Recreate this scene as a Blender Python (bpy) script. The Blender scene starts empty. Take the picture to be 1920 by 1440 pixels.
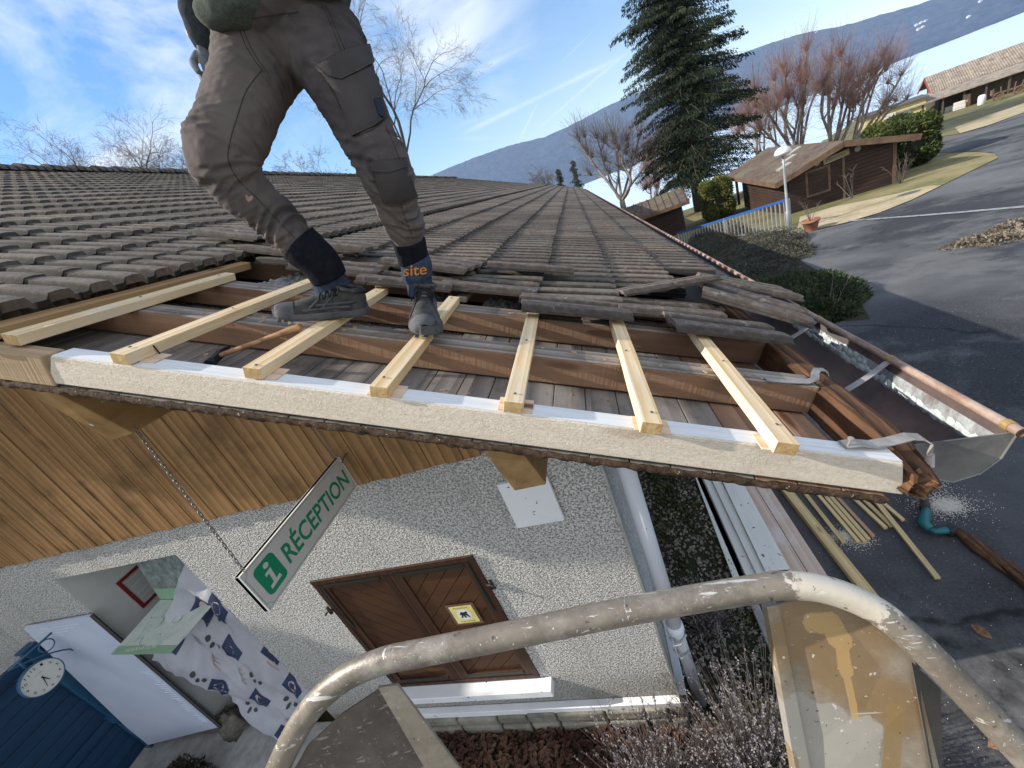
import bpy, bmesh, math, random
from mathutils import Vector, Matrix, noise
from math import sin, cos, pi, radians, sqrt, atan2
random.seed(7)
RND = random.Random(11)
scn = bpy.context.scene
COL = scn.collection

# ---------------------------------------------------------------- camera
FPX = 751.72
CAMZ = 3.3
_r = Vector((0.92873278, 0.12698472, -0.348325))
_d = Vector((-0.25910271, -0.44968827, -0.85477848))
_f = Vector((-0.26518147, 0.88411274, -0.38473815))
CAM = Vector((0, 0, CAMZ))
cd = bpy.data.cameras.new("camera")
cam = bpy.data.objects.new("camera", cd)
COL.objects.link(cam)
m3 = Matrix((( _r.x, -_d.x, -_f.x), (_r.y, -_d.y, -_f.y), (_r.z, -_d.z, -_f.z)))
cam.matrix_world = Matrix.Translation(CAM) @ m3.to_4x4()
cd.sensor_width = 36.0
cd.lens = FPX / 1920.0 * 36.0
cd.clip_start = 0.02
cd.clip_end = 30000
scn.camera = cam

# ---------------------------------------------------------------- world + sun
SUN_DIR = Vector((-0.79, -0.115, 0.56)).normalized()      # towards the sun
SUN_EL = math.asin(SUN_DIR.z)
w = bpy.data.worlds.new("World"); scn.world = w; w.use_nodes = True
nt = w.node_tree; nt.nodes.clear()
def N(nt, t, **k):
    n = nt.nodes.new(t)
    for a, b in k.items():
        if a in n.inputs.keys() if isinstance(a, str) else False: n.inputs[a].default_value = b
        else: setattr(n, a, b)
    return n
out = N(nt, 'ShaderNodeOutputWorld'); bg = N(nt, 'ShaderNodeBackground')
sky = N(nt, 'ShaderNodeTexSky', sky_type='NISHITA', sun_disc=False, sun_elevation=SUN_EL,
        sun_rotation=atan2(SUN_DIR.x, SUN_DIR.y), altitude=500, air_density=1.0, dust_density=0.3, ozone_density=2.5)
bg.inputs['Strength'].default_value = 0.13
nt.links.new(bg.outputs[0], out.inputs[0])
tc = N(nt, 'ShaderNodeTexCoord')
def wmath(op, a, b=None, clamp=False):
    n = N(nt, 'ShaderNodeMath', operation=op, use_clamp=clamp)
    for i, v in enumerate((a, b)):
        if v is None: continue
        if isinstance(v, (int, float)): n.inputs[i].default_value = v
        else: nt.links.new(v, n.inputs[i])
    return n.outputs[0]
def wdot(vec):
    n = N(nt, 'ShaderNodeVectorMath', operation='DOT_PRODUCT')
    nt.links.new(tc.outputs['Generated'], n.inputs[0]); n.inputs[1].default_value = vec
    return n.outputs['Value']
def ramp(nt, src, stops):
    n = N(nt, 'ShaderNodeValToRGB')
    e = n.color_ramp.elements
    while len(e) > 1: e.remove(e[-1])
    for i, (p, c) in enumerate(stops):
        el = e[0] if i == 0 else e.new(p)
        el.position = p
        el.color = (c, c, c, 1) if isinstance(c, (int, float)) else (c[0], c[1], c[2], 1)
    nt.links.new(src, n.inputs[0]); return n.outputs[0]
def px_dir(x, y):
    return (_r * ((x - 960) / FPX) + _d * ((y - 720) / FPX) + _f).normalized()
def wnoise(scale, sc3, detail=7, rough=0.6, dist=0.0, rot=(0, 0, 0)):
    mp = N(nt, 'ShaderNodeMapping'); mp.inputs['Scale'].default_value = sc3; mp.inputs['Rotation'].default_value = rot
    nt.links.new(tc.outputs['Generated'], mp.inputs[0])
    n = N(nt, 'ShaderNodeTexNoise'); n.inputs['Scale'].default_value = scale; n.inputs['Detail'].default_value = detail
    n.inputs['Roughness'].default_value = rough; n.inputs['Distortion'].default_value = dist
    nt.links.new(mp.outputs[0], n.inputs['Vector']); return n.outputs['Fac']
def blob(x, y, inner, outer):          # 1 near a direction of the sky, 0 away from it
    return ramp(nt, wdot(px_dir(x, y)), [(0, 0), (cos(radians(outer)), 0), (cos(radians(inner)), 1)])
wisp = ramp(nt, wnoise(2.4, (1, 1, 2.2), 9, 0.62, 0.5), [(0.39, 0), (0.645, 1)])
masks = None
for (x, y, a, b, k) in [(40, 250, 5, 17, 1.0), (290, 20, 4, 17, 0.95), (800, 20, 2, 10, 0.8), (60, 20, 3, 10, 0.5), (930, 110, 1, 8, 0.55), (1050, 20, 3, 14, 0.25),
                        (150, 180, 3, 14, .35), (30, 210, 3, 11, 1.0), (20, 120, 2, 9, .7)]:
    v = wmath('MULTIPLY', blob(x, y, a, b), k)
    masks = v if masks is None else wmath('MAXIMUM', masks, v)
# high streaks and old contrails: great-circle bands through two directions of the sky
def band(p, q, width, k):
    a, b = px_dir(*p), px_dir(*q); nrm = a.cross(b).normalized(); mid = (a + b).normalized()
    half = a.angle(b) / 2
    d = wmath('ABSOLUTE', wdot(nrm))
    soft = ramp(nt, d, [(0, 1), (width * .35, .55), (width, 0)])
    along = ramp(nt, wdot(mid), [(0, 0), (max(0.01, cos(half * 1.25)), 0), (cos(half * .7), 1)])
    return wmath('MULTIPLY', wmath('MULTIPLY', soft, along), k)
st = None
for p, q, wd, k in [((870, 250), (1190, 95), .013, .55), ((985, 262), (1190, 85), .011, .55), ((880, 140), (1000, 80), .02, .6), ((840, 240), (960, 205), .012, .3),
                    ((960, 290), (1010, 190), .007, .65), ((1040, 130), (1110, 60), .006, .3), ((840, 262), (1180, 250), .02, .35)]:
    v = band(p, q, wd, k); st = v if st is None else wmath('MAXIMUM', st, v)
grain = ramp(nt, wnoise(9, (1, 1, 1), 6, .6), [(.25, .35), (.7, 1)])
st = wmath('MULTIPLY', st, grain)
sepz = N(nt, 'ShaderNodeSeparateXYZ'); nt.links.new(tc.outputs['Generated'], sepz.inputs[0])
low = ramp(nt, sepz.outputs['Z'], [(0, .70), (.10, .42), (.24, .12), (.5, 0)])       # thin milky air near the horizon
rightside = ramp(nt, wdot(px_dir(1500, 60)), [(0, .2), (.75, .35), (.97, 1)])
veil = wmath('MULTIPLY', wmath('MULTIPLY', low, rightside), wmath('ADD', wmath('MULTIPLY', wnoise(3.0, (1, 1, 3), 6), .5), .6))
back = ramp(nt, wdot(Vector((.15, -.80, .58)).normalized()), [(0, 0), (.12, 0), (.55, .78), (1, .88)])    # unseen bright cloud added overhead and behind the viewer as neutral fill
cl = wmath('MAXIMUM', wmath('MAXIMUM', wmath('MAXIMUM', wmath('MULTIPLY', wisp, masks), st), veil), wmath('MULTIPLY', back, wmath('ADD', wmath('MULTIPLY', wisp, .25), .75)), True)
mix = N(nt, 'ShaderNodeMix', data_type='RGBA')
hsv = N(nt, 'ShaderNodeHueSaturation'); hsv.inputs['Saturation'].default_value = 1.26; hsv.inputs['Value'].default_value = 1.2
nt.links.new(sky.outputs[0], hsv.inputs['Color'])
nt.links.new(cl, mix.inputs['Factor']); nt.links.new(hsv.outputs[0], mix.inputs['A'])
mix.inputs['B'].default_value = (7.4, 7.5, 7.6, 1)
nt.links.new(mix.outputs['Result'], bg.inputs['Color'])
SKYNT = nt

sd = bpy.data.lights.new("sun", 'SUN'); sun = bpy.data.objects.new("sun", sd); COL.objects.link(sun)
sd.energy = 5.0; sd.angle = radians(0.5); sd.color = (1.0, 0.93, 0.82)
sun.rotation_euler = SUN_DIR.to_track_quat('Z', 'Y').to_euler()
sun.location = (-20, -5, 20)
vs = scn.view_settings
vs.view_transform = 'Standard'; vs.look = 'None'; vs.exposure = 0.46; vs.gamma = 1.0; vs.use_curve_mapping = False

# ---------------------------------------------------------------- geometry helpers
SL = radians(24.435)
S = Vector((cos(SL), 0, -sin(SL))); NR = Vector((sin(SL), 0, cos(SL))); YV = Vector((0, 1, 0))
RO = CAM - NR * 0.5                     # origin of the roof frame: (s down the slope, y along the eaves, d above the rafters)
MR = Matrix(((S.x, 0, NR.x, RO.x), (S.y, 1, NR.y, RO.y), (S.z, 0, NR.z, RO.z), (0, 0, 0, 1)))
def ray(x, y): return _r * ((x - 960) / FPX) + _d * ((y - 720) / FPX) + _f
def atY(x, y, Y): r = ray(x, y); return CAM + r * (Y / r.y)
def atX(x, y, X): r = ray(x, y); return CAM + r * (X / r.x)
def atZ(x, y, Z): r = ray(x, y); return CAM + r * ((Z - CAMZ) / r.z)
def atD(x, y, D): r = ray(x, y); return CAM + r * D            # at a depth in front of the camera
def onS(x, y, d=0.0):                   # roof-frame coordinates of a pixel on the plane d above the rafters
    r = ray(x, y); P = r * (-(0.5 - d) / NR.dot(r)); return Vector((S.dot(P), P.y, d))
def RF(s, y, d): return MR @ Vector((s, y, d))
def tz(x, y):
    D = .35 * x + .94 * y
    def g(D):
        if D < 4: return 0.0
        if D < 8: t = D - 4; return -.075 * t * t / 8
        return -.15 - .075 * (D - 8)
    e = 44 + max(0, x - 14) * 2.0
    if D <= e: return g(D)
    return max(-70, g(e) - .55 * (D - e))
def gnd(x, y):
    r = ray(x, y); t = 0.5
    for i in range(4000):
        P = CAM + r * t
        if P.z <= tz(P.x, P.y): break
        t += 0.02 + t * .004
    lo, hi = t - (0.02 + t * .004) * 1.1, t
    for i in range(30):
        m = (lo + hi) / 2; P = CAM + r * m
        if P.z <= tz(P.x, P.y): hi = m
        else: lo = m
    P = CAM + r * hi; return Vector((P.x, P.y, tz(P.x, P.y)))

class MB:
    def __init__(s): s.v = []; s.f = []
    def add(s, vs, fs):
        o = len(s.v); s.v.extend([tuple(v) for v in vs]); s.f.extend([tuple(i + o for i in f) for f in fs]); return s
    def box(s, a, b, M=None):
        x0, y0, z0 = a; x1, y1, z1 = b
        vs = [Vector(p) for p in ((x0,y0,z0),(x1,y0,z0),(x1,y1,z0),(x0,y1,z0),(x0,y0,z1),(x1,y0,z1),(x1,y1,z1),(x0,y1,z1))]
        if M is not None: vs = [M @ v for v in vs]
        return s.add(vs, [(0,3,2,1),(4,5,6,7),(0,1,5,4),(1,2,6,5),(2,3,7,6),(3,0,4,7)])
    def hexa(s, bot, top):
        return s.add(list(bot) + list(top), [(0,3,2,1),(4,5,6,7),(0,1,5,4),(1,2,6,5),(2,3,7,6),(3,0,4,7)])
    def prism(s, pts, off):              # polygon pts extruded by vector off
        n = len(pts); P = [Vector(p) for p in pts]; Q = [p + Vector(off) for p in P]
        fs = [tuple(range(n)), tuple(range(2*n-1, n-1, -1))] + [((i+1) % n, i, n+i, n+(i+1) % n) for i in range(n)]
        return s.add(P + Q, fs)
    def tube(s, pts, rad, n=10, caps=True, up=None):
        P = [Vector(p) for p in pts]; R = rad if isinstance(rad, (list, tuple)) else [rad] * len(P)
        rings = []; prev = None
        for i, p in enumerate(P):
            t = (P[min(i+1, len(P)-1)] - P[max(i-1, 0)])
            if t.length < 1e-9: t = Vector((0, 0, 1))
            t.normalize()
            if prev is None:
                a = Vector((0, 0, 1)) if abs(t.z) < .9 else Vector((1, 0, 0))
                u = t.cross(a).normalized()
            else:
                u = (prev - t * prev.dot(t))
                u = u.normalized() if u.length > 1e-6 else t.orthogonal().normalized()
            prev = u; v = t.cross(u)
            r = R[i]; ru, rv = (r if isinstance(r, tuple) else (r, r))
            rings.append([p + u * (ru * cos(2*pi*k/n)) + v * (rv * sin(2*pi*k/n)) for k in range(n)])
        vs = [q for rg in rings for q in rg]; fs = []
        for i in range(len(P)-1):
            for k in range(n):
                a = i*n+k; b = i*n+(k+1) % n; fs.append((a, b, b+n, a+n))
        if caps:
            fs.append(tuple(range(n-1, -1, -1))); fs.append(tuple(range((len(P)-1)*n, len(P)*n)))
        return s.add(vs, fs)
    def grid(s, fn, nu, nv):
        o = [fn(i/nu, j/nv) for i in range(nu+1) for j in range(nv+1)]
        return s.add(o, [(i*(nv+1)+j, (i+1)*(nv+1)+j, (i+1)*(nv+1)+j+1, i*(nv+1)+j+1) for i in range(nu) for j in range(nv)])
    def rev(s, prof, M, n=24, caps=False):     # profile [(r,z)] around local z
        vs = [M @ Vector((r*cos(2*pi*k/n), r*sin(2*pi*k/n), z)) for r, z in prof for k in range(n)]
        fs = [(i*n+k, i*n+(k+1) % n, (i+1)*n+(k+1) % n, (i+1)*n+k) for i in range(len(prof)-1) for k in range(n)]
        if caps: fs += [tuple(range(n-1, -1, -1)), tuple(range((len(prof)-1)*n, len(prof)*n))]
        return s.add(vs, fs)

def obj(name, mb, mat, parent=None, M=None, smooth=False, bevel=0, label=None, cat=None, group=None, kind=None, seg=2):
    me = bpy.data.meshes.new(name); me.from_pydata(mb.v, [], mb.f); me.validate(); me.update()
    if mat is not None:
        for m in (mat if isinstance(mat, (list, tuple)) else [mat]): me.materials.append(m)
    if smooth:
        me.polygons.foreach_set('use_smooth', [True] * len(me.polygons))
    o = bpy.data.objects.new(name, me); COL.objects.link(o)
    Mw = M if M is not None else Matrix.Identity(4)
    if parent is not None:
        o.parent = parent; o.matrix_basis = WM[parent.name].inverted() @ Mw
    else: o.matrix_basis = Mw
    WM[o.name] = Mw.copy()
    if bevel:
        b = o.modifiers.new('bevel', 'BEVEL'); b.width = bevel; b.segments = seg; b.limit_method = 'ANGLE'; b.angle_limit = radians(40)
    if label: o['label'] = label
    if cat: o['category'] = cat
    if group: o['group'] = group
    if kind: o['kind'] = kind
    return o
WM = {}
def thing(name, label, cat, loc=(0, 0, 0), M=None, group=None):
    o = bpy.data.objects.new(name, None); COL.objects.link(o)
    Mw = M if M is not None else Matrix.Translation(Vector(loc)); o.matrix_basis = Mw; WM[o.name] = Mw.copy()
    o.empty_display_size = .1
    o['label'] = label; o['category'] = cat
    if group: o['group'] = group
    return o
def frame(o, x, z):                      # matrix with given local x axis and approximate z axis
    x = Vector(x).normalized(); z = Vector(z); z = (z - x * z.dot(x)).normalized(); y = z.cross(x)
    return Matrix(((x.x, y.x, z.x, o[0]), (x.y, y.y, z.y, o[1]), (x.z, y.z, z.z, o[2]), (0, 0, 0, 1)))

# ---------------------------------------------------------------- materials
def new_mat(name):
    m = bpy.data.materials.new(name); m.use_nodes = True; nt = m.node_tree
    return m, nt, nt.nodes['Principled BSDF']
def coords(nt, scale=(1, 1, 1), rnd=True, rot=(0, 0, 0)):
    tcn = N(nt, 'ShaderNodeTexCoord'); mp = N(nt, 'ShaderNodeMapping'); mp.inputs['Scale'].default_value = scale
    mp.inputs['Rotation'].default_value = rot
    nt.links.new(tcn.outputs['Object'], mp.inputs[0])
    if rnd:
        oi = N(nt, 'ShaderNodeObjectInfo'); mu = N(nt, 'ShaderNodeMath', operation='MULTIPLY'); mu.inputs[1].default_value = 37.0
        nt.links.new(oi.outputs['Random'], mu.inputs[0])
        cb = N(nt, 'ShaderNodeCombineXYZ'); nt.links.new(mu.outputs[0], cb.inputs[0]); nt.links.new(mu.outputs[0], cb.inputs[1])
        nt.links.new(cb.outputs[0], mp.inputs['Location'])
    return mp.outputs[0]
def noise_t(nt, vec, scale, detail=5, rough=.55, dist=0):
    n = N(nt, 'ShaderNodeTexNoise'); n.inputs['Scale'].default_value = scale; n.inputs['Detail'].default_value = detail
    n.inputs['Roughness'].default_value = rough; n.inputs['Distortion'].default_value = dist
    nt.links.new(vec, n.inputs['Vector']); return n.outputs['Fac']
def mixc(nt, fac, a, b, mode='MIX'):
    n = N(nt, 'ShaderNodeMix', data_type='RGBA', blend_type=mode)
    for i, v in (('Factor', fac), ('A', a), ('B', b)):
        if isinstance(v, (int, float)): n.inputs[i].default_value = v
        elif isinstance(v, (tuple, list)): n.inputs[i].default_value = (v[0], v[1], v[2], 1)
        else: nt.links.new(v, n.inputs[i])
    return n.outputs['Result']
def mth(nt, op, a, b=0.0, clamp=False):
    n = N(nt, 'ShaderNodeMath', operation=op, use_clamp=clamp)
    for i, v in enumerate((a, b)):
        if isinstance(v, (int, float)): n.inputs[i].default_value = v
        else: nt.links.new(v, n.inputs[i])
    return n.outputs[0]
def bump(nt, bsdf, h, strength=.5, dist=.01):
    b = N(nt, 'ShaderNodeBump'); b.inputs['Strength'].default_value = strength; b.inputs['Distance'].default_value = dist
    nt.links.new(h, b.inputs['Height']); nt.links.new(b.outputs[0], bsdf.inputs['Normal']); return b
def nmat(name, cols, scale=5, sc3=(1, 1, 1), detail=6, rough=.8, nr=.6, bmp=.4, bdist=.01, bscale=None, metallic=0, big=None, bigscale=.6, rnd=True, lo=.3, hi=.7, spec=.3, specks=None):
    """noise-driven colour ramp, optional large stains (big=(colour, amount)) and small specks"""
    m, nt, b = new_mat(name); v = coords(nt, sc3, rnd)
    f = noise_t(nt, v, scale, detail, nr)
    k = len(cols); st = [(lo + (hi - lo) * i / max(1, k-1), c) for i, c in enumerate(cols)]
    c = ramp(nt, f, st)
    if big:
        g = ramp(nt, noise_t(nt, coords(nt, (1, 1, 1), rnd), bigscale, 5, .6), [(.42, 0), (.62, big[1])])
        c = mixc(nt, g, c, big[0])
    if specks:
        col, sc, thr = specks
        g = ramp(nt, noise_t(nt, coords(nt, (1, 1, 1), rnd), sc, 2, .5), [(thr, 0), (thr + .03, 1)])
        c = mixc(nt, g, c, col)
    nt.links.new(c, b.inputs['Base Color'])
    b.inputs['Roughness'].default_value = rough; b.inputs['Metallic'].default_value = metallic
    b.inputs['Specular IOR Level'].default_value = spec
    if bmp: bump(nt, b, noise_t(nt, v, bscale or scale * 2, 6, .65), bmp, bdist)
    return m
def wood(name, c1, c2, axis='X', k=1.0, knots=(.10, .04, .02), rough=.75, bmp=.35, grey=None, rings=9, stain=None, saw=0, knotamt=1.0):
    m, nt, b = new_mat(name)
    long_, cross = .9 * k, 16 * k
    sc = {'X': (long_, cross, cross), 'Y': (cross, long_, cross), 'Z': (cross, cross, long_)}[axis]
    v = coords(nt, sc)
    warp = noise_t(nt, v, .35, 3, .5)
    f1 = noise_t(nt, v, 1.2, 8, .7, 1.2)
    wv = N(nt, 'ShaderNodeTexWave', wave_type='BANDS', bands_direction={'X': 'Y', 'Y': 'X', 'Z': 'X'}[axis], wave_profile='SAW')
    wv.inputs['Scale'].default_value = .16 * rings / 9 * 2; wv.inputs['Distortion'].default_value = 5.0; wv.inputs['Detail'].default_value = 3
    wv.inputs['Detail Scale'].default_value = .6
    nt.links.new(v, wv.inputs['Vector'])
    f = mth(nt, 'ADD', mth(nt, 'MULTIPLY', f1, .65), mth(nt, 'MULTIPLY', wv.outputs['Fac'], .35))
    c = ramp(nt, f, [(.28, c2), (.5, [(a+d)/2 for a, d in zip(c1, c2)]), (.68, c1)])
    # knots
    ks = {'X': (2.2, 9, 9), 'Y': (9, 2.2, 9), 'Z': (9, 9, 2.2)}[axis]
    vo = N(nt, 'ShaderNodeTexVoronoi'); vo.inputs['Scale'].default_value = 1.0
    nt.links.new(coords(nt, ks), vo.inputs['Vector'])
    kn = ramp(nt, vo.outputs['Distance'], [(0, knotamt), (.09, .85 * knotamt), (.17, 0)])
    c = mixc(nt, kn, c, knots)
    if grey:
        g = ramp(nt, noise_t(nt, coords(nt, {'X': (1, 4, 4), 'Y': (4, 1, 4), 'Z': (4, 4, 1)}[axis]), 1.6, 7, .7), [(.36, 0), (.6, grey[1])])
        c = mixc(nt, g, c, grey[0])
    if stain:
        g = ramp(nt, noise_t(nt, coords(nt), 3.1, 6, .7), [(.5, 0), (.66, stain[1])])
        c = mixc(nt, g, c, stain[0])
    nt.links.new(c, b.inputs['Base Color']); b.inputs['Roughness'].default_value = rough; b.inputs['Specular IOR Level'].default_value = .25
    h = f
    if saw:
        ws = {'X': (saw, 1, 1), 'Y': (1, saw, 1), 'Z': (1, 1, saw)}[axis]
        h = mth(nt, 'ADD', f, mth(nt, 'MULTIPLY', noise_t(nt, coords(nt, ws), 1, 3, .6), 1.0))
    bump(nt, b, h, bmp, .004)
    return m
def plain(name, c, rough=.6, metallic=0, spec=.4):
    m, nt, b = new_mat(name); b.inputs['Base Color'].default_value = (*c, 1)
    b.inputs['Roughness'].default_value = rough; b.inputs['Metallic'].default_value = metallic; b.inputs['Specular IOR Level'].default_value = spec
    v = coords(nt); n_ = noise_t(nt, v, 30, 4, .6)
    nt.links.new(mixc(nt, ramp(nt, n_, [(.3, 0), (.75, .35)]), c, [x * .72 for x in c]), b.inputs['Base Color'])
    return m
# ================================================================ SETTING: ground
M_ground = nmat('ground_soil', [(.05,.045,.02),(.12,.10,.045),(.20,.17,.075),(.10,.11,.035)], scale=1.2, detail=10, nr=.72, rough=.95, bmp=.6, bdist=.05, big=((.10,.11,.045), .7), bigscale=.12, rnd=False)
M_asphalt = nmat('asphalt', [(.016,.016,.018),(.034,.034,.038),(.07,.07,.075)], scale=55, detail=4, nr=.75, rough=.82, bmp=.6, bdist=.006, bscale=110, rnd=False, big=((.13,.13,.135), .8), bigscale=.30, specks=((.30,.29,.27), 75, .73))
M_gravel = nmat('pale_gravel', [(.30,.24,.16),(.42,.34,.23),(.5,.42,.3)], scale=9, detail=8, nr=.7, rough=.95, rnd=False, bmp=.5, bdist=.02, big=((.20,.19,.07), .6), bigscale=.9)
M_grass = nmat('winter_grass', [(.07,.075,.028),(.15,.145,.06),(.25,.22,.10)], scale=6, detail=9, nr=.75, rough=.95, rnd=False, bmp=.8, bdist=.05, big=((.28,.23,.12), .8), bigscale=.5)
M_soil = nmat('planting_soil', [(.015,.012,.008),(.04,.03,.02),(.09,.07,.045)], scale=26, detail=9, nr=.8, rough=.95, bmp=1.0, bdist=.03, rnd=False, big=((.03,.045,.012), .8), bigscale=3.0)
M_concrete = nmat('concrete', [(.22,.22,.21),(.32,.32,.31),(.42,.41,.39)], scale=9, detail=9, rough=.9, rnd=False, bmp=.3)

def terrain_pts():
    b = MB()
    def axis(vals):
        o = [];
        for a, bb, st in vals:
            v = a
            while v < bb - 1e-6: o.append(v); v += st
        o.append(vals[-1][1]); return o
    xs = axis([(-140, -30, 10), (-30, -6, 3), (-6, 10, 1), (10, 60, 2.5), (60, 160, 6), (160, 420, 20)])
    ys = axis([(-60, -6, 6), (-6, 12, 1), (12, 70, 2.5), (70, 180, 6), (180, 420, 20)])
    b.v = [(x, y, tz(x, y) - .012) for x in xs for y in ys]
    n = len(ys)
    b.f = [(i*n+j, (i+1)*n+j, (i+1)*n+j+1, i*n+j+1) for i in range(len(xs)-1) for j in range(n-1)]
    return b
obj('ground', terrain_pts(), M_ground, kind='structure', smooth=True)
def sheet(name, pts, mat, off, cell=1.2, kind='structure', **k):
    """a flat outline laid over the terrain"""
    from mathutils.geometry import delaunay_2d_cdt
    P = [Vector((p[0], p[1])) for p in pts]; n = len(P)
    def inside(x, y):
        c = False
        for i in range(n):
            a, q = P[i], P[i-1]
            if (a.y > y) != (q.y > y) and x < (q.x - a.x) * (y - a.y) / (q.y - a.y) + a.x: c = not c
        return c
    x = min(p.x for p in P); extra = []
    while x < max(p.x for p in P):
        y = min(p.y for p in P)
        while y < max(p.y for p in P):
            if inside(x, y): extra.append(Vector((x + .01, y + .013)))
            y += cell * max(1, abs(y) / 14)
        x += cell * max(1, abs(x) / 14)
    vo_, _, fo_, _, _, _ = delaunay_2d_cdt(P + extra, [(i, (i + 1) % n) for i in range(n)], [], 1, 1e-5)
    b = MB(); b.v = [(v.x, v.y, tz(v.x, v.y) + off) for v in vo_]
    for f in fo_:
        a, q, c = [vo_[i] for i in f[:3]]
        b.f.append(tuple(f) if (q - a).cross(c - a) > 0 else tuple(reversed(f)))
    return obj(name, b, mat, kind=kind, smooth=True, **k)
def G2(*ps): return [gnd(x, y).xy for x, y in ps]
road = [(.5, -8), (.5, 4.6), (1.1, 6.0), (2.2, 7.4)] + G2((1632, 600), (1600, 545), (1500, 490), (1462, 455), (1478, 441), (1525, 434), (1590, 419), (1650, 401), (1710, 377), (1765, 350), (1830, 318), (1872, 298), (1868, 290), (1835, 285), (1760, 287), (1742, 283), (1738, 262), (1790, 255), (1850, 238), (1930, 208), (1990, 185), (2100, 200)) + [(40, 10), (36, -8)]
sheet('road', road, M_asphalt, .018)
sheet('gravel_verge', G2((1495, 432), (1525, 433), (1590, 418), (1650, 400), (1710, 376), (1765, 349), (1740, 350), (1680, 365), (1610, 380), (1560, 390), (1500, 408)), M_gravel, .03)
sheet('grass_verge', G2((1560, 391), (1610, 381), (1680, 366), (1740, 351), (1765, 349), (1830, 317), (1872, 297), (1866, 290), (1835, 286), (1760, 288), (1690, 300), (1690, 345), (1600, 372)), M_grass, .024)
sheet('grass_bank', G2((1738, 260), (1760, 233), (1830, 212), (1960, 155), (2060, 120), (2060, 160), (1935, 206), (1850, 236), (1790, 253)), M_grass, .02)
sheet('gravel_track', G2((1800, 251), (1850, 237), (1930, 208), (2000, 180), (2000, 165), (1925, 192), (1850, 218), (1790, 240)), M_gravel, .034)
sheet('planting_bed', [(-.25, 1.5), (.5, 1.45), (.5, 4.6), (1.1, 6.0), (2.2, 7.4)] + G2((1632, 600), (1600, 545), (1500, 490), (1462, 455), (1380, 440), (1290, 470)) + [(-.25, 18)], M_soil, .022, cell=.6)
sheet('flower_bed', [(-3.3, .75), (.5, .75), (.5, 1.45), (-3.3, 1.50)], M_soil, .03, cell=.3)
sheet('paving', [(-9, -6), (.5, -6), (.5, .75), (-3.3, .75), (-3.3, 3.2), (-9, 3.2)], M_concrete, .02)
sheet('drain_channel', G2((1590, 415), (1700, 407), (1800, 399), (1925, 388), (1925, 391.5), (1800, 402), (1700, 409.5), (1592, 417)), nmat('pale_drain', [(.06,.06,.065),(.30,.31,.33),(.10,.10,.11)], scale=5, rnd=False, rough=.8), .034)
kb = MB()
kb.box((.44, .75, 0.0), (.5, 4.6, .05)); obj('kerb', kb, M_concrete, kind='structure', bevel=.008)

# distant valley fog, mountain
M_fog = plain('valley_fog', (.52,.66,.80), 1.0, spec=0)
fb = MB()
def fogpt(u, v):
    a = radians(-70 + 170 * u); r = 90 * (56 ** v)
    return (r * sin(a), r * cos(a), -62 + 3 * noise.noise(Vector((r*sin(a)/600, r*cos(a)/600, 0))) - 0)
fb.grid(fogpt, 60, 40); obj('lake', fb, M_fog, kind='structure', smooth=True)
sil = [(300, 470), (520, 420), (700, 372), (780, 340), (845, 312), (900, 290), (960, 270), (1020, 256), (1080, 228), (1140, 196), (1200, 171), (1260, 148), (1330, 120), (1400, 95), (1440, 80), (1500, 62), (1560, 50), (1600, 42), (1650, 26), (1720, 8), (1760, -6), (1830, -26), (1920, -52), (2050, -95), (2200, -150)]
ridge = []
for p in sil:
    r = ray(*p); az = atan2(r.x, r.y); ridge.append((az, r.z / sqrt(r.x**2 + r.y**2)))
def ridge_el(az):
    if az <= ridge[0][0]: return ridge[0][1] * max(.2, 1 - (ridge[0][0] - az) * .5)
    for (a, e), (b, f) in zip(ridge, ridge[1:]):
        if az <= b: return e + (f - e) * (az - a) / (b - a)
    return ridge[-1][1] * .96
MD = 4600.0
def mtn(u, v):
    az = radians(-75 + 150 * u); H = ridge_el(az) * MD + 62
    if v < .72:
        t = v / .72; r = MD - 1300 * (1 - t); z = H * (t ** 1.25)
        amp = (1 - abs(2 * t - 1)) * 55 + 8 * t
    else:
        t = (v - .72) / .28; r = MD + 500 * t; z = H * (1 - .25 * t); amp = 30 * t
    x, y = r * sin(az), r * cos(az)
    n_ = noise.fractal(Vector((x / 420, y / 420, 1.3)), 1.0, 2.0, 6)
    n2 = noise.fractal(Vector((x / 45, y / 45, 4.3)), .9, 2.1, 3)
    return (x, y, z - 62 + n_ * amp + n2 * 5)
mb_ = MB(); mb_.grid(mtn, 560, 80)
M_mtn = nmat('haze_blue_forest', [(.016,.034,.085),(.035,.060,.13),(.06,.085,.15),(.10,.11,.15)], scale=.02, detail=12, nr=.78, rough=1, bmp=1.0, bdist=14, bscale=.05, rnd=False, spec=0, lo=.35, hi=.66)  # distance haze painted in: forest colours shifted to blue
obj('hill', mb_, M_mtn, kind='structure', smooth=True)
hz = MB(); hz.box((-5300, -60, -78), (5300, 5300, 900))
m_, nt_, b_ = new_mat('haze'); nt_.nodes.remove(b_); pv = N(nt_, 'ShaderNodeVolumePrincipled')
pv.inputs['Color'].default_value = (.60,.78,1.0,1); pv.inputs['Density'].default_value = .00009; pv.inputs['Anisotropy'].default_value = .0
nt_.links.new(pv.outputs[0], nt_.nodes['Material Output'].inputs['Volume'])
obj('haze', hz, m_, kind='stuff')

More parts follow.
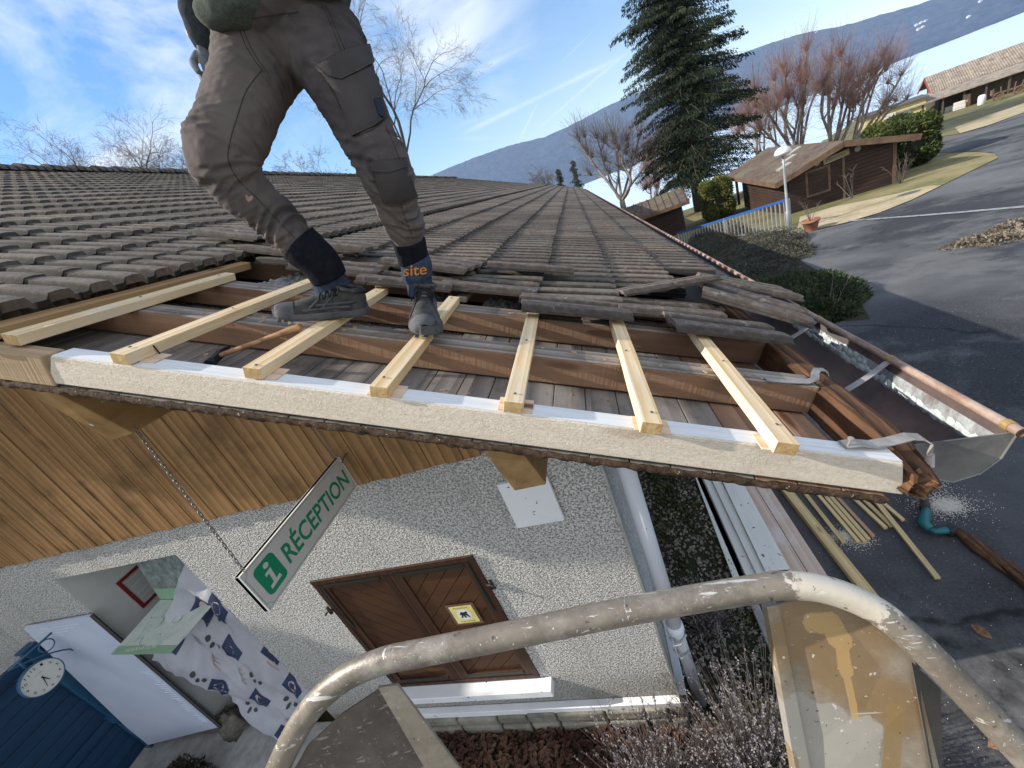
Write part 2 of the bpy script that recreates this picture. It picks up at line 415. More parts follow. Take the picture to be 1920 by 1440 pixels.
# cracks and patches in the asphalt
nt = M_asphalt.node_tree; b = nt.nodes['Principled BSDF']; src = b.inputs['Base Color'].links[0].from_socket; v = coords(nt, (1,1,1), False)
wv = N(nt, 'ShaderNodeVectorMath', operation='ADD'); nz = N(nt, 'ShaderNodeTexNoise'); nz.inputs['Scale'].default_value = .9; nz.inputs['Detail'].default_value = 6; nt.links.new(v, nz.inputs['Vector']); nt.links.new(v, wv.inputs[0])
sc = N(nt, 'ShaderNodeVectorMath', operation='SCALE'); sc.inputs['Scale'].default_value = 1.6; nt.links.new(nz.outputs['Color'], sc.inputs[0]); nt.links.new(sc.outputs[0], wv.inputs[1])
vc = N(nt, 'ShaderNodeTexVoronoi', feature='DISTANCE_TO_EDGE'); vc.inputs['Scale'].default_value = .22; nt.links.new(wv.outputs[0], vc.inputs['Vector'])
ck_ = mth(nt, 'MULTIPLY', ramp(nt, vc.outputs['Distance'], [(0, .85), (.004, .7), (.009, 0)]), ramp(nt, noise_t(nt, v, .5, 4, .6), [(.42, 0), (.52, 1)]))
c = mixc(nt, ck_, src, (.008,.008,.009))
pt = ramp(nt, noise_t(nt, v, .55, 8, .72), [(.50, 0), (.60, .55)]); c = mixc(nt, pt, c, (.15,.15,.15))
nt.links.new(c, b.inputs['Base Color'])
# ================================================================ THE HOUSE
M_old = wood('old_rafter_wood', (.32,.19,.115), (.15,.08,.048), 'X', 1.3, rough=.85, grey=((.20,.13,.09), .5), saw=90, bmp=.5)
M_oldtop = wood('grey_weathered_wood', (.36,.31,.26), (.15,.12,.10), 'X', 1.3, rough=.9, stain=((.07,.05,.035), .7), bmp=.6)
M_soffit = wood('weathered_boards', (.23,.205,.185), (.09,.078,.07), 'Y', 1.0, rough=.9, grey=((.33,.30,.275), .6), stain=((.07,.05,.04), .7), bmp=.35)
M_newboard = wood('brown_board', (.42,.27,.18), (.22,.12,.08), 'Y', .8, rough=.8)
M_barge = wood('fresh_rough_wood', (.83,.75,.63), (.68,.58,.46), 'X', 2.2, rough=.9, knots=(.42,.30,.18), knotamt=.5, bmp=.8, rings=6)
_nt = M_barge.node_tree; _b = _nt.nodes['Principled BSDF']; _src = _b.inputs['Base Color'].links[0].from_socket
_nt.links.new(mixc(_nt, ramp(_nt, noise_t(_nt, coords(_nt, (1,1.6,1.6)), 95, 5, .75), [(.38,(.60,.52,.44)),(.50,(.92,.90,.87)),(.62,(1,1,1))]), _src, (1,1,1)), _b.inputs['Base Color']) if False else None
_m = _nt.nodes.new('ShaderNodeMix'); _m.data_type = 'RGBA'; _m.blend_type = 'MULTIPLY'; _m.inputs['Factor'].default_value = .45
_nt.links.new(_src, _m.inputs['A']); _nt.links.new(ramp(_nt, noise_t(_nt, coords(_nt, (1,1.6,1.6)), 95, 5, .75), [(.36,(.62,.56,.50)),(.50,(.93,.91,.88)),(.60,(1,1,1))]), _m.inputs['B']); _nt.links.new(_m.outputs['Result'], _b.inputs['Base Color'])
bump(_nt, _b, noise_t(_nt, coords(_nt, (1,1.6,1.6)), 110, 6, .75), 1.0, .005)
M_bargew = nmat('white_and_skylit_wood', [(.60,.60,.59),(.74,.74,.73),(.80,.80,.79)], scale=3, sc3=(1.2,22,22), detail=8, nr=.7, rough=.8, bmp=.5, bdist=.003)  # skylight on the rafter top put into the colour; also the white offcut
M_rotten = wood('rotten_wood', (.17,.085,.042), (.035,.018,.011), 'Y', 1.6, rough=.95, stain=((.03,.018,.012), 1.0), bmp=1.2)
M_tile = nmat('concrete_tile', [(.072,.052,.041),(.135,.104,.085),(.215,.178,.152)], scale=46, detail=5, nr=.7, rough=.88, bmp=.55, bdist=.004, bscale=160, big=((.17,.16,.135), .55), bigscale=3.1, specks=((.26,.26,.21), 30, .72), rnd=False, spec=.35)
M_tilel = nmat('concrete_tile_broken', [(.075,.056,.046),(.14,.112,.095),(.22,.19,.168)], scale=30, detail=7, nr=.7, rough=.9, bmp=.5, bdist=.003, bscale=140, specks=((.27,.25,.23), 26, .68))
def grooves(m, phase, k=.92):                   # painted shade between the ribs: tile colour darkened along each groove
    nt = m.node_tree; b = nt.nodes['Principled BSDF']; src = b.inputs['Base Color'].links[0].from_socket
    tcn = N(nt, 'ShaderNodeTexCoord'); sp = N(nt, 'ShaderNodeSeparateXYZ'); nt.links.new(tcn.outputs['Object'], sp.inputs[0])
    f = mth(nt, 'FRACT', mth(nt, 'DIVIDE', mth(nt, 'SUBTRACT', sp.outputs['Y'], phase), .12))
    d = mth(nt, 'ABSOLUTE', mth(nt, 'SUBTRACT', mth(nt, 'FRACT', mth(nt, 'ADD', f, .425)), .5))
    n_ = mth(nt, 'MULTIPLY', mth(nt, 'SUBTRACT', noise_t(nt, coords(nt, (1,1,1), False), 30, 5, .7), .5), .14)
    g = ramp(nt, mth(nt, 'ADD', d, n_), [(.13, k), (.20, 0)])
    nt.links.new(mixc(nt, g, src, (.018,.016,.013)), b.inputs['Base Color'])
def tile_tones(m):                       # every tile has its own tone and its own dusting of lichen
    nt = m.node_tree; b = nt.nodes['Principled BSDF']; src = b.inputs['Base Color'].links[0].from_socket
    tcn = N(nt, 'ShaderNodeTexCoord'); sp = N(nt, 'ShaderNodeSeparateXYZ'); nt.links.new(tcn.outputs['Object'], sp.inputs[0])
    fy = mth(nt, 'FLOOR', mth(nt, 'DIVIDE', mth(nt, 'SUBTRACT', sp.outputs['Y'], .775), .36)); fx = mth(nt, 'FLOOR', mth(nt, 'DIVIDE', mth(nt, 'SUBTRACT', sp.outputs['X'], .27), .336))
    cb = N(nt, 'ShaderNodeCombineXYZ'); nt.links.new(fx, cb.inputs[0]); nt.links.new(fy, cb.inputs[1]); wn = N(nt, 'ShaderNodeTexWhiteNoise'); nt.links.new(cb.outputs[0], wn.inputs['Vector'])
    c = mixc(nt, 1.0, src, ramp(nt, wn.outputs['Value'], [(0, (.68,.66,.64)), (.5, (.95,.95,.95)), (.85, (1.12,1.10,1.06)), (1, (1.32,1.27,1.18))]), 'MULTIPLY')
    li = ramp(nt, noise_t(nt, coords(nt, (1,1,1), False), 11, 8, .8), [(.60, 0), (.66, .55)]); nt.links.new(mixc(nt, li, c, (.24,.235,.17)), b.inputs['Base Color'])
tile_tones(M_tile)
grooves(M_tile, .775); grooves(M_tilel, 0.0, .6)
M_dark = plain('attic_dark', (.03,.025,.02), .95)
# rough pebble-dash render
m, nt, b = new_mat('pebble_dash'); v = coords(nt, (1,1,1), False)
f = noise_t(nt, v, 74, 3, .6); vo = N(nt, 'ShaderNodeTexVoronoi'); vo.inputs['Scale'].default_value = 105; nt.links.new(v, vo.inputs['Vector'])
c = ramp(nt, mth(nt, 'ADD', mth(nt, 'MULTIPLY', f, .75), mth(nt, 'MULTIPLY', vo.outputs['Distance'], .35)), [(.40,(.76,.74,.70)),(.52,(.62,.605,.575)),(.63,(.27,.26,.245))])
c = mixc(nt, ramp(nt, noise_t(nt, v, 1.1, 5, .6), [(.4,0),(.7,.3)]), c, (.36,.35,.33))
sp = N(nt, 'ShaderNodeSeparateXYZ'); nt.links.new(v, sp.inputs[0])       # splash dirt near the ground, rain streaks lower down
spl = mth(nt, 'MULTIPLY', ramp(nt, mth(nt, 'ADD', sp.outputs['Z'], mth(nt, 'MULTIPLY', noise_t(nt, v, 5, 6, .7), .5)), [(.42, .75), (.85, 0)]), 1.0); c = mixc(nt, spl, c, (.22,.20,.16))
stv = coords(nt, (9, 9, .7), False); strk = ramp(nt, noise_t(nt, stv, 1.0, 6, .65), [(.54, 0), (.68, .38)]); c = mixc(nt, strk, c, (.27,.26,.235))
nt.links.new(c, b.inputs['Base Color']); b.inputs['Roughness'].default_value = .95; b.inputs['Specular IOR Level'].default_value = .15
bump(nt, b, mth(nt, 'SUBTRACT', f, mth(nt, 'MULTIPLY', vo.outputs['Distance'], .6)), 1.0, .012); M_render = m
M_clad = wood('varnished_cladding', (.36,.205,.085), (.19,.10,.042), 'Z', 1.0, rough=.6, stain=((.12,.07,.03), .75), bmp=.3)
M_white = nmat('white_paint', [(.66,.67,.70),(.76,.77,.79),(.80,.80,.81)], scale=3, rough=.5, bmp=.1, specks=((.12,.10,.09), 26, .70))
M_zinc = nmat('zinc', [(.28,.28,.28),(.42,.42,.41),(.52,.51,.5)], scale=7, detail=8, rough=.5, metallic=.6, bmp=.15)
M_copper = nmat('rusted_gutter', [(.14,.07,.045),(.28,.175,.13),(.44,.34,.28),(.60,.53,.46)], scale=13, sc3=(1,.35,1), detail=9, nr=.75, rough=.6, metallic=.15, bmp=.35, bdist=.002, big=((.22,.12,.075), .6), bigscale=5)
M_gutin = nmat('gutter_inside', [(.05,.045,.05),(.11,.075,.065),(.22,.12,.09)], scale=6, detail=8, nr=.7, rough=.75, bmp=.2, big=((.09,.085,.09), .7), bigscale=3)
M_brownp = nmat('brown_painted_beam', [(.22,.13,.05),(.34,.20,.08),(.42,.27,.12)], scale=5, sc3=(3,1,3), detail=8, rough=.55, bmp=.25, specks=((.55,.52,.48), 16, .66))
M_strap = nmat('old_strap', [(.22,.20,.18),(.36,.33,.30),(.45,.43,.40)], scale=12, detail=7, rough=.6, metallic=.4)
M_stone = nmat('plinth_stone', [(.13,.12,.10),(.26,.24,.20),(.36,.34,.29)], scale=5, detail=8, rough=.9, bmp=.8, bdist=.02, big=((.10,.11,.07), .6), bigscale=2)

YW = 1.5
Z = lambda z: CAMZ + z
house = thing('reception_building', 'white rendered reception building under a dark tiled roof, its corner stripped to the rafters', 'building', (-.21, YW, 0))
XC = -.21
def roofz(x, d=0.0):                    # world z of the roof plane d above the rafters, at world x
    return RO.z + (-NR.x * (x - RO.x) + d) / NR.z
# recess (alcove) in the front wall
AX0, AX1, AZ1, AZ0 = -4.206, -2.955, Z(-1.168), .0
AD = .95
wl = MB()
def wallrect(x0, x1, z0, z1): wl.box((x0, YW, z0), (x1, YW + .18, z1))
SHX0, SHX1, SHZ0, SHZ1 = -2.15, -1.03, Z(-2.735), Z(-1.573)
PL = Z(-3.06)
top = lambda x: roofz(x, -.115)
def wallstrip(x0, x1, z0, ztop):        # vertical strip with a sloping top
    za, zb = ztop(x0), ztop(x1)
    wl.hexa([(x0,YW,z0),(x1,YW,z0),(x1,YW+.18,z0),(x0,YW+.18,z0)], [(x0,YW,za),(x1,YW,zb),(x1,YW+.18,zb),(x0,YW+.18,za)])
wallstrip(-15.2, -7.62, 0, lambda x: roofz(-7.62-(x+7.62)*-0-abs(x+7.62)*0, -.115) + (x+7.62)*.4543 if x < -7.62 else top(x))
wallstrip(-7.62, AX0, 0, top)
wallstrip(AX0, AX1, AZ1, top)
wallstrip(AX1, SHX0, 0, top)
wallstrip(SHX0, SHX1, SHZ1, top); wallrect(SHX0, SHX1, 0, SHZ0)
wallstrip(SHX1, XC - .18, 0, top)
wl.box((XC - .18, YW, -1), (XC, 33, top(XC) - .004))                     # side wall under the eaves
wl.box((-15.2, YW + .18, -1), (-15.02, 33, top(-.5) - .2)); wl.box((-15.2, 32.8, -2.5), (XC - .18, 33, top(-.5) - .2))
obj('wall', wl, M_render, house)
al = MB()                               # smooth plaster reveals of the recess
al.box((AX0 - .02, YW + .002, 0), (AX0 + .004, YW + AD, AZ1)); al.box((AX0, YW + .183, AZ1), (AX1, YW + AD, AZ1 + .02)); al.box((AX1 - .004, YW + .002, 0), (AX1 + .02, YW + AD, AZ1))
al.box((AX0 - .3, YW + AD, 0), (AX1 + .3, YW + AD + .03, AZ1 + .1)); obj('recess', al, nmat('smooth_plaster', [(.50,.49,.48),(.60,.59,.58)], scale=3, rough=.85), house)
# attic interior
at = MB(); at.box((-14, YW + .19, Z(-.98)), (XC - .19, 32.7, Z(-.94)))
obj('attic_floor', at, M_dark, house)
# cladding: vertical boards with stepped feet
cl_ = MB(); x = -14.0; i = 0
zc = Z(-.955)
while x < -.24:
    wd = .088; d_ = .0035 if i % 2 else 0
    x1 = min(x + wd - .0025, -.69 + 2)
    if x1 > -.66: break
    yo = .022 + d_
    z0 = zc + RND.uniform(-.006, .006)
    if x < -7.62: za = roofz(-7.62, -.12) + (x+7.62)*.454; zb = roofz(-7.62, -.12) + (x1+7.62)*.454
    else: za, zb = roofz(x, -.12), roofz(x1, -.12)
    if zb - z0 > .02:
        cl_.hexa([(x,YW-yo,z0),(x1,YW-yo,z0),(x1,YW-.002,z0),(x,YW-.002,z0)], [(x,YW-yo,za),(x1,YW-yo,zb),(x1,YW-.002,zb),(x,YW-.002,za)])
        cl_.hexa([(x1-.001,YW-.018,z0+.02),(x1+.005,YW-.018,z0+.02),(x1+.005,YW-.002,z0+.02),(x1-.001,YW-.002,z0+.02)], [(x1-.001,YW-.018,zb),(x1+.005,YW-.018,zb),(x1+.005,YW-.002,zb),(x1-.001,YW-.002,zb)])
    x += wd; i += 1
obj('cladding', cl_, M_clad, house, bevel=.003)
# stone plinth
pl = MB(); xx = AX1 + .05
while xx < XC - .05:
    wd = RND.uniform(.14, .34); x1 = min(xx + wd, XC + .03)
    for z0, z1 in ((-.03, .13), (.14, .235)):
        a = RND.uniform(0, .02)
        pl.box((xx + .006, YW - .055 - RND.uniform(0, .02), z0 + a * .3), (x1 - .006, YW + .02, z1 - a))
    xx = x1
pl.box((AX1 + .05, YW - .04, -.03), (XC + .02, YW - .001, .232))
obj('plinth', pl, M_stone, house, bevel=.014)
tr = MB(); tr.box((-2.32, YW - .05, Z(-3.085) + .0), (XC + .055, YW - .002, Z(-3.03)))
tr.box((XC + .002, YW - .05, Z(-3.085)), (XC + .055, 8, Z(-3.03)))
obj('wall_trim', tr, M_white, house, bevel=.004)
sl_ = MB(); sl_.box((-2.28, YW - .09, Z(-2.81)), (-.955, YW - .002, Z(-2.745))); obj('window_sill', sl_, M_white, house, bevel=.004)
cs = MB(); cs.box((XC + .001, YW - .012, Z(-3.03)), (XC + .014, YW + .02, Z(-1.0))); obj('corner_bead', cs, M_zinc, house)
# rafters
def rafter(name, s0, s1, y0, y1, mat=M_old, th=.09, topmat=M_oldtop, **k):
    b = MB(); b.box((s0, y0, -th), (s1, y1, -.0035)); o = obj(name, b, mat, house, MR, bevel=.003, **k)
    t = MB(); t.box((s0 + .001, y0 + .001, -.0035), (s1 - .001, y1 - .001, 0.0))
    if topmat: obj('weathered_top', t, topmat, o, MR, bevel=.001)
    return o
bg_ = MB(); bg_.hexa([(-1.345,.812,-.088),(.842,.812,-.088),(.842,.868,-.088),(-1.345,.868,-.088)], [(-1.30,.812,-.003),(.802,.812,-.003),(.802,.868,-.003),(-1.30,.868,-.003)]); barge = obj('barge_rafter', bg_, M_barge, house, MR, bevel=.003, label='fresh pale rafter with skylight painted white on its top along the gable edge')
t = MB(); t.box((-1.295, .814, -.003), (.80, .866, 0)); obj('skylit_top', t, M_bargew, barge, MR)  # upward face whitened in its colour to stand for skylight
bg_ = MB(); bg_.box((-8.3, .808, -.096), (-1.325, .866, -.006)); obj('barge_rafter', bg_, wood('sawn_old_wood', (.50,.37,.24), (.32,.22,.13), 'X', 1.1, saw=110, bmp=.8, rough=.9), house, MR, bevel=.004, label='older saw-marked rafter continuing the gable edge uphill')
rafter('rafter', -8.3, .815, 1.172, 1.262)
rafter('rafter', -8.3, .815, 1.545, 1.640)
for yy in (1.99, 2.42, 2.85, 3.3): rafter('rafter', -8.3, .815, yy, yy + .08)
b = MB()                                 # eave board, rotten at its near end
n_ = 90; Y0 = .80; ys_ = [Y0 + .02 * i for i in range(n_)] + [33]; k_ = 28; ring = []
for y in ys_:
    e = max(0, 1 - (y - Y0) / .16) ** 1.3
    for q in range(k_):
        a = 2*pi*q/k_; sg = lambda x, p=.32: abs(x)**p*(1 if x > 0 else -1)
        s_ = .861 + .046*sg(cos(a)); d_ = -.049 + .049*sg(sin(a))
        f1 = noise.noise(Vector((s_*75, y*5, d_*75))); f2 = noise.noise(Vector((s_*170, y*14, d_*170)))
        w_ = .35 + .65*min(1, e*2 + .25); out = Vector((cos(a), sin(a)))
        s2 = s_ + out.x*(f1*.009 + f2*.005)*w_*2 - e*.020*(1 if cos(a) > 0 else -.3); d2 = d_ + out.y*(f1*.008 + f2*.004)*w_*2 + e*(.018 if sin(a) < 0 else -.022)
        y2 = y + e*(.035*noise.noise(Vector((s_*55, 2, d_*55))) + .02*noise.noise(Vector((s_*160, 5, d_*160))))
        ring.append((min(s2, .912), y2, min(d2, .003)))
b.v = ring
b.f = [(i*k_+j, i*k_+(j+1) % k_, (i+1)*k_+(j+1) % k_, (i+1)*k_+j) for i in range(len(ys_)-1) for j in range(k_)] + [tuple(range(k_-1, -1, -1))]
for i in range(60):                      # splinters at the rotten end
    a = RND.random()*2*pi; s_ = .858 + .034*cos(a)*RND.random(); d_ = -.05 + .030*sin(a)*RND.random(); L = RND.uniform(.01, .05)
    b.add([(s_-.002, Y0+.03, d_), (s_+.002, Y0+.03, d_+.001), (s_+RND.uniform(-.004,.004), Y0+.02-L, d_-.006*RND.random()), (s_, Y0+.03, d_-.003)], [(0,1,2),(1,3,2),(3,0,2)])
obj('eave_board', b, M_rotten, house, MR, label='rotten brown eave board with a crumbled near end')
# soffit boards between and below the rafters
s_ = -8.2; sb = MB(); sb2 = MB()
while s_ < .80:
    wd = .098
    tgt = sb2 if .50 < s_ < .80 else sb
    e_ = min(s_ + wd - .003, .81)
    tgt.box((s_, .813 + RND.uniform(-.004, .004), -.112), (e_, 1.53 if s_ < -.38 else 33, -.098))
    s_ += wd
obj('soffit_boards', sb, M_soffit, house, MR, bevel=.002); obj('soffit_boards', sb2, M_newboard, house, MR, bevel=.002, label='newer brown soffit boards beside the eave')
et = MB(); x_ = -1.9                       # rough debris-caked edge under the barge rafter
def rag(u, v): 
    s_ = -1.95 + 2.76*u; q = noise.noise(Vector((s_*40, v*6, 1))); q2 = noise.noise(Vector((s_*9, v*2, 7)))
    a = 2*pi*v; return (s_, .806 + cos(a)*.007 + q*.004, -.104 + sin(a)*(.010+.004*q2) + q*.004)
et.grid(rag, 500, 8); obj('ragged_edge', et, nmat('dark_debris', [(.018,.012,.008),(.07,.042,.026),(.16,.11,.07)], scale=50, detail=7, nr=.8, rough=1, bmp=1, specks=((.42,.38,.32), 60, .70)), house, MR, smooth=True)
# purlins
def purlin(x0, x1, zb):
    b = MB(); yt, yb = .835, .93
    z0, z1 = roofz(x0, -.116), roofz(x1, -.116)
    b.hexa([(x0,yb,zb),(x1,yb,zb),(x1,YW+.1,zb),(x0,YW+.1,zb)], [(x0,yt,z0),(x1,yt,z1),(x1,YW+.1,z1),(x0,YW+.1,z0)])
    obj('purlin', b, M_brownp, house, bevel=.004)
purlin(-.40, -.298, Z(-.748)); purlin(-1.65, -1.545, Z(-.212)); purlin(-4.6, -4.5, Z(1.03))
# ---- tiles
PIT = .12; GAU = .336; TL = .42
PROF = [(0.0,0.0),(.018,.001),(.030,.020),(.060,.0225),(.090,.020),(.102,.001),(PIT,0.0)]
def tile(b, s1, y0, n=3, dlow=.062, dup=.036, L=TL, th=.024, full=False, js=0, jd=0, rough=.002, rib0=0, hs=1.0):
    """one interlocking concrete tile: lower edge at s1, nose dlow above the rafters, head dup"""
    pts = []
    for k in range(n):
        for (y, h) in PROF[:-1]: pts.append((y + k * PIT, h * hs))
    pts.append((n * PIT - .002, 0.0))
    m_ = len(pts); o = []
    segs = [0, .93, 1.0] if not full else [0, .1, .5, .93, 1]
    for t in segs:
        for (y, h) in pts:
            q = noise.noise(Vector((y * 60 + y0 * 31, t * 9 + s1 * 17, s1 * 5))) * rough
            o.append((s1 - L * (1 - t) + (q * 2 if t == 1 else 0), y0 + y, dup + (dlow - dup) * t + h + q + jd - (.003 if t == 1 else 0)))
    nt_ = len(segs)
    for (y, h) in pts: o.append((s1 - .003, y0 + y, dlow + h * .55 - th + jd))
    fs = [(i*m_+j, (i+1)*m_+j, (i+1)*m_+j+1, i*m_+j+1) for i in range(nt_) for j in range(m_-1)]
    if full:
        for (y, h) in pts: o.append((s1 - L + .003, y0 + y, dup + h * .55 - th + jd))
        A = nt_; B = nt_ + 1
        fs += [(A*m_+j, B*m_+j, B*m_+j+1, A*m_+j+1) for j in range(m_-1)]
        fs += [(B*m_+j, j, j+1, B*m_+j+1) for j in range(m_-1)]
        fs += [tuple([i*m_ for i in range(nt_)] + [A*m_, B*m_])[::-1], tuple([i*m_+m_-1 for i in range(nt_)] + [A*m_+m_-1, B*m_+m_-1])]
    else:
        fs += [(0, m_, 2*m_, 3*m_), (m_-1, 2*m_-1, 3*m_-1, 4*m_-1)]
    b.add(o, fs)
tb = MB()
y_start = {-2: .775+.12*15, -1: .775+.12*10, 0: .775+.12*7, 1: .775+.12*9, 2: .775+.12*9, 3: .775+.12*9, 4: .775+.12*9}
for k in range(-2, 25):
    s1 = .27 - GAU * k
    y = y_start.get(k, .775)
    if k == 5: s1 -= .15
    if k == 6: s1 -= .06
    far = 33
    while y < far:
        tile(tb, s1 + RND.uniform(-.006, .006), y, jd=RND.uniform(-.0028, .0028), L=TL if k != 5 else .56)
        y += 3 * PIT
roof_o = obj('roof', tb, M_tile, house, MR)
rc = MB(); y = .7; SR = -8.45
while y < 33:
    P0 = Vector((SR, y - .03, .075)); pts = [Vector((SR, y, .02)), Vector((SR, y + .42, 0))]
    n_ = 10; vs = []
    for (yy, r, zz) in ((y - .02, .125, .02), (y + .40, .105, .0)):
        for k in range(n_ + 1):
            a = pi * k / n_
            for rr in (r,):
                vs.append(MR.inverted() @ (RF(SR, yy, 0) + Vector((cos(a) * rr * 1.15, 0, zz + sin(a) * rr + .02))))
    m_ = n_ + 1
    rc.add(vs, [(j, j+1, m_+j+1, m_+j) for j in range(n_)] + [tuple(range(m_))])
    y += .38
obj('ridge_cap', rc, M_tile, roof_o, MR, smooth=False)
bk = MB(); top_ = RF(SR, 0, .05)
bk.add([(top_.x, .78, top_.z), (top_.x, 33, top_.z), (top_.x - 8.4, 33, top_.z - 3.82), (top_.x - 8.4, .78, top_.z - 3.82)], [(0, 1, 2, 3)])
bk.add([(top_.x, .78, top_.z-.1), (top_.x, 33, top_.z-.1), (top_.x - 8.4, 33, top_.z - 3.92), (top_.x - 8.4, .78, top_.z - 3.92)], [(3, 2, 1, 0)])
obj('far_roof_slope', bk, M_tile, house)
# underlay that keeps daylight out of the attic
ul = MB(); ul.box((-8.2, 2.0, .012), (.80, 33, .02)); ul.box((-8.2, .80, .012), (-1.75, 2.0, .02)); obj('roof_underlay', ul, M_dark, house, MR)
# old batten along the remaining tiles and stubs of the old battens
ob = MB(); ob.box((-1.72, .80, .002), (-1.66, 2.1, .03)); 
obj('old_batten', ob, M_oldtop, house, MR, bevel=.003)
ob = MB(); ob.box((-1.565, .79, .001), (-1.515, 1.86, .034)); obj('old_batten', ob, wood('old_batten_wood', (.50,.31,.15), (.30,.17,.08), 'Y', 1, rough=.8), house, MR, bevel=.003)
for (s_, y0, y1, w_) in ((-1.11, 1.72, 2.0, .04), (-.785, 1.70, 2.0, .04), (-.40, 1.66, 2.1, .042), (-.075, 1.68, 2.0, .036), (.262, 1.66, 2.0, .034), (.555, 1.62, 2.0, .04)):
    ob = MB(); ob.box((s_ - w_/2, y0, .001), (s_ + w_/2, y1, .026)); obj('old_batten', ob, M_oldtop, house, MR, bevel=.004)
# gutter
gp = [(.662,-.905),(.668,-.955),(.690,-1.015),(.745,-1.045),(.80,-1.03),(.838,-.99),(.855,-.94),(.858,-.915)]
gy0, gy1 = .985, 33
go = MB(); n_ = len(gp)
def gshell(off):
    o = []
    for i, (x, z) in enumerate(gp):
        a = gp[max(0, i-1)]; c = gp[min(n_-1, i+1)]; tx, tz_ = c[0]-a[0], c[1]-a[1]; l = sqrt(tx*tx+tz_*tz_); o.append((x - off*(-tz_)/l*-1*-1, z + off*(tx)/l*-1))
    return o
outer = gshell(.0025); vs = []
for y in (gy0, gy1):
    for (x, z) in outer: vs.append((x, y, Z(z)))
go.add(vs, [(i, i+1, n_+i+1, n_+i) for i in range(n_-1)])
gut = obj('gutter', go, M_zinc, house, smooth=True, label='rusty metal eave gutter with an open top')
gi = MB(); vs = []
NY = 2
for y in (gy0, gy1):
    for (x, z) in gp: vs.append((x, y, Z(z)))
gi.add(vs, [(i, n_+i, n_+i+1, i+1) for i in range(n_-1)])
obj('gutter_lining', gi, M_gutin, gut, smooth=True)
bd = MB(); ys_ = [gy0 - .02, 1.41, 1.85, 2.6, 3.6, 6, 12, 33]
bd.tube([(.862, y, Z(-.908)) for y in ys_], .0125, 12, caps=False); bd.tube([(.862, y, Z(-.908)) for y in ys_[:2]], .0095, 12, caps=False)
obj('gutter_bead', bd, M_copper, gut, smooth=True)
for yb in (.995, 1.41, 1.86, 2.9): 
    c_ = MB(); c_.tube([(.862, yb - .006, Z(-.908)), (.862, yb + .012, Z(-.908))], .0145, 14); obj('bead_clip', c_, nmat('clip_rust', [(.45,.30,.12),(.30,.18,.08)], scale=20, metallic=.3, rough=.5), gut, smooth=False)
ec = MB()
cap = [(.655,-.90)] + [(x + (x-.76)*.04, z - .003) for x, z in gp[1:-1]] + [(.868,-.918)]
ec.prism([(x, gy0 - .004, Z(z)) for x, z in cap], (0, .004, 0)); 
ec.tube([(x, gy0 - .004, Z(z)) for x, z in cap], .0028, 6)
obj('gutter_end_cap', ec, nmat('dull_metal', [(.13,.13,.13),(.22,.22,.21),(.30,.29,.26)], scale=6, rough=.55, metallic=.5), gut)
# white deposit: rows of lime blobs along the outer inside wall
M_lime = nmat('lime_deposit', [(.28,.31,.30),(.44,.48,.47),(.56,.60,.59)], scale=40, detail=5, rough=.9, bmp=.4)
gs = MB(); gs.add([(.8335, 1.0, Z(-.995)), (.8335, 33, Z(-.995)), (.8515, 33, Z(-.945)), (.8515, 1.0, Z(-.945))], [(0,1,2,3)])
obj('bare_zinc_band', gs, nmat('streaked_zinc', [(.13,.09,.075),(.26,.27,.28),(.42,.46,.47)], scale=26, sc3=(1,.8,.3), detail=8, nr=.75, rough=.7), gut)
dp = MB(); y = 1.03
while y < 3.4:
    a = RND.uniform(.020, .032) * (1 if y < 1.7 else .8); 
    for q in range(2 if y > 1.5 else 1):
        zz = -.985 + RND.uniform(-.006, .008) + q * .022
        xx = .8385 + (zz + .985) * .28
        Mb = Matrix.Translation((xx - .001, y, Z(zz))) @ Matrix.Rotation(radians(-78), 4, 'Y')
        pr = [(0.0001, .005)] + [(a * .62 * sin(t), .005 * cos(t)) for t in (.5, 1.0, 1.57)]
        vs = []
        for (r_, z_) in pr:
            for k in range(9):
                rr = r_ * (1 + .22 * sin(k * 2.3 + y * 50)); vs.append(Mb @ Vector((rr * cos(2*pi*k/9), rr * 1.15 * sin(2*pi*k/9), z_)))
        dp.add(vs, [(i*9+k, i*9+(k+1) % 9, (i+1)*9+(k+1) % 9, (i+1)*9+k) for i in range(3) for k in range(9)])
    y += a * 1.15
obj('lime_deposit', dp, M_lime, gut, smooth=True)
mk = MB()                                # black moss and grit lying in the gutter
for i in range(520):
    y = 1.15 + abs(RND.gauss(0, .55)); x = .70 + RND.gauss(0, .014); r_ = RND.uniform(.002, .006)
    Mb = Matrix.Translation((x, y, Z(-1.022) + abs(x - .745) * .35)) @ Matrix.Rotation(RND.random() * 6, 4, 'Z') @ Matrix.Rotation(RND.uniform(-.7, .7), 4, 'X')
    mk.box((-r_*1.6, -r_, 0), (r_*1.6, r_, r_), Mb)
obj('gutter_moss', mk, nmat('black_moss', [(.01,.01,.008),(.035,.03,.025)], scale=30, rough=1), gut, label='black grit and moss lying in the gutter').__setitem__('kind', 'stuff')
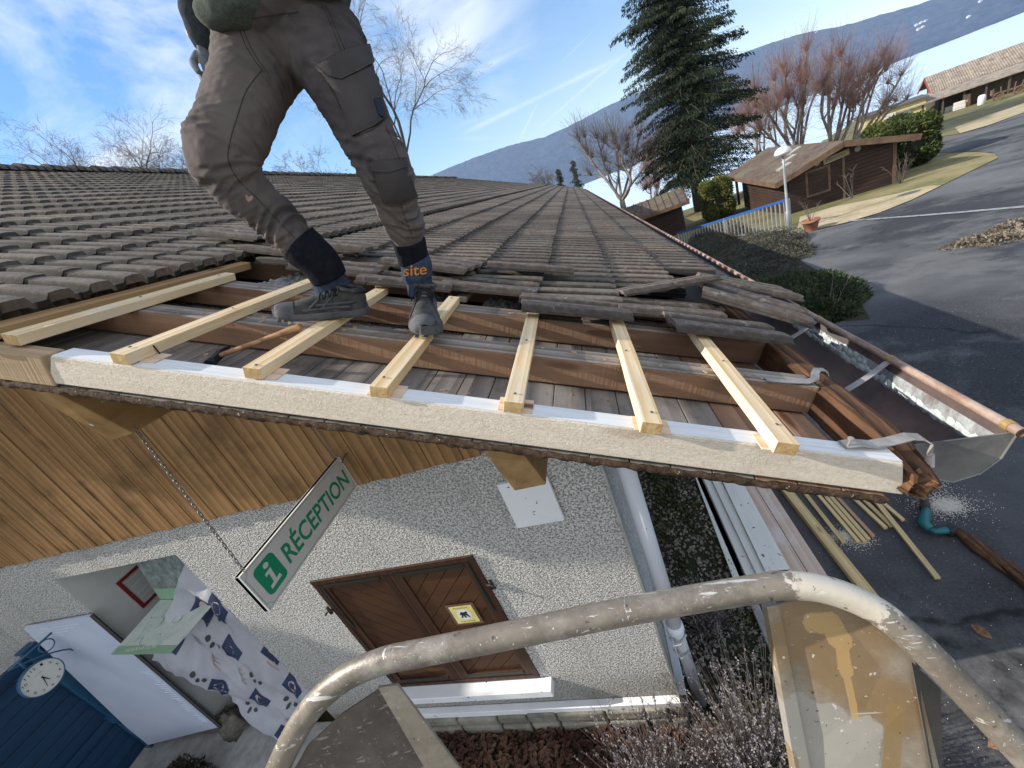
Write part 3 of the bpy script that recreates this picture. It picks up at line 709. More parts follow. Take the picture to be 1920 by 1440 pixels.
def strap(pts, w=.022, th=.0025, name='gutter_bracket'):
    b = MB(); P = [Vector(p) for p in pts]; vs = []
    for i, p in enumerate(P):
        t_ = (P[min(i+1, len(P)-1)] - P[max(0, i-1)]).normalized(); side = t_.cross(NR)
        if side.length < .3: side = YV.copy()
        side = Vector((0,1,0)) if abs(side.y) > .2 or side.length < .3 else side.normalized()
        side = (side - t_ * side.dot(t_)).normalized(); nn = t_.cross(side).normalized()
        for a, c_ in ((-1,-1),(1,-1),(1,1),(-1,1)): vs.append(p + side * (w/2*a) + nn * (th/2*c_))
    b.add(vs, [(i*4+k, i*4+(k+1) % 4, (i+1)*4+(k+1) % 4, (i+1)*4+k) for i in range(len(P)-1) for k in range(4)] + [(3,2,1,0), tuple(len(vs)-4+k for k in range(4))])
    return obj(name, b, M_strap, gut)
for yb, tail in ((1.41, [(.90,1.31,.006),(.862,1.29,.012),(.835,1.25,.014),(.815,1.21,.012),(.78,1.185,.008),(.72,1.18,.005),(.66,1.18,.004)]), (1.86, [(.90,1.72,.006),(.862,1.70,.012),(.83,1.66,.014),(.80,1.60,.010),(.76,1.58,.006),(.70,1.58,.004)])):
    strap([(.862, yb, Z(-.905)), (.845, yb, Z(-.915)), (.76, yb - .045, Z(-.925)), (.668, yb - .09, Z(-.93))] + [RF(.915, tail[0][1] + .01, -.03), RF(.912, tail[0][1], -.008)] + [RF(*q) for q in tail])
strap([RF(.69, .845, .006), RF(.72, .85, .012), RF(.765, .86, .008), RF(.81, .875, .014), RF(.85, .885, .026), RF(.875, .885, .028), RF(.893, .88, .018), RF(.902, .87, -.008), RF(.903, .86, -.035)], w=.03)
nl = MB(); nl.tube([RF(.70, .842, 0), RF(.694, .838, .028)], .0022, 8); nl.tube([RF(.694, .838, .027), RF(.6935, .8375, .030)], .006, 10)
obj('nail', nl, M_strap, gut)
# downpipe
dpz = MB(); dpz.tube([(-.105, YW + .06, Z(-1.0)), (-.105, YW + .06, Z(-2.42))], .043, 20)
dpz.tube([(-.105, YW + .06, Z(-2.42)), (-.105, YW + .06, Z(-2.47)), (-.10, YW + .06, Z(-2.52)), (-.09, YW + .05, Z(-3.25))], [.047, .05, .036, .036], 18)
dpo = obj('downpipe', dpz, nmat('white_plastic', [(.58,.60,.66),(.68,.69,.73)], scale=3, rough=.35, bmp=.05, specks=((.25,.2,.15), 30, .74)), house, smooth=True)
cb = MB(); cb.tube([(-.15, YW + .03, Z(-2.50)), (-.14, YW - .0, Z(-2.53)), (-.10, YW - .0, Z(-2.53)), (-.055, YW + .04, Z(-2.50))], .007, 8)
cb.tube([(-.15, YW + .03, Z(-2.62)), (-.12, YW - .0, Z(-2.66)), (-.06, YW + .02, Z(-2.64))], .006, 8); obj('pipe_clamp', cb, M_zinc, dpo, smooth=True)
# insulation seen in the gaps
M_wool = nmat('mineral_wool', [(.12,.125,.13),(.30,.31,.32),(.5,.51,.52)], scale=40, detail=8, nr=.75, rough=1, bmp=1, bdist=.01)
for (s0, s1, y0, y1, d_) in ((-.36, -.14, 1.68, 1.90, -.045), (-1.46, -1.14, 1.68, 2.0, -.04), (-.62, -.46, 1.70, 1.9, -.05)):
    b = MB(); b.grid(lambda u, v: (s0 + (s1-s0)*u, y0 + (y1-y0)*v, d_ + .035 * noise.noise(Vector((u*9+s0*7, v*9, 2))) + .02 * noise.noise(Vector((u*30, v*30, s0))) - .05 * (abs(2*u-1)**4)), 26, 22)
    obj('insulation', b, M_wool, house, MR, label='grey mineral wool showing in a gap')
# ================================================================ ROOF WORK: battens, loose tiles, hammer
M_bat = wood('new_batten_wood', (.84,.68,.45), (.66,.43,.20), 'Y', 2.2, rough=.7, knots=(.50,.28,.10), knotamt=.5, bmp=.25, stain=((.70,.62,.48), .5))
M_end = nmat('end_grain', [(.40,.24,.09),(.62,.44,.22)], scale=60, sc3=(1,1,1), rough=.8, bmp=.3)
M_shim = wood('pink_shim_wood', (.78,.60,.44), (.62,.42,.28), 'X', 1.5, rough=.8)
M_nail = plain('nail_steel', (.16,.15,.14), .4, .7)
bats = [
 (-1.437, .835, 1.64, -.01, 'pale batten furthest uphill, its end resting on the old sawn rafter'),
 (-1.083, .805, 1.70, .00, 'pale batten with a dark nail in its side near the gable end'),
 (-.728, .815, 1.66, -.02, 'pale batten under the side-on shoe, the hammer handle beside it'),
 (-.392, .80, 1.63, -.03, 'pale batten under the shoe that points at the viewer'),
 (-.068, .806, 1.62, -.013, 'wavy-grained pale batten, first one downhill of the worker'),
 (.247, .79, 1.585, .00, 'pale batten between the wavy-grained one and the one at the eave'),
 (.530, .775, 1.575, .012, 'bright yellow-sided batten nearest the gutter')]
for i, (s_, y0, y1, ds, lab) in enumerate(bats):
    M = MR @ Matrix.Translation((s_, y0, .004)) @ Matrix.Rotation(-ds / .8, 4, 'Z')
    b = MB(); n_ = 14; L = y1 - y0
    vs = []
    for k in range(n_ + 1):
        t = k / n_; j = [noise.noise(Vector((t * 3, q * 9, i * 5))) * .0022 for q in range(4)]
        y = L * t
        vs += [(-.023 + j[0], y, 0), (.023 + j[1], y, 0), (.023 + j[2], y, .030 + j[0]), (-.023 + j[3], y, .030 + j[1])]
    b.add(vs, [(k*4+q, k*4+(q+1) % 4, (k+1)*4+(q+1) % 4, (k+1)*4+q) for k in range(n_) for q in range(4)] + [(0,1,2,3)[::-1], tuple(n_*4+q for q in range(4))])
    o = obj('roof_batten', b, [M_bat, M_end], None, M, bevel=.0016, label=lab, cat='batten', group='new roof battens laid across the stripped rafters')
    for pl_ in o.data.polygons[-2:]: pl_.material_index = 1
    if i > 0:
        sh = MB(); x0 = RND.uniform(-.040, -.030)
        sh.box((x0, .012, -.0035), (x0 + .085, .072, .0))
        if i == 1: sh = MB().box((-.028, .03, -.0035), (.06, .085, 0))
        obj('shim', sh, M_shim, o, M, bevel=.001)
    for yy in (.84, 1.215, 1.59):
        if y0 + .02 < yy < y1 - .02:
            nh = MB(); nh.rev([(.0001,.0016),(.0036,.0013),(.0040,0)], M @ Matrix.Translation((RND.uniform(-.008,.008), yy - y0 + RND.uniform(-.01,.01), .0318)), 8); obj('nail_head', nh, M_nail, o)
    if i == 1:
        nm_ = MB(); nm_.tube([(.024, .075, .026), (.030, .080, -.002)], .0022, 6); obj('nail', nm_, plain('dark_iron', (.03,.03,.03), .5, .6), o, M)
# loose tiles (head-left end A, nose end B in roof coordinates)
def loose(A, B, roll, lab, w=3, flip=False):
    A, B = Vector(A), Vector(B); x = (B - A).normalized()
    M = MR @ frame(A, x, Vector((0, sin(radians(roll)), cos(radians(roll)))))
    b = MB(); tile(b, .42, 0, n=w, dlow=.012, dup=.008, full=True, rough=.0016, th=.010, hs=.8)
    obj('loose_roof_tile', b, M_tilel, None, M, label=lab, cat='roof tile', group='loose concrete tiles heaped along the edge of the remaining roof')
loose((.29, 1.71, .085), (.68, 1.80, .165), 14, 'loose tile propped up at a tilt, largest of the heap above the eave', 2)
loose((.72, 2.02, .10), (1.10, 1.98, .075), 4, 'loose tile at the back of the heap, its nose over the gutter')
loose((.585, 1.70, .115), (.955, 1.60, .06), -3, 'loose tile with a chalky broken head, just above the lowest one of the heap', 2)
loose((.435, 1.40, .055), (.85, 1.43, .035), 3, 'lowest loose tile with white scale on its head, above the eave batten', 2)
loose((.255, 1.56, .05), (.66, 1.58, .05), 2, 'loose tile under the propped one, level with the batten ends', 2)
loose((-.345, 1.93, .10), (.055, 1.96, .10), 3, 'narrow loose tile lying flat on the intact ribbed tiles', 1)
loose((-.12, 1.43, .06), (.27, 1.47, .05), 2, 'loose tile at the end of the wavy-grained batten', 2)
loose((-2.0, 2.05, .105), (-1.58, 2.0, .105), 2, 'loose tile on the intact roof uphill of the bent knee')
loose((-1.62, 1.90, .075), (-1.2, 1.88, .07), 3, 'loose tile end-on beyond the furthest uphill batten')
loose((-1.36, 1.93, .12), (-.96, 1.90, .12), 3, 'loose tile stacked behind the side-on shoe, upper of the two', 2)
loose((-1.22, 1.70, .06), (-.82, 1.70, .055), 2, 'loose tile stacked behind the side-on shoe, lower of the two')
loose((-.83, 1.80, .10), (-.41, 1.76, .095), 4, 'loose tile right behind the printed sock cuff')
loose((-.86, 1.62, .05), (-.46, 1.63, .045), 2, 'loose tile lying low between the two shoes')
loose((-.50, 1.66, .05), (-.10, 1.66, .05), 2, 'loose tile right beyond the shoe that points at the viewer', 2)
# broken pieces and debris
db = MB()
for i in range(150):
    s_ = RND.uniform(-1.3, .78); y = RND.choice([RND.uniform(.9, 1.14), RND.uniform(1.19, 1.25), RND.uniform(1.28, 1.5), RND.uniform(1.56, 1.64)]); d_ = 0 if 1.18 < y < 1.26 or y > 1.55 else -.098
    r_ = RND.uniform(.0015, .007)
    M = MR @ Matrix.Translation((s_, y, d_)) @ Matrix.Rotation(RND.random() * 6, 4, 'Z')
    db.box((-r_ * RND.uniform(1, 2.6), -r_, 0), (r_, r_ * .8, r_ * .5), M)
obj('wood_chips', db, nmat('chip_wood', [(.12,.09,.06),(.35,.24,.15),(.55,.42,.28)], scale=8, rough=.9), label='small wood chips and grit strewn over the boards and rafters', cat='wood chips', kind='stuff')
# hammer: handle end near the shoe, head on the boards
hm = thing('hammer', 'worn hammer with a wooden handle lying on the soffit boards', 'hammer', RF(-.93, .98, -.08))
A = CAM + (RF(*onS(408, 668, -.06)) - CAM) * 1.0; Bp = RF(*onS(565, 612, .035))
hx = (Bp - A).normalized()
hb = MB(); pts = [A + (Bp - A) * t for t in (0, .1, .3, .6, .85, .97, 1)]
hb.tube(pts, [(.010,.008), (.010,.008), (.009,.008), (.010,.0085), (.0125,.011), (.013,.0115), (.0115,.010)], 14)
obj('handle', hb, wood('hammer_handle_wood', (.45,.26,.13), (.25,.13,.06), 'X', 3, rough=.5), hm, smooth=True)
hd = MB(); side = hx.cross(NR).normalized(); upv = side.cross(hx).normalized()
Mh = frame(A, side, upv)
hd.box((-.030, -.011, -.011), (.045, .011, .011), Mh); 
hd.hexa([Mh @ Vector(q) for q in ((-.03,-.011,-.011),(-.075,-.013,-.003),(-.075,.013,-.003),(-.03,.011,-.011))], [Mh @ Vector(q) for q in ((-.03,-.011,.011),(-.075,-.013,.002),(-.075,.013,.002),(-.03,.011,.011))])
hd.rev([(.001,.045),(.015,.045),(.015,.062),(.001,.063)], Mh @ Matrix.Rotation(radians(90), 4, 'Y'), 14)
obj('hammer_head', hd, plain('black_iron', (.035,.035,.04), .45, .7), hm, bevel=.002)
# ================================================================ WALL FITTINGS
DG = None
def text(body, M, w, h, mat, parent, name='lettering', shear=0, bold=0, ext=.0006, font_scale=1):
    cu = bpy.data.curves.new('t', 'FONT'); cu.body = body; cu.size = 1; cu.extrude = 0; cu.offset = bold; cu.shear = shear
    cu.resolution_u = 4
    o = bpy.data.objects.new('t', cu); COL.objects.link(o); bpy.context.view_layer.update()
    me = bpy.data.meshes.new_from_object(o.evaluated_get(bpy.context.evaluated_depsgraph_get())); bpy.data.objects.remove(o)
    xs = [v.co.x for v in me.vertices]; ys = [v.co.y for v in me.vertices]
    x0, x1, y0, y1 = min(xs), max(xs), min(ys), max(ys)
    b = MB(); b.v = [((v.co.x - x0) / (x1 - x0) * w, (v.co.y - y0) / (y1 - y0) * h, ext) for v in me.vertices]
    b.f = [tuple(p.vertices) for p in me.polygons]
    return obj(name, b, mat, parent, M)
M_green = plain('sign_green', (.0,.25,.12), .5); M_cream = plain('sign_face', (.62,.60,.58), .45); M_edge = plain('sign_edge', (.70,.71,.66), .5)
SX = -1.366
MS = Matrix(((0, 0, 1, SX), (1, 0, 0, .775), (0, 1, 0, Z(-.925)), (0, 0, 0, 1)))   # local x along +Y, y up, z towards +X
sg = thing('hanging_sign', 'white hanging sign reading RÉCEPTION in green with an i emblem', 'sign', M=MS)
SW, SH = .655, .178
b = MB(); b.box((0, 0, -.022), (SW, SH, -.004)); b.box((.004, .004, -.004), (SW - .004, SH - .004, 0)); obj('panel', b, M_cream, sg, MS, bevel=.001)
b = MB()
for a, c_ in (((0,0,-.023),(SW,.0035,.0022)), ((0,SH-.0035,-.023),(SW,SH,.0022)), ((0,.0036,-.023),(.0035,SH-.0036,.0022)), ((SW-.0035,.0036,-.023),(SW,SH-.0036,.0022))): b.box(a, c_)
obj('rim', b, M_edge, sg, MS)
def outline(x0, y0, x1, y1, r, wd, z):          # thin border line with scooped corners
    P = []
    for cx, cy, a0 in ((x0, y0, 90), (x1, y0, 180), (x1, y1, 270), (x0, y1, 0)):
        for k in range(7):
            a = radians(a0 - 90 * k / 6); P.append((cx + r * cos(a), cy + r * sin(a)))
    b = MB(); n = len(P)
    C_ = Vector(((x0+x1)/2, (y0+y1)/2))
    for i in range(n):
        p, q = Vector(P[i]), Vector(P[(i+1) % n]); d_ = (q - p)
        if d_.length < 1e-6: continue
        nn = Vector((-d_.y, d_.x)).normalized() * wd / 2
        b.add([(p.x-nn.x,p.y-nn.y,z),(q.x-nn.x,q.y-nn.y,z),(q.x+nn.x,q.y+nn.y,z),(p.x+nn.x,p.y+nn.y,z)], [(0,1,2,3)])
    return b
obj('border_line', outline(.008, .008, SW-.008, SH-.008, .018, .0014, .0008), plain('grey_green', (.16,.27,.22), .5), sg, MS)
b = MB(); rr = .02; P = []
for cx, cy, a0 in ((.035+rr,.028+rr,180),(.135-rr,.028+rr,270),(.135-rr,.15-rr,0),(.035+rr,.15-rr,90)):
    for k in range(7): a = radians(a0 + 15*k); P.append((cx+rr*cos(a), cy+rr*sin(a), .0006))
b.add([Vector(p) for p in P], [tuple(range(len(P)))]); obj('i_emblem', b, M_green, sg, MS)
b = MB(); 
b.add([Vector((.088 + .012*cos(2*pi*k/16), .127 + .0105*sin(2*pi*k/16), .0012)) for k in range(16)], [tuple(range(16))])
for q in ([(.066,.106),(.096,.108),(.090,.060),(.108,.062),(.110,.048),(.054,.045),(.056,.058),(.074,.060),(.079,.096),(.064,.095)],): b.add([(x,y,.0012) for x, y in q], [tuple(range(len(q)))])
obj('i_letter', b, M_cream, sg, MS)
text('RÉCEPTION', MS @ Matrix.Translation((.158, .045, 0)), .475, .098, M_green, sg, shear=.12, bold=.02)
M_chain = plain('chain_steel', (.20,.19,.18), .4, .7)
def chain(A, B, parent, ln=.021, r=.0016, wd=.0055, name='chain'):
    A, B = Vector(A), Vector(B); L = (B - A).length; n = max(2, int(L / (ln * .78))); x = (B - A).normalized(); b = MB()
    for i in range(n):
        Mf = frame(A + x * (i + .5) / n * L, x, (0, 1, 0.01) if i % 2 else (1, .3, 0)); m_ = 12
        pts = [Mf @ Vector((cos(2*pi*k/m_) * ln * .58, sin(2*pi*k/m_) * wd, 0)) for k in range(m_)]; pts += pts[:2]
        b.tube(pts, r, 5, caps=False)
    return obj(name, b, M_chain, parent, smooth=True)
chain((SX, .80, Z(-.745)), (-1.545, .945, Z(-.20)), sg); chain((SX, 1.40, Z(-.745)), (SX, 1.37, roofz(SX, -.115)), sg)
b = MB(); b.tube([(SX, 1.425, Z(-.78)), (SX + .006, 1.45, Z(-.765)), (SX + .01, 1.47, Z(-.76)), (SX + .01, 1.485, Z(-.775))], .004, 6); obj('wall_hook', b, M_chain, sg)
# metal cover plate under the purlin
b = MB(); b.box((-.705, YW-.028, Z(-1.42)), (-.455, YW-.006, Z(-1.13)))
cp = obj('cover_plate', b, M_white, house, bevel=.003)
# ---- shutters
M_shut = wood('shutter_wood', (.105,.048,.021), (.048,.021,.010), 'X', .9, rough=.5, knotamt=.5, bmp=.3)
M_shutf = wood('shutter_frame_wood', (.065,.029,.015), (.030,.014,.008), 'Z', .9, rough=.5, knotamt=.3)
M_iron = plain('dark_ironwork', (.035,.032,.028), .5, .4)
def clip(poly, n_, c_):                  # keep points with n.p <= c
    o = []
    for i in range(len(poly)):
        a, q = poly[i-1], poly[i]; da = a[0]*n_[0]+a[1]*n_[1]-c_; dq = q[0]*n_[0]+q[1]*n_[1]-c_
        if (da <= 0) != (dq <= 0): t = da / (da - dq); o.append((a[0]+(q[0]-a[0])*t, a[1]+(q[1]-a[1])*t))
        if dq <= 0: o.append(q)
    return o
win = thing('shuttered_window', 'window closed by two dark brown wooden shutters with slanted boards', 'window', ((SHX0+SHX1)/2, YW, SHZ0))
b = MB(); e = .035
b.box((SHX0, YW - .012, SHZ1 - e), (SHX1, YW + .05, SHZ1)); b.box((SHX0, YW - .012, SHZ0), (SHX1, YW + .05, SHZ0 + .03))
b.box((SHX0, YW - .010, SHZ0 + .031), (SHX0 + e, YW + .05, SHZ1 - e - .001)); b.box((SHX1 - e, YW - .010, SHZ0 + .031), (SHX1, YW + .05, SHZ1 - e - .001))
obj('frame', b, M_shutf, win, bevel=.002)
mid = -1.60
for k, (x0, x1, sgn) in enumerate(((SHX0 + e, mid - .0015, -1), (mid + .0015, SHX1 - e, 1))):
    b = MB(); z0, z1 = SHZ0 + .032, SHZ1 - e - .002; st = .075
    y0, y1 = YW - .006, YW + .03
    b.box((x0, y0, z0), (x0 + st * (1 if k else .7), y1, z1)); b.box((x1 - st * (.7 if k else 1), y0, z0), (x1, y1, z1))
    xa, xb = x0 + st * (1 if k else .7), x1 - st * (.7 if k else 1)
    b.box((xa, y0 + .001, z1 - .05), (xb, y1, z1)); b.box((xa, y0 + .001, z0), (xb, y1, z0 + .05))
    lf = obj('shutter', b, M_shutf, win, bevel=.003)
    b = MB(); n_ = (sin(radians(45)) * sgn * -1, sin(radians(45))); c0 = min(n_[0]*x+n_[1]*z for x in (xa, xb) for z in (z0, z1)); c1 = max(n_[0]*x+n_[1]*z for x in (xa, xb) for z in (z0, z1)); c_ = c0
    while c_ < c1:
        poly = [(xa, z0+.05), (xb, z0+.05), (xb, z1-.05), (xa, z1-.05)]
        poly = clip(poly, n_, c_ + .078); poly = clip(poly, (-n_[0], -n_[1]), -c_) if poly else poly
        if len(poly) > 2: b.prism([(x, YW + .006, z) for x, z in poly], (0, .02, 0))
        c_ += .082
    obj('slanted_boards', b, M_shut, lf)
    b = MB()
    b.box((xa - .03, y0 - .006, z1 - .035), (xb + .01, y0 - .001, z1 - .012)); b.box((xa, y0 - .006, z0 + .03), (xb, y0 - .001, z0 + .055))
    xs_ = (x0 + .008) if k == 0 else (x1 - .03)
    b.box((xs_, y0 - .0065, z1 - .42), (xs_ + .02, y0 - .001, z1 - .008))
    obj('iron_strap', b, M_iron, lf)
for x, dx in ((SHX0 - .02, -.03), (SHX1 + .02, .03)):
    b = MB(); zz = SHZ1 - (.27 if dx < 0 else .24)
    b.tube([(x, YW - .012, zz + .03), (x, YW - .012, zz - .03)], .010, 8); b.tube([(x - dx, YW - .01, zz), (x + dx * .4, YW - .02, zz), (x + dx*.9, YW - .03, zz - .015)], .007, 6)
    obj('shutter_hinge', b, M_iron, win, smooth=True)
MW = Matrix(((1, 0, 0, -1.355), (0, 0, -1, YW - .0085), (0, 1, 0, Z(-2.115)), (0, 0, 0, 1)))
nt_s = thing('warning_notice', 'small yellow laminated notice with a black figure in a white circle', 'notice', M=MW)
b = MB(); b.box((-.018, -.018, 0), (.168, .173, .0012)); obj('laminate', b, plain('laminate_film', (.16,.09,.06), .25), nt_s, MW)
b = MB(); b.box((0, 0, .0012), (.15, .155, .0024)); obj('card', b, nmat('yellow_card', [(.62,.52,.12),(.74,.68,.30)], scale=9, rough=.4, bmp=0), nt_s, MW)
b = MB(); b.add([(.075 + .048*cos(2*pi*k/24), .078 + .048*sin(2*pi*k/24), .0029) for k in range(24)], [tuple(range(24))]); obj('disc', b, plain('disc_white', (.72,.72,.72), .5), nt_s, MW)
b = MB(); b.add([(x, y, .0034) for x, y in ((.045,.05),(.057,.05),(.066,.072),(.072,.05),(.082,.05),(.082,.078),(.098,.05),(.108,.052),(.096,.088),(.104,.098),(.094,.108),(.082,.10),(.06,.105),(.046,.082),(.052,.076),(.06,.084))], [tuple(range(16))]); obj('figure', b, plain('print_black', (.02,.02,.02), .6), nt_s, MW)
Mb_ = bpy.data.materials['print_black']
text('INTERDIT', MW @ Matrix.Translation((.025, .134, .0024)), .10, .011, Mb_, nt_s); text('AUX CHIENS', MW @ Matrix.Translation((.025, .010, .0024)), .10, .010, Mb_, nt_s)
# ---- notice in a red frame on the left reveal, x = -4.2
ML = Matrix(((0, 0, 1, AX0 + .006), (1, 0, 0, 1.71), (0, 1, 0, Z(-1.80)), (0, 0, 0, 1)))
rf = thing('framed_notice', 'printed notice in a dark red frame on the side wall of the recess', 'notice', M=ML)
b = MB(); w_, h_ = .43, .31; e = .024
for a, c_ in (((0,0,0),(w_,e,.014)), ((0,h_-e,0),(w_,h_,.014)), ((0,e+.0005,0),(e,h_-e-.0005,.013)), ((w_-e,e+.0005,0),(w_,h_-e-.0005,.013))): b.box(a, c_)
obj('frame', b, plain('dark_red', (.20,.015,.015), .45), rf, ML, bevel=.001)
b = MB(); b.box((e, e, .001), (w_-e, h_-e, .005)); obj('paper', b, nmat('notice_paper', [(.42,.42,.42),(.50,.50,.49)], scale=3, rough=.5, bmp=0), rf, ML)
b = MB()
for i in range(15):
    y = h_ - e - .028 - i * .015; x1 = w_ - e - .02 - RND.uniform(0, .16)
    if RND.random() < .86: b.box((e + .02, y, .005), (x1, y + .0028, .0056))
b.tube([(.30 + .05*cos(t*.5), .12 + .03*sin(t*.5), .0056) for t in range(13)], .0012, 4); obj('print', b, plain('grey_print', (.22,.2,.2), .7), rf, ML)
text('CONSIGNES', ML @ Matrix.Translation((e + .02, h_ - e - .016, .005)), .12, .011, plain('red_print', (.35,.05,.05), .7), rf)
# ---- folding map board
def quadpanel(name, P, th, mat, parent, nrm):
    b = MB(); b.prism(P, Vector(nrm) * th); return obj(name, b, mat, parent)
M_map = nmat('map_print', [(.30,.42,.40),(.50,.58,.52),(.62,.66,.60),(.55,.55,.62)], scale=9, detail=9, nr=.7, rough=.35, bmp=0)
M_gband = plain('green_band', (.26,.42,.28), .45)
mp_ = thing('map_board', 'folded site map board with green bands sticking out of the recess', 'map', atZ(260, 1226, Z(-1.75)))
c00, c10, c11, c01 = (atZ(*q, Z(-1.75)) for q in ((208,1227),(318,1225),(408,1122),(300,1125)))
lerp = lambda a, b_, t: a + (b_ - a) * t
quadpanel('map_sheet', [lerp(c00,c01,.14), lerp(c10,c11,.14), c11, c01], -.006, M_map, mp_, (0,0,1))
quadpanel('green_band', [c00, c10, lerp(c10,c11,.139), lerp(c00,c01,.139)], -.006, M_gband, mp_, (0,0,1))
u0, u1 = c01 + Vector((0,.004,.001)), c11 + Vector((0,.004,.001)); up_ = Vector((0, .10, .62))
quadpanel('green_band', [u0, u1, u1 + up_ * .17, u0 + up_ * .17], .006, M_gband, mp_, (0,1,0))
quadpanel('aerial_photo', [u0 + up_ * .171, u1 + up_ * .171, u1 + up_, u0 + up_], .006, nmat('aerial_print', [(.05,.07,.08),(.20,.24,.22),(.45,.48,.5)], scale=14, detail=9, nr=.8, rough=.35, bmp=0), mp_, (0,1,0))
b = MB()
for i in range(9):
    cx = lerp(lerp(c00, c10, RND.uniform(.15,.85)), lerp(c01, c11, RND.uniform(.15,.85)), RND.uniform(.25,.9)); r_ = RND.uniform(.02, .07); a0 = RND.random()*6
    b.tube([cx + Vector((r_*cos(a0+t*.4), r_*.8*sin(a0+t*.4), .0012)) for t in range(RND.randint(5, 12))], .0016, 4)
obj('map_lines', b, plain('map_ink', (.20,.30,.30), .6), mp_)
xd = (c10 - c00).normalized(); yd = (c01 - c00).normalized(); zd = xd.cross(yd)
Mt = Matrix(((xd.x, yd.x, zd.x, 0), (xd.y, yd.y, zd.y, 0), (xd.z, yd.z, zd.z, 0), (0, 0, 0, 1)))
tw = plain('white_print', (.75,.78,.74), .6)
text('RÉSERVATION', Matrix.Translation(c00 + xd*.14 + yd*.012 + Vector((0,0,.0006))) @ Mt, .30, .03, tw, mp_)
zu = xd.cross(up_.normalized()); Mt2 = Matrix(((xd.x, up_.normalized().x, zu.x, 0), (xd.y, up_.normalized().y, zu.y, 0), (xd.z, up_.normalized().z, zu.z, 0), (0,0,0,1)))
text('RESERVATION ET', Matrix.Translation(u0 + xd*.16 + up_*.095 - Vector((0,.0015,0))) @ Mt2, .38, .030, tw, mp_); text('DISPONIBILITE', Matrix.Translation(u0 + xd*.16 + up_*.03 - Vector((0,.0015,0))) @ Mt2, .30, .028, tw, mp_)
# ---- printed cloth
cl00, cl10, cl11, cl01 = atY(285,1240,1.47), atY(548,1388,1.40), atY(607,1312,1.53), atY(352,1040,1.63)
cl00 = lerp(cl00, atY(300,1215,1.5), .3)
def cloth(u, v, off=0.0):
    p = lerp(lerp(cl00, cl10, u), lerp(cl01, cl11, u), v)
    wv = .024 * sin(u * 9 + v * 5) * (1 - v * .5) + .014 * sin(v * 17 - u * 6) + .030 * noise.noise(Vector((u * 5, v * 5, 2))) + .022 * (1 - abs(noise.noise(Vector((u * 11 + v * 4, v * 6, 5)))) * 2)
    edge = .020 * sin(u * 11) * (1 - v) ** 3
    return p + Vector((0, -wv - off, edge))
clo = thing('printed_cloth', 'crumpled white cloth printed with navy squares, hung in the recess', 'cloth', lerp(cl00, cl11, .5))
b = MB(); b.grid(lambda u, v: cloth(u, v), 50, 36)
obj('fabric', b, nmat('cloth_white', [(.30,.31,.35),(.44,.44,.48)], scale=3, rough=.8, bmp=.2, bscale=12), clo, smooth=True)
def motif(u0, v0, u1, v1, mat, name='motif', shape=None, skew=0):
    b = MB()
    if shape == 'oval':
        b.v = [tuple(cloth((u0+u1)/2 + (u1-u0)/2*cos(2*pi*k/14), (v0+v1)/2 + (v1-v0)/2*sin(2*pi*k/14), .004)) for k in range(14)]; b.f = [tuple(range(14))]
    else: b.grid(lambda u, v: cloth(u0 + (u1-u0)*u + skew*v, v0 + (v1-v0)*v, .003), 8, 6)
    obj(name, b, mat, clo, smooth=True)
M_navy = plain('navy_print', (.02,.035,.085), .6); M_leaf = plain('dark_leaf_print', (.05,.06,.06), .6); M_skin = plain('pale_pink_print', (.45,.33,.33), .6); M_redp = plain('rust_print', (.38,.28,.27), .6)
for (u, v) in ((.07,.30),(.42,.10),(.40,.64),(.68,.36),(.16,.70),(.80,.80),(.93,.14),(.24,.90),(.60,.92)):
    motif(max(0,u-.055), max(.005,v-.085), min(1,u+.065), min(.98,v+.09), M_navy, skew=.0); motif(u-.03, v-.04, u+.03, v+.06, M_skin, shape='oval')
for (u, v) in ((.24,.52),(.55,.55),(.80,.52),(.62,.12),(.25,.12),(.22,.80)):
    motif(u, v, u+.03, v+.06, M_leaf, shape='oval'); motif(u+.04, v-.05, u+.06, v+.02, M_leaf, shape='oval'); motif(u+.07, v+.0, u+.095, v+.05, M_leaf, shape='oval')
for (u, v) in ((.17,.42),(.48,.42),(.30,.30),(.88,.30),(.60,.80)):
    for k in range(3): motif(u, v+.03*k, u+.09-.02*k, v+.012+.03*k, M_redp)
# ---- white notice board on the wall
WBp = [atY(43,1178,1.46), atY(172,1155,1.46), atY(412,1363,1.44), atY(273,1398,1.40)]
wb = thing('notice_board', 'tall white board leaning on the wall, left of the recess', 'board', lerp(WBp[2], WBp[3], .5))
b = MB(); b.prism(WBp, (0, .02, 0)); obj('panel', b, nmat('white_board', [(.50,.56,.68),(.58,.63,.74)], scale=3, rough=.4, bmp=0), wb)
b = MB(); b.tube([WBp[1] + Vector((.01,0,.01)), WBp[2] + Vector((.01,0,-.01))], .014, 4); obj('dark_edge', b, plain('dark_gap', (.06,.055,.05), .8), wb)
b = MB()
for k in range(26):
    t = k / 26; p = lerp(WBp[1], WBp[2], .45 + .5 * t) + Vector((-.05, -.004, 0)); q = p + Vector((-.06 - .05*RND.random(), 0, .01)); b.tube([p, q], .003, 4)
for k in range(22):
    t = k / 22; p = lerp(WBp[3], WBp[2], .08 + .8 * t) + Vector((0, -.004, .10)); b.box(p, p + Vector((.03, .002, .012)))
for r_ in range(4):
    p = lerp(WBp[0], WBp[1], .12) + Vector((0, -.004, -.05 - r_*.03)); b.box(p, p + Vector((.55 - .1*r_, .002, .010)))
hw = obj('handwriting', b, plain('faint_marker', (.66,.70,.78), .6), wb)
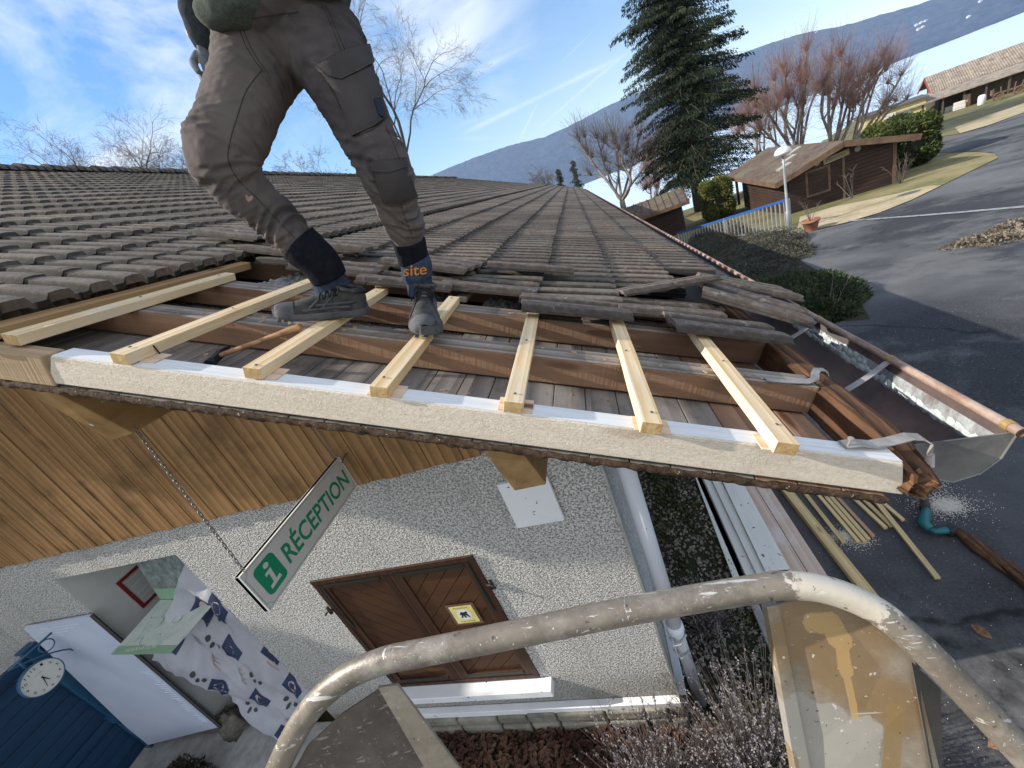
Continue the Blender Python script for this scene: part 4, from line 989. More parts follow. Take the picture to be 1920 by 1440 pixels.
# ---- station clock on a bracket
CX = -4.70; cc = atX(80, 1270, CX)
M_blue = plain('clock_blue', (.035,.12,.22), .4); M_dblue = nmat('navy_paint', [(.008,.03,.07),(.015,.05,.11)], scale=2, sc3=(1,.4,12), rough=.45, bmp=.2)
ck = thing('bracket_clock', 'round double faced clock in a blue case on a scrolled wall bracket', 'clock', cc)
MC = Matrix(((0, 0, 1, cc.x), (1, 0, 0, cc.y), (0, 1, 0, cc.z), (0, 0, 0, 1)))
R_ = .125
b = MB(); b.rev([(.001,-.055),(R_-.012,-.055),(R_-.008,-.05),(R_-.008,-.02),(R_,-.016),(R_,.006),(R_-.005,.008),(R_-.006,.0)], MC, 40); obj('case', b, M_blue, ck, smooth=True, bevel=0)
b = MB(); b.rev([(.0001,.001),(R_-.0055,.001)], MC, 40); obj('dial', b, plain('dial_white', (.66,.65,.60), .4), ck)
for k in range(12):
    a = radians(90 - 30 * (k + 1)); t_ = str(k + 1); ww = .014 * len(t_)
    text(t_, MC @ Matrix.Translation((cos(a)*.094 - ww/2, sin(a)*.094 - .010, .0014)), ww, .020, Mb_, ck, name='numeral')
text('HORLOGERIE', MC @ Matrix.Translation((-.022, .042, .0014)), .044, .005, Mb_, ck, name='numeral')
b = MB()
for a, L, w_ in ((radians(90-150-14), .05, .0045), (radians(90-195), .078, .003)):
    d_ = Vector((cos(a), sin(a), 0)); s2 = Vector((-d_.y, d_.x, 0)) * w_
    b.prism([MC @ (Vector((0,0,.003)) - d_*.012 - s2), MC @ (Vector((0,0,.003)) - d_*.012 + s2), MC @ (Vector((0,0,.003)) + d_*L + s2*.5), MC @ (Vector((0,0,.003)) + d_*L - s2*.5)], (.001,0,0))
obj('hands', b, Mb_, ck)
b = MB(); zt = cc.z + .20
b.tube([(CX-.04, YW-.02, Z(-1.60)), (CX-.04, YW-.02, Z(-1.95))], .007, 8)
b.tube([(CX-.04, YW-.03, zt), (CX-.04, cc.y - .06, zt)], .008, 8)
b.tube([(CX-.04, YW-.02 - .30*t, Z(-1.93) + (zt - Z(-1.93)) * (t**.5)) for t in [i/10 for i in range(11)]], .006, 6)
b.tube([(CX-.04, YW-.11 + .045*cos(2*pi*k/18), zt-.05 + .045*sin(2*pi*k/18)) for k in range(19)], .005, 6, caps=False)
b.tube([(CX-.04, cc.y, zt), (CX-.04, cc.y, cc.z + R_)], .009, 8); obj('bracket', b, M_blue, ck, smooth=True)
# ---- blue board fence
FX = -5.2; ft = Z(-1.80)
fe = thing('blue_fence', 'dark blue fence of horizontal boards with thick posts, left of the clock', 'fence', (FX, 0, 0))
b = MB(); z = .06
while z < ft - .07: b.box((FX - .03, -3.0, z), (FX - .008, 1.40, z + .098)); z += .103
obj('boards', b, M_dblue, fe, bevel=.004)
for y in (1.40, .30, -.9, -2.1):
    b = MB(); b.box((FX - .05, y, 0), (FX + .035, y + .085, ft + .03)); b.box((FX - .06, y - .01, ft + .031), (FX + .045, y + .095, ft + .055))
    if y > 1: b.box((FX - .055, y - .02, Z(-2.80)), (FX + .05, y + .10, Z(-2.70)))
    obj('post', b, nmat('blue_post_paint', [(.012,.06,.13),(.03,.10,.19)], scale=5, rough=.45), fe, bevel=.006)
b = MB(); b.box((FX - .045, -3, ft - .065), (FX + .02, 1.399, ft + .005)); b.box((FX - .0, -3, Z(-2.80)), (FX + .03, 1.399, Z(-2.72))); obj('rail', b, M_dblue, fe, bevel=.005)
# stone by the door, step, grating
b = MB(); c_ = atY(430, 1345, 1.52)
b.grid(lambda u, v: (lambda a, e_: (AX0 + .10 + (.17 + .09*noise.noise(Vector((u*7, v*6, 1)))) * cos(a) * cos(e_), YW + .02 + (.11 + .07*noise.noise(Vector((u*7, v*6, 5)))) * sin(a) * cos(e_), .14 + (.17 + .06*noise.noise(Vector((u*8, v*7, 9)))) * sin(e_)))(2*pi*u, pi*(v-.5)), 28, 16)
obj('door_stone', b, nmat('dark_boulder', [(.06,.055,.045),(.13,.12,.10),(.24,.225,.19)], scale=12, detail=9, nr=.75, rough=.95, bmp=1.0, bdist=.02), smooth=True, label='rough boulder set at the left foot of the recess', cat='stone')
b = MB(); b.box((-4.0, .95, .02), (-2.98, 1.52, .10)); obj('door_step', b, M_concrete, label='grey concrete doorstep below the recess', cat='step', bevel=.01)
gr = MB()
for k in range(26): gr.box((-3.55 + k*.022, .80, .03), (-3.55 + k*.022 + .009, .93, .05))
gr.box((-3.57, .795, .024), (-2.97, .80, .05)); gr.box((-3.57, .93, .024), (-2.97, .935, .05)); obj('floor_grating', gr, M_zinc, label='ribbed metal floor grating in front of the doorstep', cat='grating')
# ================================================================ ON THE GROUND BESIDE THE HOUSE
M_pw = nmat('white_board_paint', [(.70,.71,.66),(.80,.80,.75)], scale=2.5, sc3=(7,1,7), rough=.6, bmp=.15, specks=((.12,.14,.14), 21, .70))
M_pk = wood('pinkish_plank', (.66,.54,.44), (.52,.38,.30), 'Y', .8, rough=.8, stain=((.68,.64,.62), .7))
M_lt = wood('lath_wood', (.66,.52,.28), (.48,.34,.15), 'Y', 1.2, rough=.75, stain=((.40,.33,.22), .5))
def lath(name, A, B, w_, th, mat, z, lab, cat, group, tilt=0):
    A = Vector((A[0], A[1], z)); B = Vector((B[0], B[1], z)); L = (B - A).length
    y = (B - A).normalized(); x = y.cross(Vector((0,0,1))).normalized(); zz = x.cross(y)
    M = Matrix(((x.x, y.x, zz.x, A.x), (x.y, y.y, zz.y, A.y), (x.z, y.z, zz.z, A.z), (0,0,0,1)))
    b = MB(); b.box((-w_/2, 0, 0), (w_/2, L, th)); return obj(name, b, mat, None, M, bevel=.002, label=lab, cat=cat, group=group)
gW = 'white painted boards lying by the kerb'
for i, (x0, x1, w_, z, lab) in enumerate(((.46,.52,.09,.03,'white painted board nearest the kerb'), (.56,.58,.09,.055,'white painted board second from the kerb'), (.63,.64,.08,.08,'narrow white painted board, third from the kerb'), (.74,.72,.15,.105,'broad white painted board lying on top of the others'))):
    lath('painted_board', (x0 - .02, 2.33 + .02*i), (x1 - .03 + (.06 if i == 3 else 0), 4.1), w_ if i < 3 else .17, .02, M_pw, z, lab, 'board', gW)
for i, (x, w_, lab) in enumerate(((.865,.12,'pinkish raw plank beside the white boards'), (.985,.11,'pinkish raw plank with a milky painted side'))):
    lath('raw_plank', (x, 2.30), (x, 3.95), w_, .03, M_pk, .022 + .0 * i, lab, 'plank', 'pinkish raw planks')
lath('long_beam', (1.215, 2.10), (1.12, 3.9), .075, .05, M_lt, .022, 'long pale timber lying between the planks and the laths', 'timber', None)
gL = 'thin pale laths fanned out on the asphalt'
labs = ['leftmost thin lath, lying apart on spilt sawdust', 'first lath of the tight bunch of four', 'second lath of the tight bunch of four', 'third lath of the tight bunch of four', 'browner lath closing the tight bunch of four', 'first lath of the loose bunch near the saw', 'second lath of the loose bunch near the saw', 'last lath of the loose bunch, pointing at the saw', 'long lath lying slantwise across the loose bunch']
for i, ((x0, y0), (x1, y1)) in enumerate([((1.295,2.62),(1.27,3.9)), ((1.39,2.61),(1.35,3.9)), ((1.43,2.60),(1.39,3.9)), ((1.465,2.62),(1.425,3.9)), ((1.51,2.64),(1.462,3.9)), ((1.63,2.70),(1.52,3.9)), ((1.675,2.71),(1.60,3.9)), ((1.78,2.75),(1.66,3.9)), ((1.65,2.22),(1.76,3.5))]):
    lath('lath', (x0, y0), (x1, y1), .030 if i != 8 else .034, .022, M_lt if i != 4 else M_newboard, .022 if i != 8 else .048, labs[i], 'lath', gL)
A, B = Vector((2.01, 2.60, .02)), Vector((2.16, 1.55, .02)); b = MB(); n_ = 34; ring = []
for k in range(n_ + 1):
    t = k / n_; p = lerp(A, B, t); e_ = max(0, 1 - t / .12)
    for q in range(8):
        a = 2*pi*q/8; r_ = (.045 + .014*noise.noise(Vector((t*14, q*2.1, 0)))) * (1 - .35*e_); ring.append((p.x + cos(a)*r_, p.y, .045 + sin(a)*r_*.8))
b.v = ring; b.f = [(i*8+k, i*8+(k+1) % 8, (i+1)*8+(k+1) % 8, (i+1)*8+k) for i in range(n_) for k in range(8)] + [tuple(range(8))[::-1], tuple(n_*8+k for k in range(8))]
obj('rotten_beam', b, M_rotten, label='splintered dark old beam lying on the asphalt by the saw', cat='beam')
b = MB(); b.box((1.98, 3.05, .02), (2.10, 3.17, .075), Matrix.Translation((2.04,3.11,0)) @ Matrix.Rotation(.3,4,'Z') @ Matrix.Translation((-2.04,-3.11,0))); obj('offcut_block', b, M_bargew, label='small white offcut block lying next to the saw', cat='offcut', bevel=.003)
# reciprocating saw
sw0 = Vector((2.04, 2.98, .03)); sw = thing('reciprocating_saw', 'teal and black cordless saw lying on the asphalt', 'saw', sw0)
M_teal = plain('teal_plastic', (.01,.12,.13), .4); M_blk = plain('black_rubber', (.02,.022,.025), .6)
gp_ = lambda x, y, z: atZ(x, y, z)
b = MB(); b.tube([gp_(1737, 958, .08), gp_(1731, 982, .08), gp_(1745, 992, .07)], [(.032,.038), (.037,.042), (.033,.036)], 12); b.tube([gp_(1735,988,.07), gp_(1755, 997, .07), gp_(1776, 994, .07)], [.024,.020,.026], 12); obj('body', b, M_teal, sw, smooth=True)
b = MB(); b.tube([gp_(1733, 925, .07), gp_(1735, 958, .078)], [(.022,.024), (.034,.038)], 10); b.tube([gp_(1728,912,.05), gp_(1730,928,.06)], .008, 6); obj('nose', b, M_blk, sw, smooth=True)
b = MB(); pb = gp_(1782, 998, .03); b.box((-.040, -.030, -.01), (.040, .030, .055), Matrix.Translation(pb) @ Matrix.Rotation(.5, 4, 'Z')); obj('battery', b, M_blk, sw, bevel=.008)
text('DC', Matrix.Translation(pb + Vector((-.02, -.015, .0605))) @ Matrix.Rotation(.5, 4, 'Z'), .035, .02, plain('label_grey', (.5,.5,.5), .5), sw) if False else None
# sawdust
M_saw = nmat('sawdust', [(.45,.42,.36),(.70,.68,.62)], scale=60, rough=1, bmp=.5)
b = MB()
for (cx, cy, rad, n_) in ((2.14, 2.84, .06, 3600), (2.12, 2.86, .15, 2600), (2.19, 3.08, .07, 900), (1.33, 2.70, .05, 900), (1.33, 2.68, .10, 900), (1.42, 2.62, .08, 500)):
    for i in range(n_):
        a = RND.random()*2*pi; r_ = abs(RND.gauss(0, rad * .62)); x, y = cx + cos(a)*r_*1.25, cy + sin(a)*r_; s2 = RND.uniform(.0009, .0030)
        b.add([(x-s2,y-s2*.7,.0215),(x+s2,y-s2,.0225),(x+s2*.6,y+s2,.0245),(x-s2*.8,y+s2,.0222)], [(0,1,2,3)])
for i in range(1300):
    x, y = RND.uniform(.55, 5), RND.uniform(1, 6); s2 = RND.uniform(.0010, .0026)
    b.add([(x-s2,y-s2*.7,.0215),(x+s2,y-s2,.0225),(x+s2*.6,y+s2,.0235),(x-s2*.8,y+s2,.0222)], [(0,1,2,3)])
obj('sawdust', b, M_saw, label='pale sawdust sprinkled over the asphalt around the saw and laths', cat='sawdust', kind='stuff')
def leaf(b, x, y, z, s_, a):
    M = Matrix.Translation((x, y, z)) @ Matrix.Rotation(a, 4, 'Z') @ Matrix.Rotation(RND.uniform(-.5,.5), 4, 'X')
    P = [(-1,0,0),(-.5,.42,.25),(0,.5,.12),(.5,.36,.3),(1,0,.1),(.5,-.36,.25),(0,-.5,.1),(-.5,-.42,.3)]; C0 = (0,0,-.05)
    b.add([M @ Vector([c*s_ for c in p]) for p in P + [C0]], [(8, i, (i+1) % 8) for i in range(8)])
M_leafb = nmat('dry_leaf', [(.10,.05,.03),(.22,.11,.06),(.34,.20,.12)], scale=9, rough=.85, bmp=.3)
for (x, y, s_, lab) in ((1.64, 1.87, .05, 'dry curled brown leaf alone on the asphalt'), (1.30, 1.32, .05, 'dry pale leaf on the asphalt beside the ladder tube')):
    b = MB(); leaf(b, x, y, .03, s_, RND.random()*6); obj('fallen_leaf', b, M_leafb, label=lab, cat='leaf', group='leaves fallen on the asphalt')
b = MB()
for i in range(5200):
    x, y = RND.uniform(-3.0, .46), RND.uniform(.78, 1.42)
    leaf(b, x, y, .035 + RND.random()*.05, RND.uniform(.012, .034), RND.random()*6)
obj('leaf_litter', b, nmat('litter', [(.03,.015,.011),(.085,.042,.028),(.19,.105,.07)], scale=3, rough=.9, bmp=0), label='reddish brown dead leaves covering the bed below the wall', cat='leaf litter', kind='stuff')
# ================================================================ LADDER in the foreground
def scratched(name, base, patch=None, amt=.7):
    m, nt, b = new_mat(name); v = coords(nt, (1,1,1), False)
    c = ramp(nt, noise_t(nt, v, 22, 10, .75), [(.32, base[0]), (.5, base[1]), (.66, base[2])])
    big_ = ramp(nt, noise_t(nt, v, 7, 6, .65), [(.40, 0), (.60, .75)]); c = mixc(nt, big_, c, base[3])
    if patch is not None:
        dn = N(nt, 'ShaderNodeVectorMath', operation='DISTANCE'); tcn = N(nt, 'ShaderNodeTexCoord'); nt.links.new(tcn.outputs['Object'], dn.inputs[0]); dn.inputs[1].default_value = patch[0]
        near = ramp(nt, mth(nt, 'ADD', mth(nt, 'DIVIDE', dn.outputs['Value'], patch[1]), mth(nt, 'MULTIPLY', mth(nt, 'SUBTRACT', noise_t(nt, v, 38, 6, .7), .5), 1.6)), [(.50, 1), (.58, 0)])
        c = mixc(nt, near, c, (.62,.55,.44))
    sc_all = None
    for rot, sc3, th in (((0,.3,.5), (5,120,120), .66), ((.6,0,-.7), (160,7,160), .68), ((0,-.5,1.4), (9,210,210), .70), ((1.1,.4,.2), (240,240,12), .69)):
        f = ramp(nt, noise_t(nt, coords(nt, sc3, False, rot), 1.0, 3, .6), [(th-.02, 0), (th+.02, 1)]); sc_all = f if sc_all is None else mth(nt, 'MAXIMUM', f, sc_all)
    c = mixc(nt, mth(nt, 'MULTIPLY', sc_all, amt), c, (.66,.64,.60))
    dk = ramp(nt, noise_t(nt, v, 85, 3, .6), [(.66, 0), (.70, .8)]); c = mixc(nt, dk, c, (.06,.05,.045))
    nt.links.new(c, b.inputs['Base Color']); b.inputs['Roughness'].default_value = .42; b.inputs['Metallic'].default_value = .25; b.inputs['Specular IOR Level'].default_value = .5
    bump(nt, b, mth(nt, 'ADD', noise_t(nt, v, 120, 6, .7), mth(nt, 'MULTIPLY', sc_all, -.35)), .6, .0009); return m
M_lad = scratched('worn_aluminium', [(.085,.072,.056),(.18,.155,.125),(.34,.305,.26),(.24,.20,.155)], (atD(1560,1120,.45), .085))
M_ldark = scratched('dull_plate', [(.06,.050,.042),(.10,.084,.072),(.14,.12,.105),(.09,.072,.060)], None, .25)
pl0 = atD(1447,1136,.475); pl1 = atD(1712,1222,.455); pl2 = atD(1520,1500,.49); pn = (pl1-pl0).cross(pl2-pl0).normalized()
def onplate(x, y, e_=.0006):
    r = ray(x, y); t = (pl0 - CAM).dot(pn) / r.dot(pn); p = CAM + r * t; return p - pn * e_ * (1 if pn.dot(r) > 0 else -1)
def vm(nt, op, a, b):
    n = N(nt, 'ShaderNodeVectorMath', operation=op)
    for i, v in enumerate((a, b)):
        if isinstance(v, (Vector, tuple)): n.inputs[i].default_value = v
        else: nt.links.new(v, n.inputs[i])
    return n
def capsule(nt, p, a, b_, r_):           # 1 at the axis, 0 at radius r_
    ab = b_ - a; q = vm(nt, 'SUBTRACT', p, a).outputs[0]; t = mth(nt, 'DIVIDE', vm(nt, 'DOT_PRODUCT', q, ab).outputs['Value'], ab.length_squared); t = mth(nt, 'ADD', t, 0, True)
    sc_ = N(nt, 'ShaderNodeVectorMath', operation='SCALE'); sc_.inputs[0].default_value = ab; nt.links.new(t, sc_.inputs['Scale'])
    d = vm(nt, 'DISTANCE', q, sc_.outputs[0]).outputs['Value']; return mth(nt, 'SUBTRACT', 1.0, mth(nt, 'DIVIDE', d, r_))
def plate_mat():
    m, nt, b = new_mat('stained_plate'); v = coords(nt, (1,1,1), False)
    c = ramp(nt, noise_t(nt, v, 16, 10, .75), [(.30, (.17,.135,.10)), (.5, (.27,.225,.17)), (.68, (.36,.32,.26))])
    w_ = mth(nt, 'MULTIPLY', mth(nt, 'SUBTRACT', noise_t(nt, v, 60, 6, .7), .5), .9)
    def lay(c, segs, col, k=1.0, edge=.10):
        f = None
        for (p, q, r_) in segs:
            g = capsule(nt, v, onplate(*p, 0), onplate(*q, 0), r_); f = g if f is None else mth(nt, 'MAXIMUM', f, g)
        g = ramp(nt, mth(nt, 'ADD', f, w_), [(.02, 0), (edge, k)]); return mixc(nt, g, c, col)
    c = lay(c, [((1480,1200),(1640,1180),.050), ((1560,1260),(1700,1330),.040), ((1520,1160),(1600,1250),.05)], (.22,.135,.055), .75, .5)
    c = lay(c, [((1490,1330),(1500,1500),.026), ((1555,1350),(1560,1500),.024), ((1615,1370),(1610,1500),.022)], (.34,.32,.285), .8, .14)
    c = lay(c, [((1676,1330),(1664,1470),.010), ((1480,1400),(1500,1470),.008)], (.25,.16,.06), .7)
    c = lay(c, [((1527,1172),(1560,1170),.0135), ((1560,1170),(1580,1205),.0135), ((1580,1220),(1588,1262),.008), ((1588,1262),(1604,1345),.0042)], (.44,.285,.12), .85, .14)
    sc_ = None
    for rot, sc3, th in (((0,.3,.5), (6,150,150), .69), ((.6,0,-.7), (190,8,190), .70)):
        f = ramp(nt, noise_t(nt, coords(nt, sc3, False, rot), 1.0, 3, .6), [(th-.02, 0), (th+.02, .7)]); sc_ = f if sc_ is None else mth(nt, 'MAXIMUM', f, sc_)
    c = mixc(nt, sc_, c, (.52,.47,.40))
    c = mixc(nt, ramp(nt, noise_t(nt, v, 95, 2, .5), [(.70, 0), (.73, .9)]), c, (.60,.56,.50)); c = mixc(nt, ramp(nt, noise_t(nt, v, 130, 3, .6), [(.68, 0), (.72, .8)]), c, (.06,.045,.03))
    nt.links.new(c, b.inputs['Base Color']); b.inputs['Roughness'].default_value = .5; b.inputs['Metallic'].default_value = .15
    bump(nt, b, noise_t(nt, v, 90, 7, .7), .35, .0008); return m
M_lplate = plate_mat()
ld = thing('ladder', 'worn metal ladder top with a bent tube and corner plates, closest to the viewer', 'ladder', (-.1, -.4, 0))
K = 1.0
tp = [((505,1480),.505),((540,1400),.50),((582,1330),.497),((640,1275),.49),((715,1240),.485),((800,1222),.48),((950,1192),.475),((1100,1161),.47),((1250,1132),.465),((1380,1110),.46),((1470,1098),.455),((1550,1106),.45),((1635,1140),.442),((1710,1198),.43),((1795,1282),.42),((1870,1362),.412),((1965,1465),.405)]
P = [atD(*q, d_) for q, d_ in tp]
def smooth_path(P, n=6):
    o = []
    for i in range(len(P)-1):
        a, b_, c_, d_ = P[max(0,i-1)], P[i], P[i+1], P[min(len(P)-1,i+2)]
        for k in range(n):
            t = k/n; o.append(.5*((2*b_) + (c_-a)*t + (2*a-5*b_+4*c_-d_)*t*t + (3*b_-a-3*c_+d_)*t*t*t))
    o.append(P[-1]); return o
SP = smooth_path(P); L0 = P[0] + (Vector((-.62, -.75, .0)) - P[0]); R0 = Vector((.46, -.62, 0))
b = MB(); b.tube([L0] + SP + [R0], .0150, 24); obj('bent_tube', b, M_lad, ld, smooth=True)
PL_ = [((712,1292),.50),((640,1340),.505),((575,1400),.51),((520,1500),.515),((880,1500),.53),((820,1420),.52)]
b = MB(); b.prism([atD(*q, d_) for q, d_ in PL_], _f * .003); obj('corner_plate', b, M_ldark, ld)
b = MB(); b.prism([atD(*q, d_) for q, d_ in (((708,1290),.492),((745,1285),.492),((905,1500),.52),((830,1500),.52))], _f * .005); obj('plate_flange', b, M_lplate, ld, bevel=.001)
b = MB(); b.prism([atD(*q, d_) for q, d_ in (((1447,1136),.475),((1560,1112),.47),((1640,1150),.463),((1712,1222),.455),((1728,1300),.455),((1775,1500),.46),((1520,1500),.49))], _f * .003)
cpl = obj('corner_plate', b, M_lplate, ld, label='stained plate with an orange drip inside the right bend')
b = MB(); b.prism([atD(*q, d_ - .004) for q, d_ in (((1438,1138),.474),((1462,1134),.474),((1532,1500),.488),((1500,1500),.488))], _f * .012); obj('plate_flange', b, M_lplate, ld, bevel=.001)
b = MB(); b.prism([atD(*q, d_) for q, d_ in (((1709,1240),.45),((1764,1292),.462),((1768,1500),.47),((1757,1500),.458))], _f * .002); obj('plate_flange', b, nmat('dark_plate', [(.05,.045,.04),(.11,.10,.085)], scale=8, rough=.6, specks=((.4,.38,.33), 30, .70)), ld)
for zz in (.35, .65, .95, 1.25, 1.55, 1.85, 2.15):
    b = MB(); a_ = lerp(L0, P[0], zz / P[0].z); c_ = lerp(R0, P[-1], zz / P[-1].z); b.tube([a_, c_], .014, 12); obj('rung', b, M_lad, ld, smooth=True)
# ================================================================ THE WORKER
from mathutils.bvhtree import BVHTree
def at(x, y, Y, rpx=0):
    p = atY(x, y, Y); zc = (p - CAM).dot(_f); return p, rpx * zc / FPX
def remesh(mb, voxel, name='tmp', sm=6, disp=None):
    me = bpy.data.meshes.new(name); me.from_pydata(mb.v, [], mb.f); o = bpy.data.objects.new(name, me); COL.objects.link(o)
    r = o.modifiers.new('r', 'REMESH'); r.mode = 'VOXEL'; r.voxel_size = voxel
    s_ = o.modifiers.new('s', 'SMOOTH'); s_.factor = .6; s_.iterations = sm
    bpy.context.view_layer.update()
    m2 = bpy.data.meshes.new_from_object(o.evaluated_get(bpy.context.evaluated_depsgraph_get()))
    bpy.data.objects.remove(o)
    b = MB(); b.v = [tuple(v.co) for v in m2.vertices]; b.f = [tuple(p.vertices) for p in m2.polygons]
    if disp:
        ns = [v.normal.copy() for v in m2.vertices]
        b.v = [tuple(Vector(p) + n_ * disp(Vector(p))) for p, n_ in zip(b.v, ns)]
    return b
def limb(b, pts, n=24, flat=1.0):
    """closed tapered tube with round ends through (point, radius)"""
    P = smooth_path([p for p, r in pts], 6); R = []
    rr = [r for p, r in pts]
    for i in range(len(rr)-1):
        for k in range(6): t = k/6; t = t*t*(3-2*t); R.append(rr[i] + (rr[i+1]-rr[i])*t)
    R.append(rr[-1])
    a = (P[0]-P[1]).normalized(); c_ = (P[-1]-P[-2]).normalized()
    P = [P[0]+a*R[0]*.85, P[0]+a*R[0]*.55] + P + [P[-1]+c_*R[-1]*.55, P[-1]+c_*R[-1]*.85]
    R = [R[0]*.35, R[0]*.8] + R + [R[-1]*.8, R[-1]*.35]
    b.tube(P, [(r, r*flat) for r in R], n)
M_trous = nmat('worn_work_cloth', [(.050,.042,.044),(.078,.067,.068),(.118,.103,.101)], scale=5, detail=9, nr=.7, rough=.9, bmp=.35, bdist=.002, bscale=260, big=((.165,.138,.120), .6), bigscale=3.2, rnd=False, spec=.15)
M_pocket = nmat('pocket_cloth', [(.048,.042,.043),(.074,.066,.066)], scale=8, detail=9, rough=.9, bmp=.3, bscale=260, rnd=False, spec=.15)
M_fleece = nmat('olive_fleece', [(.055,.065,.055),(.10,.115,.10),(.14,.155,.14)], scale=120, detail=5, nr=.8, rough=1, bmp=.6, bdist=.003, rnd=False, spec=.05)
M_sleeve = nmat('slate_fleece', [(.035,.042,.052),(.07,.08,.095)], scale=120, detail=5, rough=1, bmp=.5, rnd=False, spec=.05)
M_skinm = nmat('skin', [(.42,.25,.18),(.52,.33,.25)], scale=9, rough=.55, bmp=.1)
M_glove = nmat('grey_glove', [(.12,.14,.17),(.24,.27,.31)], scale=60, rough=.9, bmp=.4)
M_black = nmat('black_cuff', [(.006,.007,.011),(.014,.016,.022)], scale=40, rough=.95, bmp=.5, spec=.1)
M_sockb = nmat('blue_grey_sock', [(.030,.045,.075),(.06,.08,.12)], scale=70, rough=1, bmp=.5, rnd=False, spec=.05)
M_shoe = nmat('grey_shoe', [(.012,.012,.013),(.026,.025,.026),(.050,.048,.047)], scale=22, detail=9, nr=.75, rough=.85, bmp=.4, bdist=.002, big=((.13,.12,.11), .5), bigscale=14)
M_sole = nmat('dusty_sole', [(.045,.046,.050),(.12,.122,.128)], scale=12, detail=8, rough=.8, bmp=.3)
M_lace = plain('black_lace', (.008,.008,.009), .8)

hipc, hr = at(556, 35, 1.42, 118)
man = thing('person', 'worker in grey cargo trousers and hiking shoes stepping across the roof battens', 'person', RF(-.55, 1.32, .035))
k1, _k = at(416, 296, 1.17, 0); a1, _a = at(612, 500, 1.27, 0)
k2, _k = at(722, 318, 1.30, 0); a2, _a = at(782, 498, 1.40, 0)
legA = [at(494, 92, 1.40, 84), at(468, 162, 1.32, 69), at(438, 240, 1.22, 65), at(418, 296, 1.17, 61), at(450, 350, 1.19, 51), at(502, 398, 1.22, 43), at(556, 452, 1.245, 36)]
legB = [at(602, 80, 1.42, 84), at(644, 158, 1.38, 67), at(682, 243, 1.34, 55), at(722, 318, 1.31, 47), at(738, 365, 1.34, 41), at(757, 415, 1.37, 34), at(766, 447, 1.385, 28)]
tb_ = MB()
limb(tb_, legA, flat=.92); limb(tb_, legB, flat=.95)
wa = [at(522, -60, 1.44, 116), at(538, 0, 1.43, 114), at(550, 50, 1.42, 108), at(560, 74, 1.42, 84)]
limb(tb_, wa, flat=.80)
def segdist(p, A, B):
    d = B - A; t = max(0, min(1, (p - A).dot(d) / d.length_squared)); return (p - (A + d * t)).length, t
def wrinkle(p):
    w = 0
    for leg, key, sd_ in ((legA, 3, 1.0), (legB, 3, 4.0)):
        best = None; acc = 0; L = 0
        for i in range(len(leg)-1):
            d, t = segdist(p, leg[i][0], leg[i+1][0]); l = (leg[i+1][0]-leg[i][0]).length
            if best is None or d < best[0]: best = (d, L + t * l, i, t)
            L += l
        Lk = sum((leg[i+1][0]-leg[i][0]).length for i in range(key))
        d, s_, i, t = best; r_ = leg[i][1]
        if d < r_ * 1.5:
            ax = (leg[min(i+1, len(leg)-1)][0] - leg[i][0]).normalized(); q = p - leg[i][0]; q -= ax * q.dot(ax)
            u = ax.cross(_f).normalized(); ang = atan2(q.dot(ax.cross(u)), q.dot(u))
            fold = noise.noise(Vector((s_ * 34 + 1.6 * sin(ang + sd_) + ang * .7, cos(ang) * .9, sd_))) 
            fold2 = noise.noise(Vector((s_ * 75 + ang * 1.1, sin(ang) * 1.4, sd_ + 3)))
            kn = math.exp(-((s_ - Lk) / .075) ** 2); cu = math.exp(-((s_ - L + .05) / .075) ** 2) * max(0, min(1, (L - s_) / .03)); to = math.exp(-(s_ / .11) ** 2)
            amp = .0028 + .0105 * kn + .0115 * cu + .006 * to
            rid = 1 - abs(fold) * 2.4
            w += amp * (rid * .7 + fold2 * .45)
            break
    cr_ = 1 - abs(noise.noise(Vector((p.x*13 + p.z*9, p.y*11, p.z*24 - p.x*8)))) * 3.2
    w += .0035 * noise.noise(p * 16) + .0014 * noise.noise(p * 55) + .0016 * max(0, cr_)
    return w
trs_ = remesh(tb_, .0075, sm=9)
bvs = BVHTree.FromPolygons(trs_.v, trs_.f)
trm = remesh(tb_, .0046, sm=9, disp=wrinkle)
tro = obj('trousers', trm, M_trous, man, smooth=True, label='faded grey brown cargo trousers with creases at the knees')
bvh = BVHTree.FromPolygons(trm.v, trm.f)
def onsurf(x, y, off, tree=None):
    h = (tree or bvh).ray_cast(CAM, ray(x, y).normalized())
    if h[0] is None: return None
    n_ = h[1]; n_ = n_ if n_.dot(ray(x, y)) < 0 else -n_
    return h[0] + n_ * off
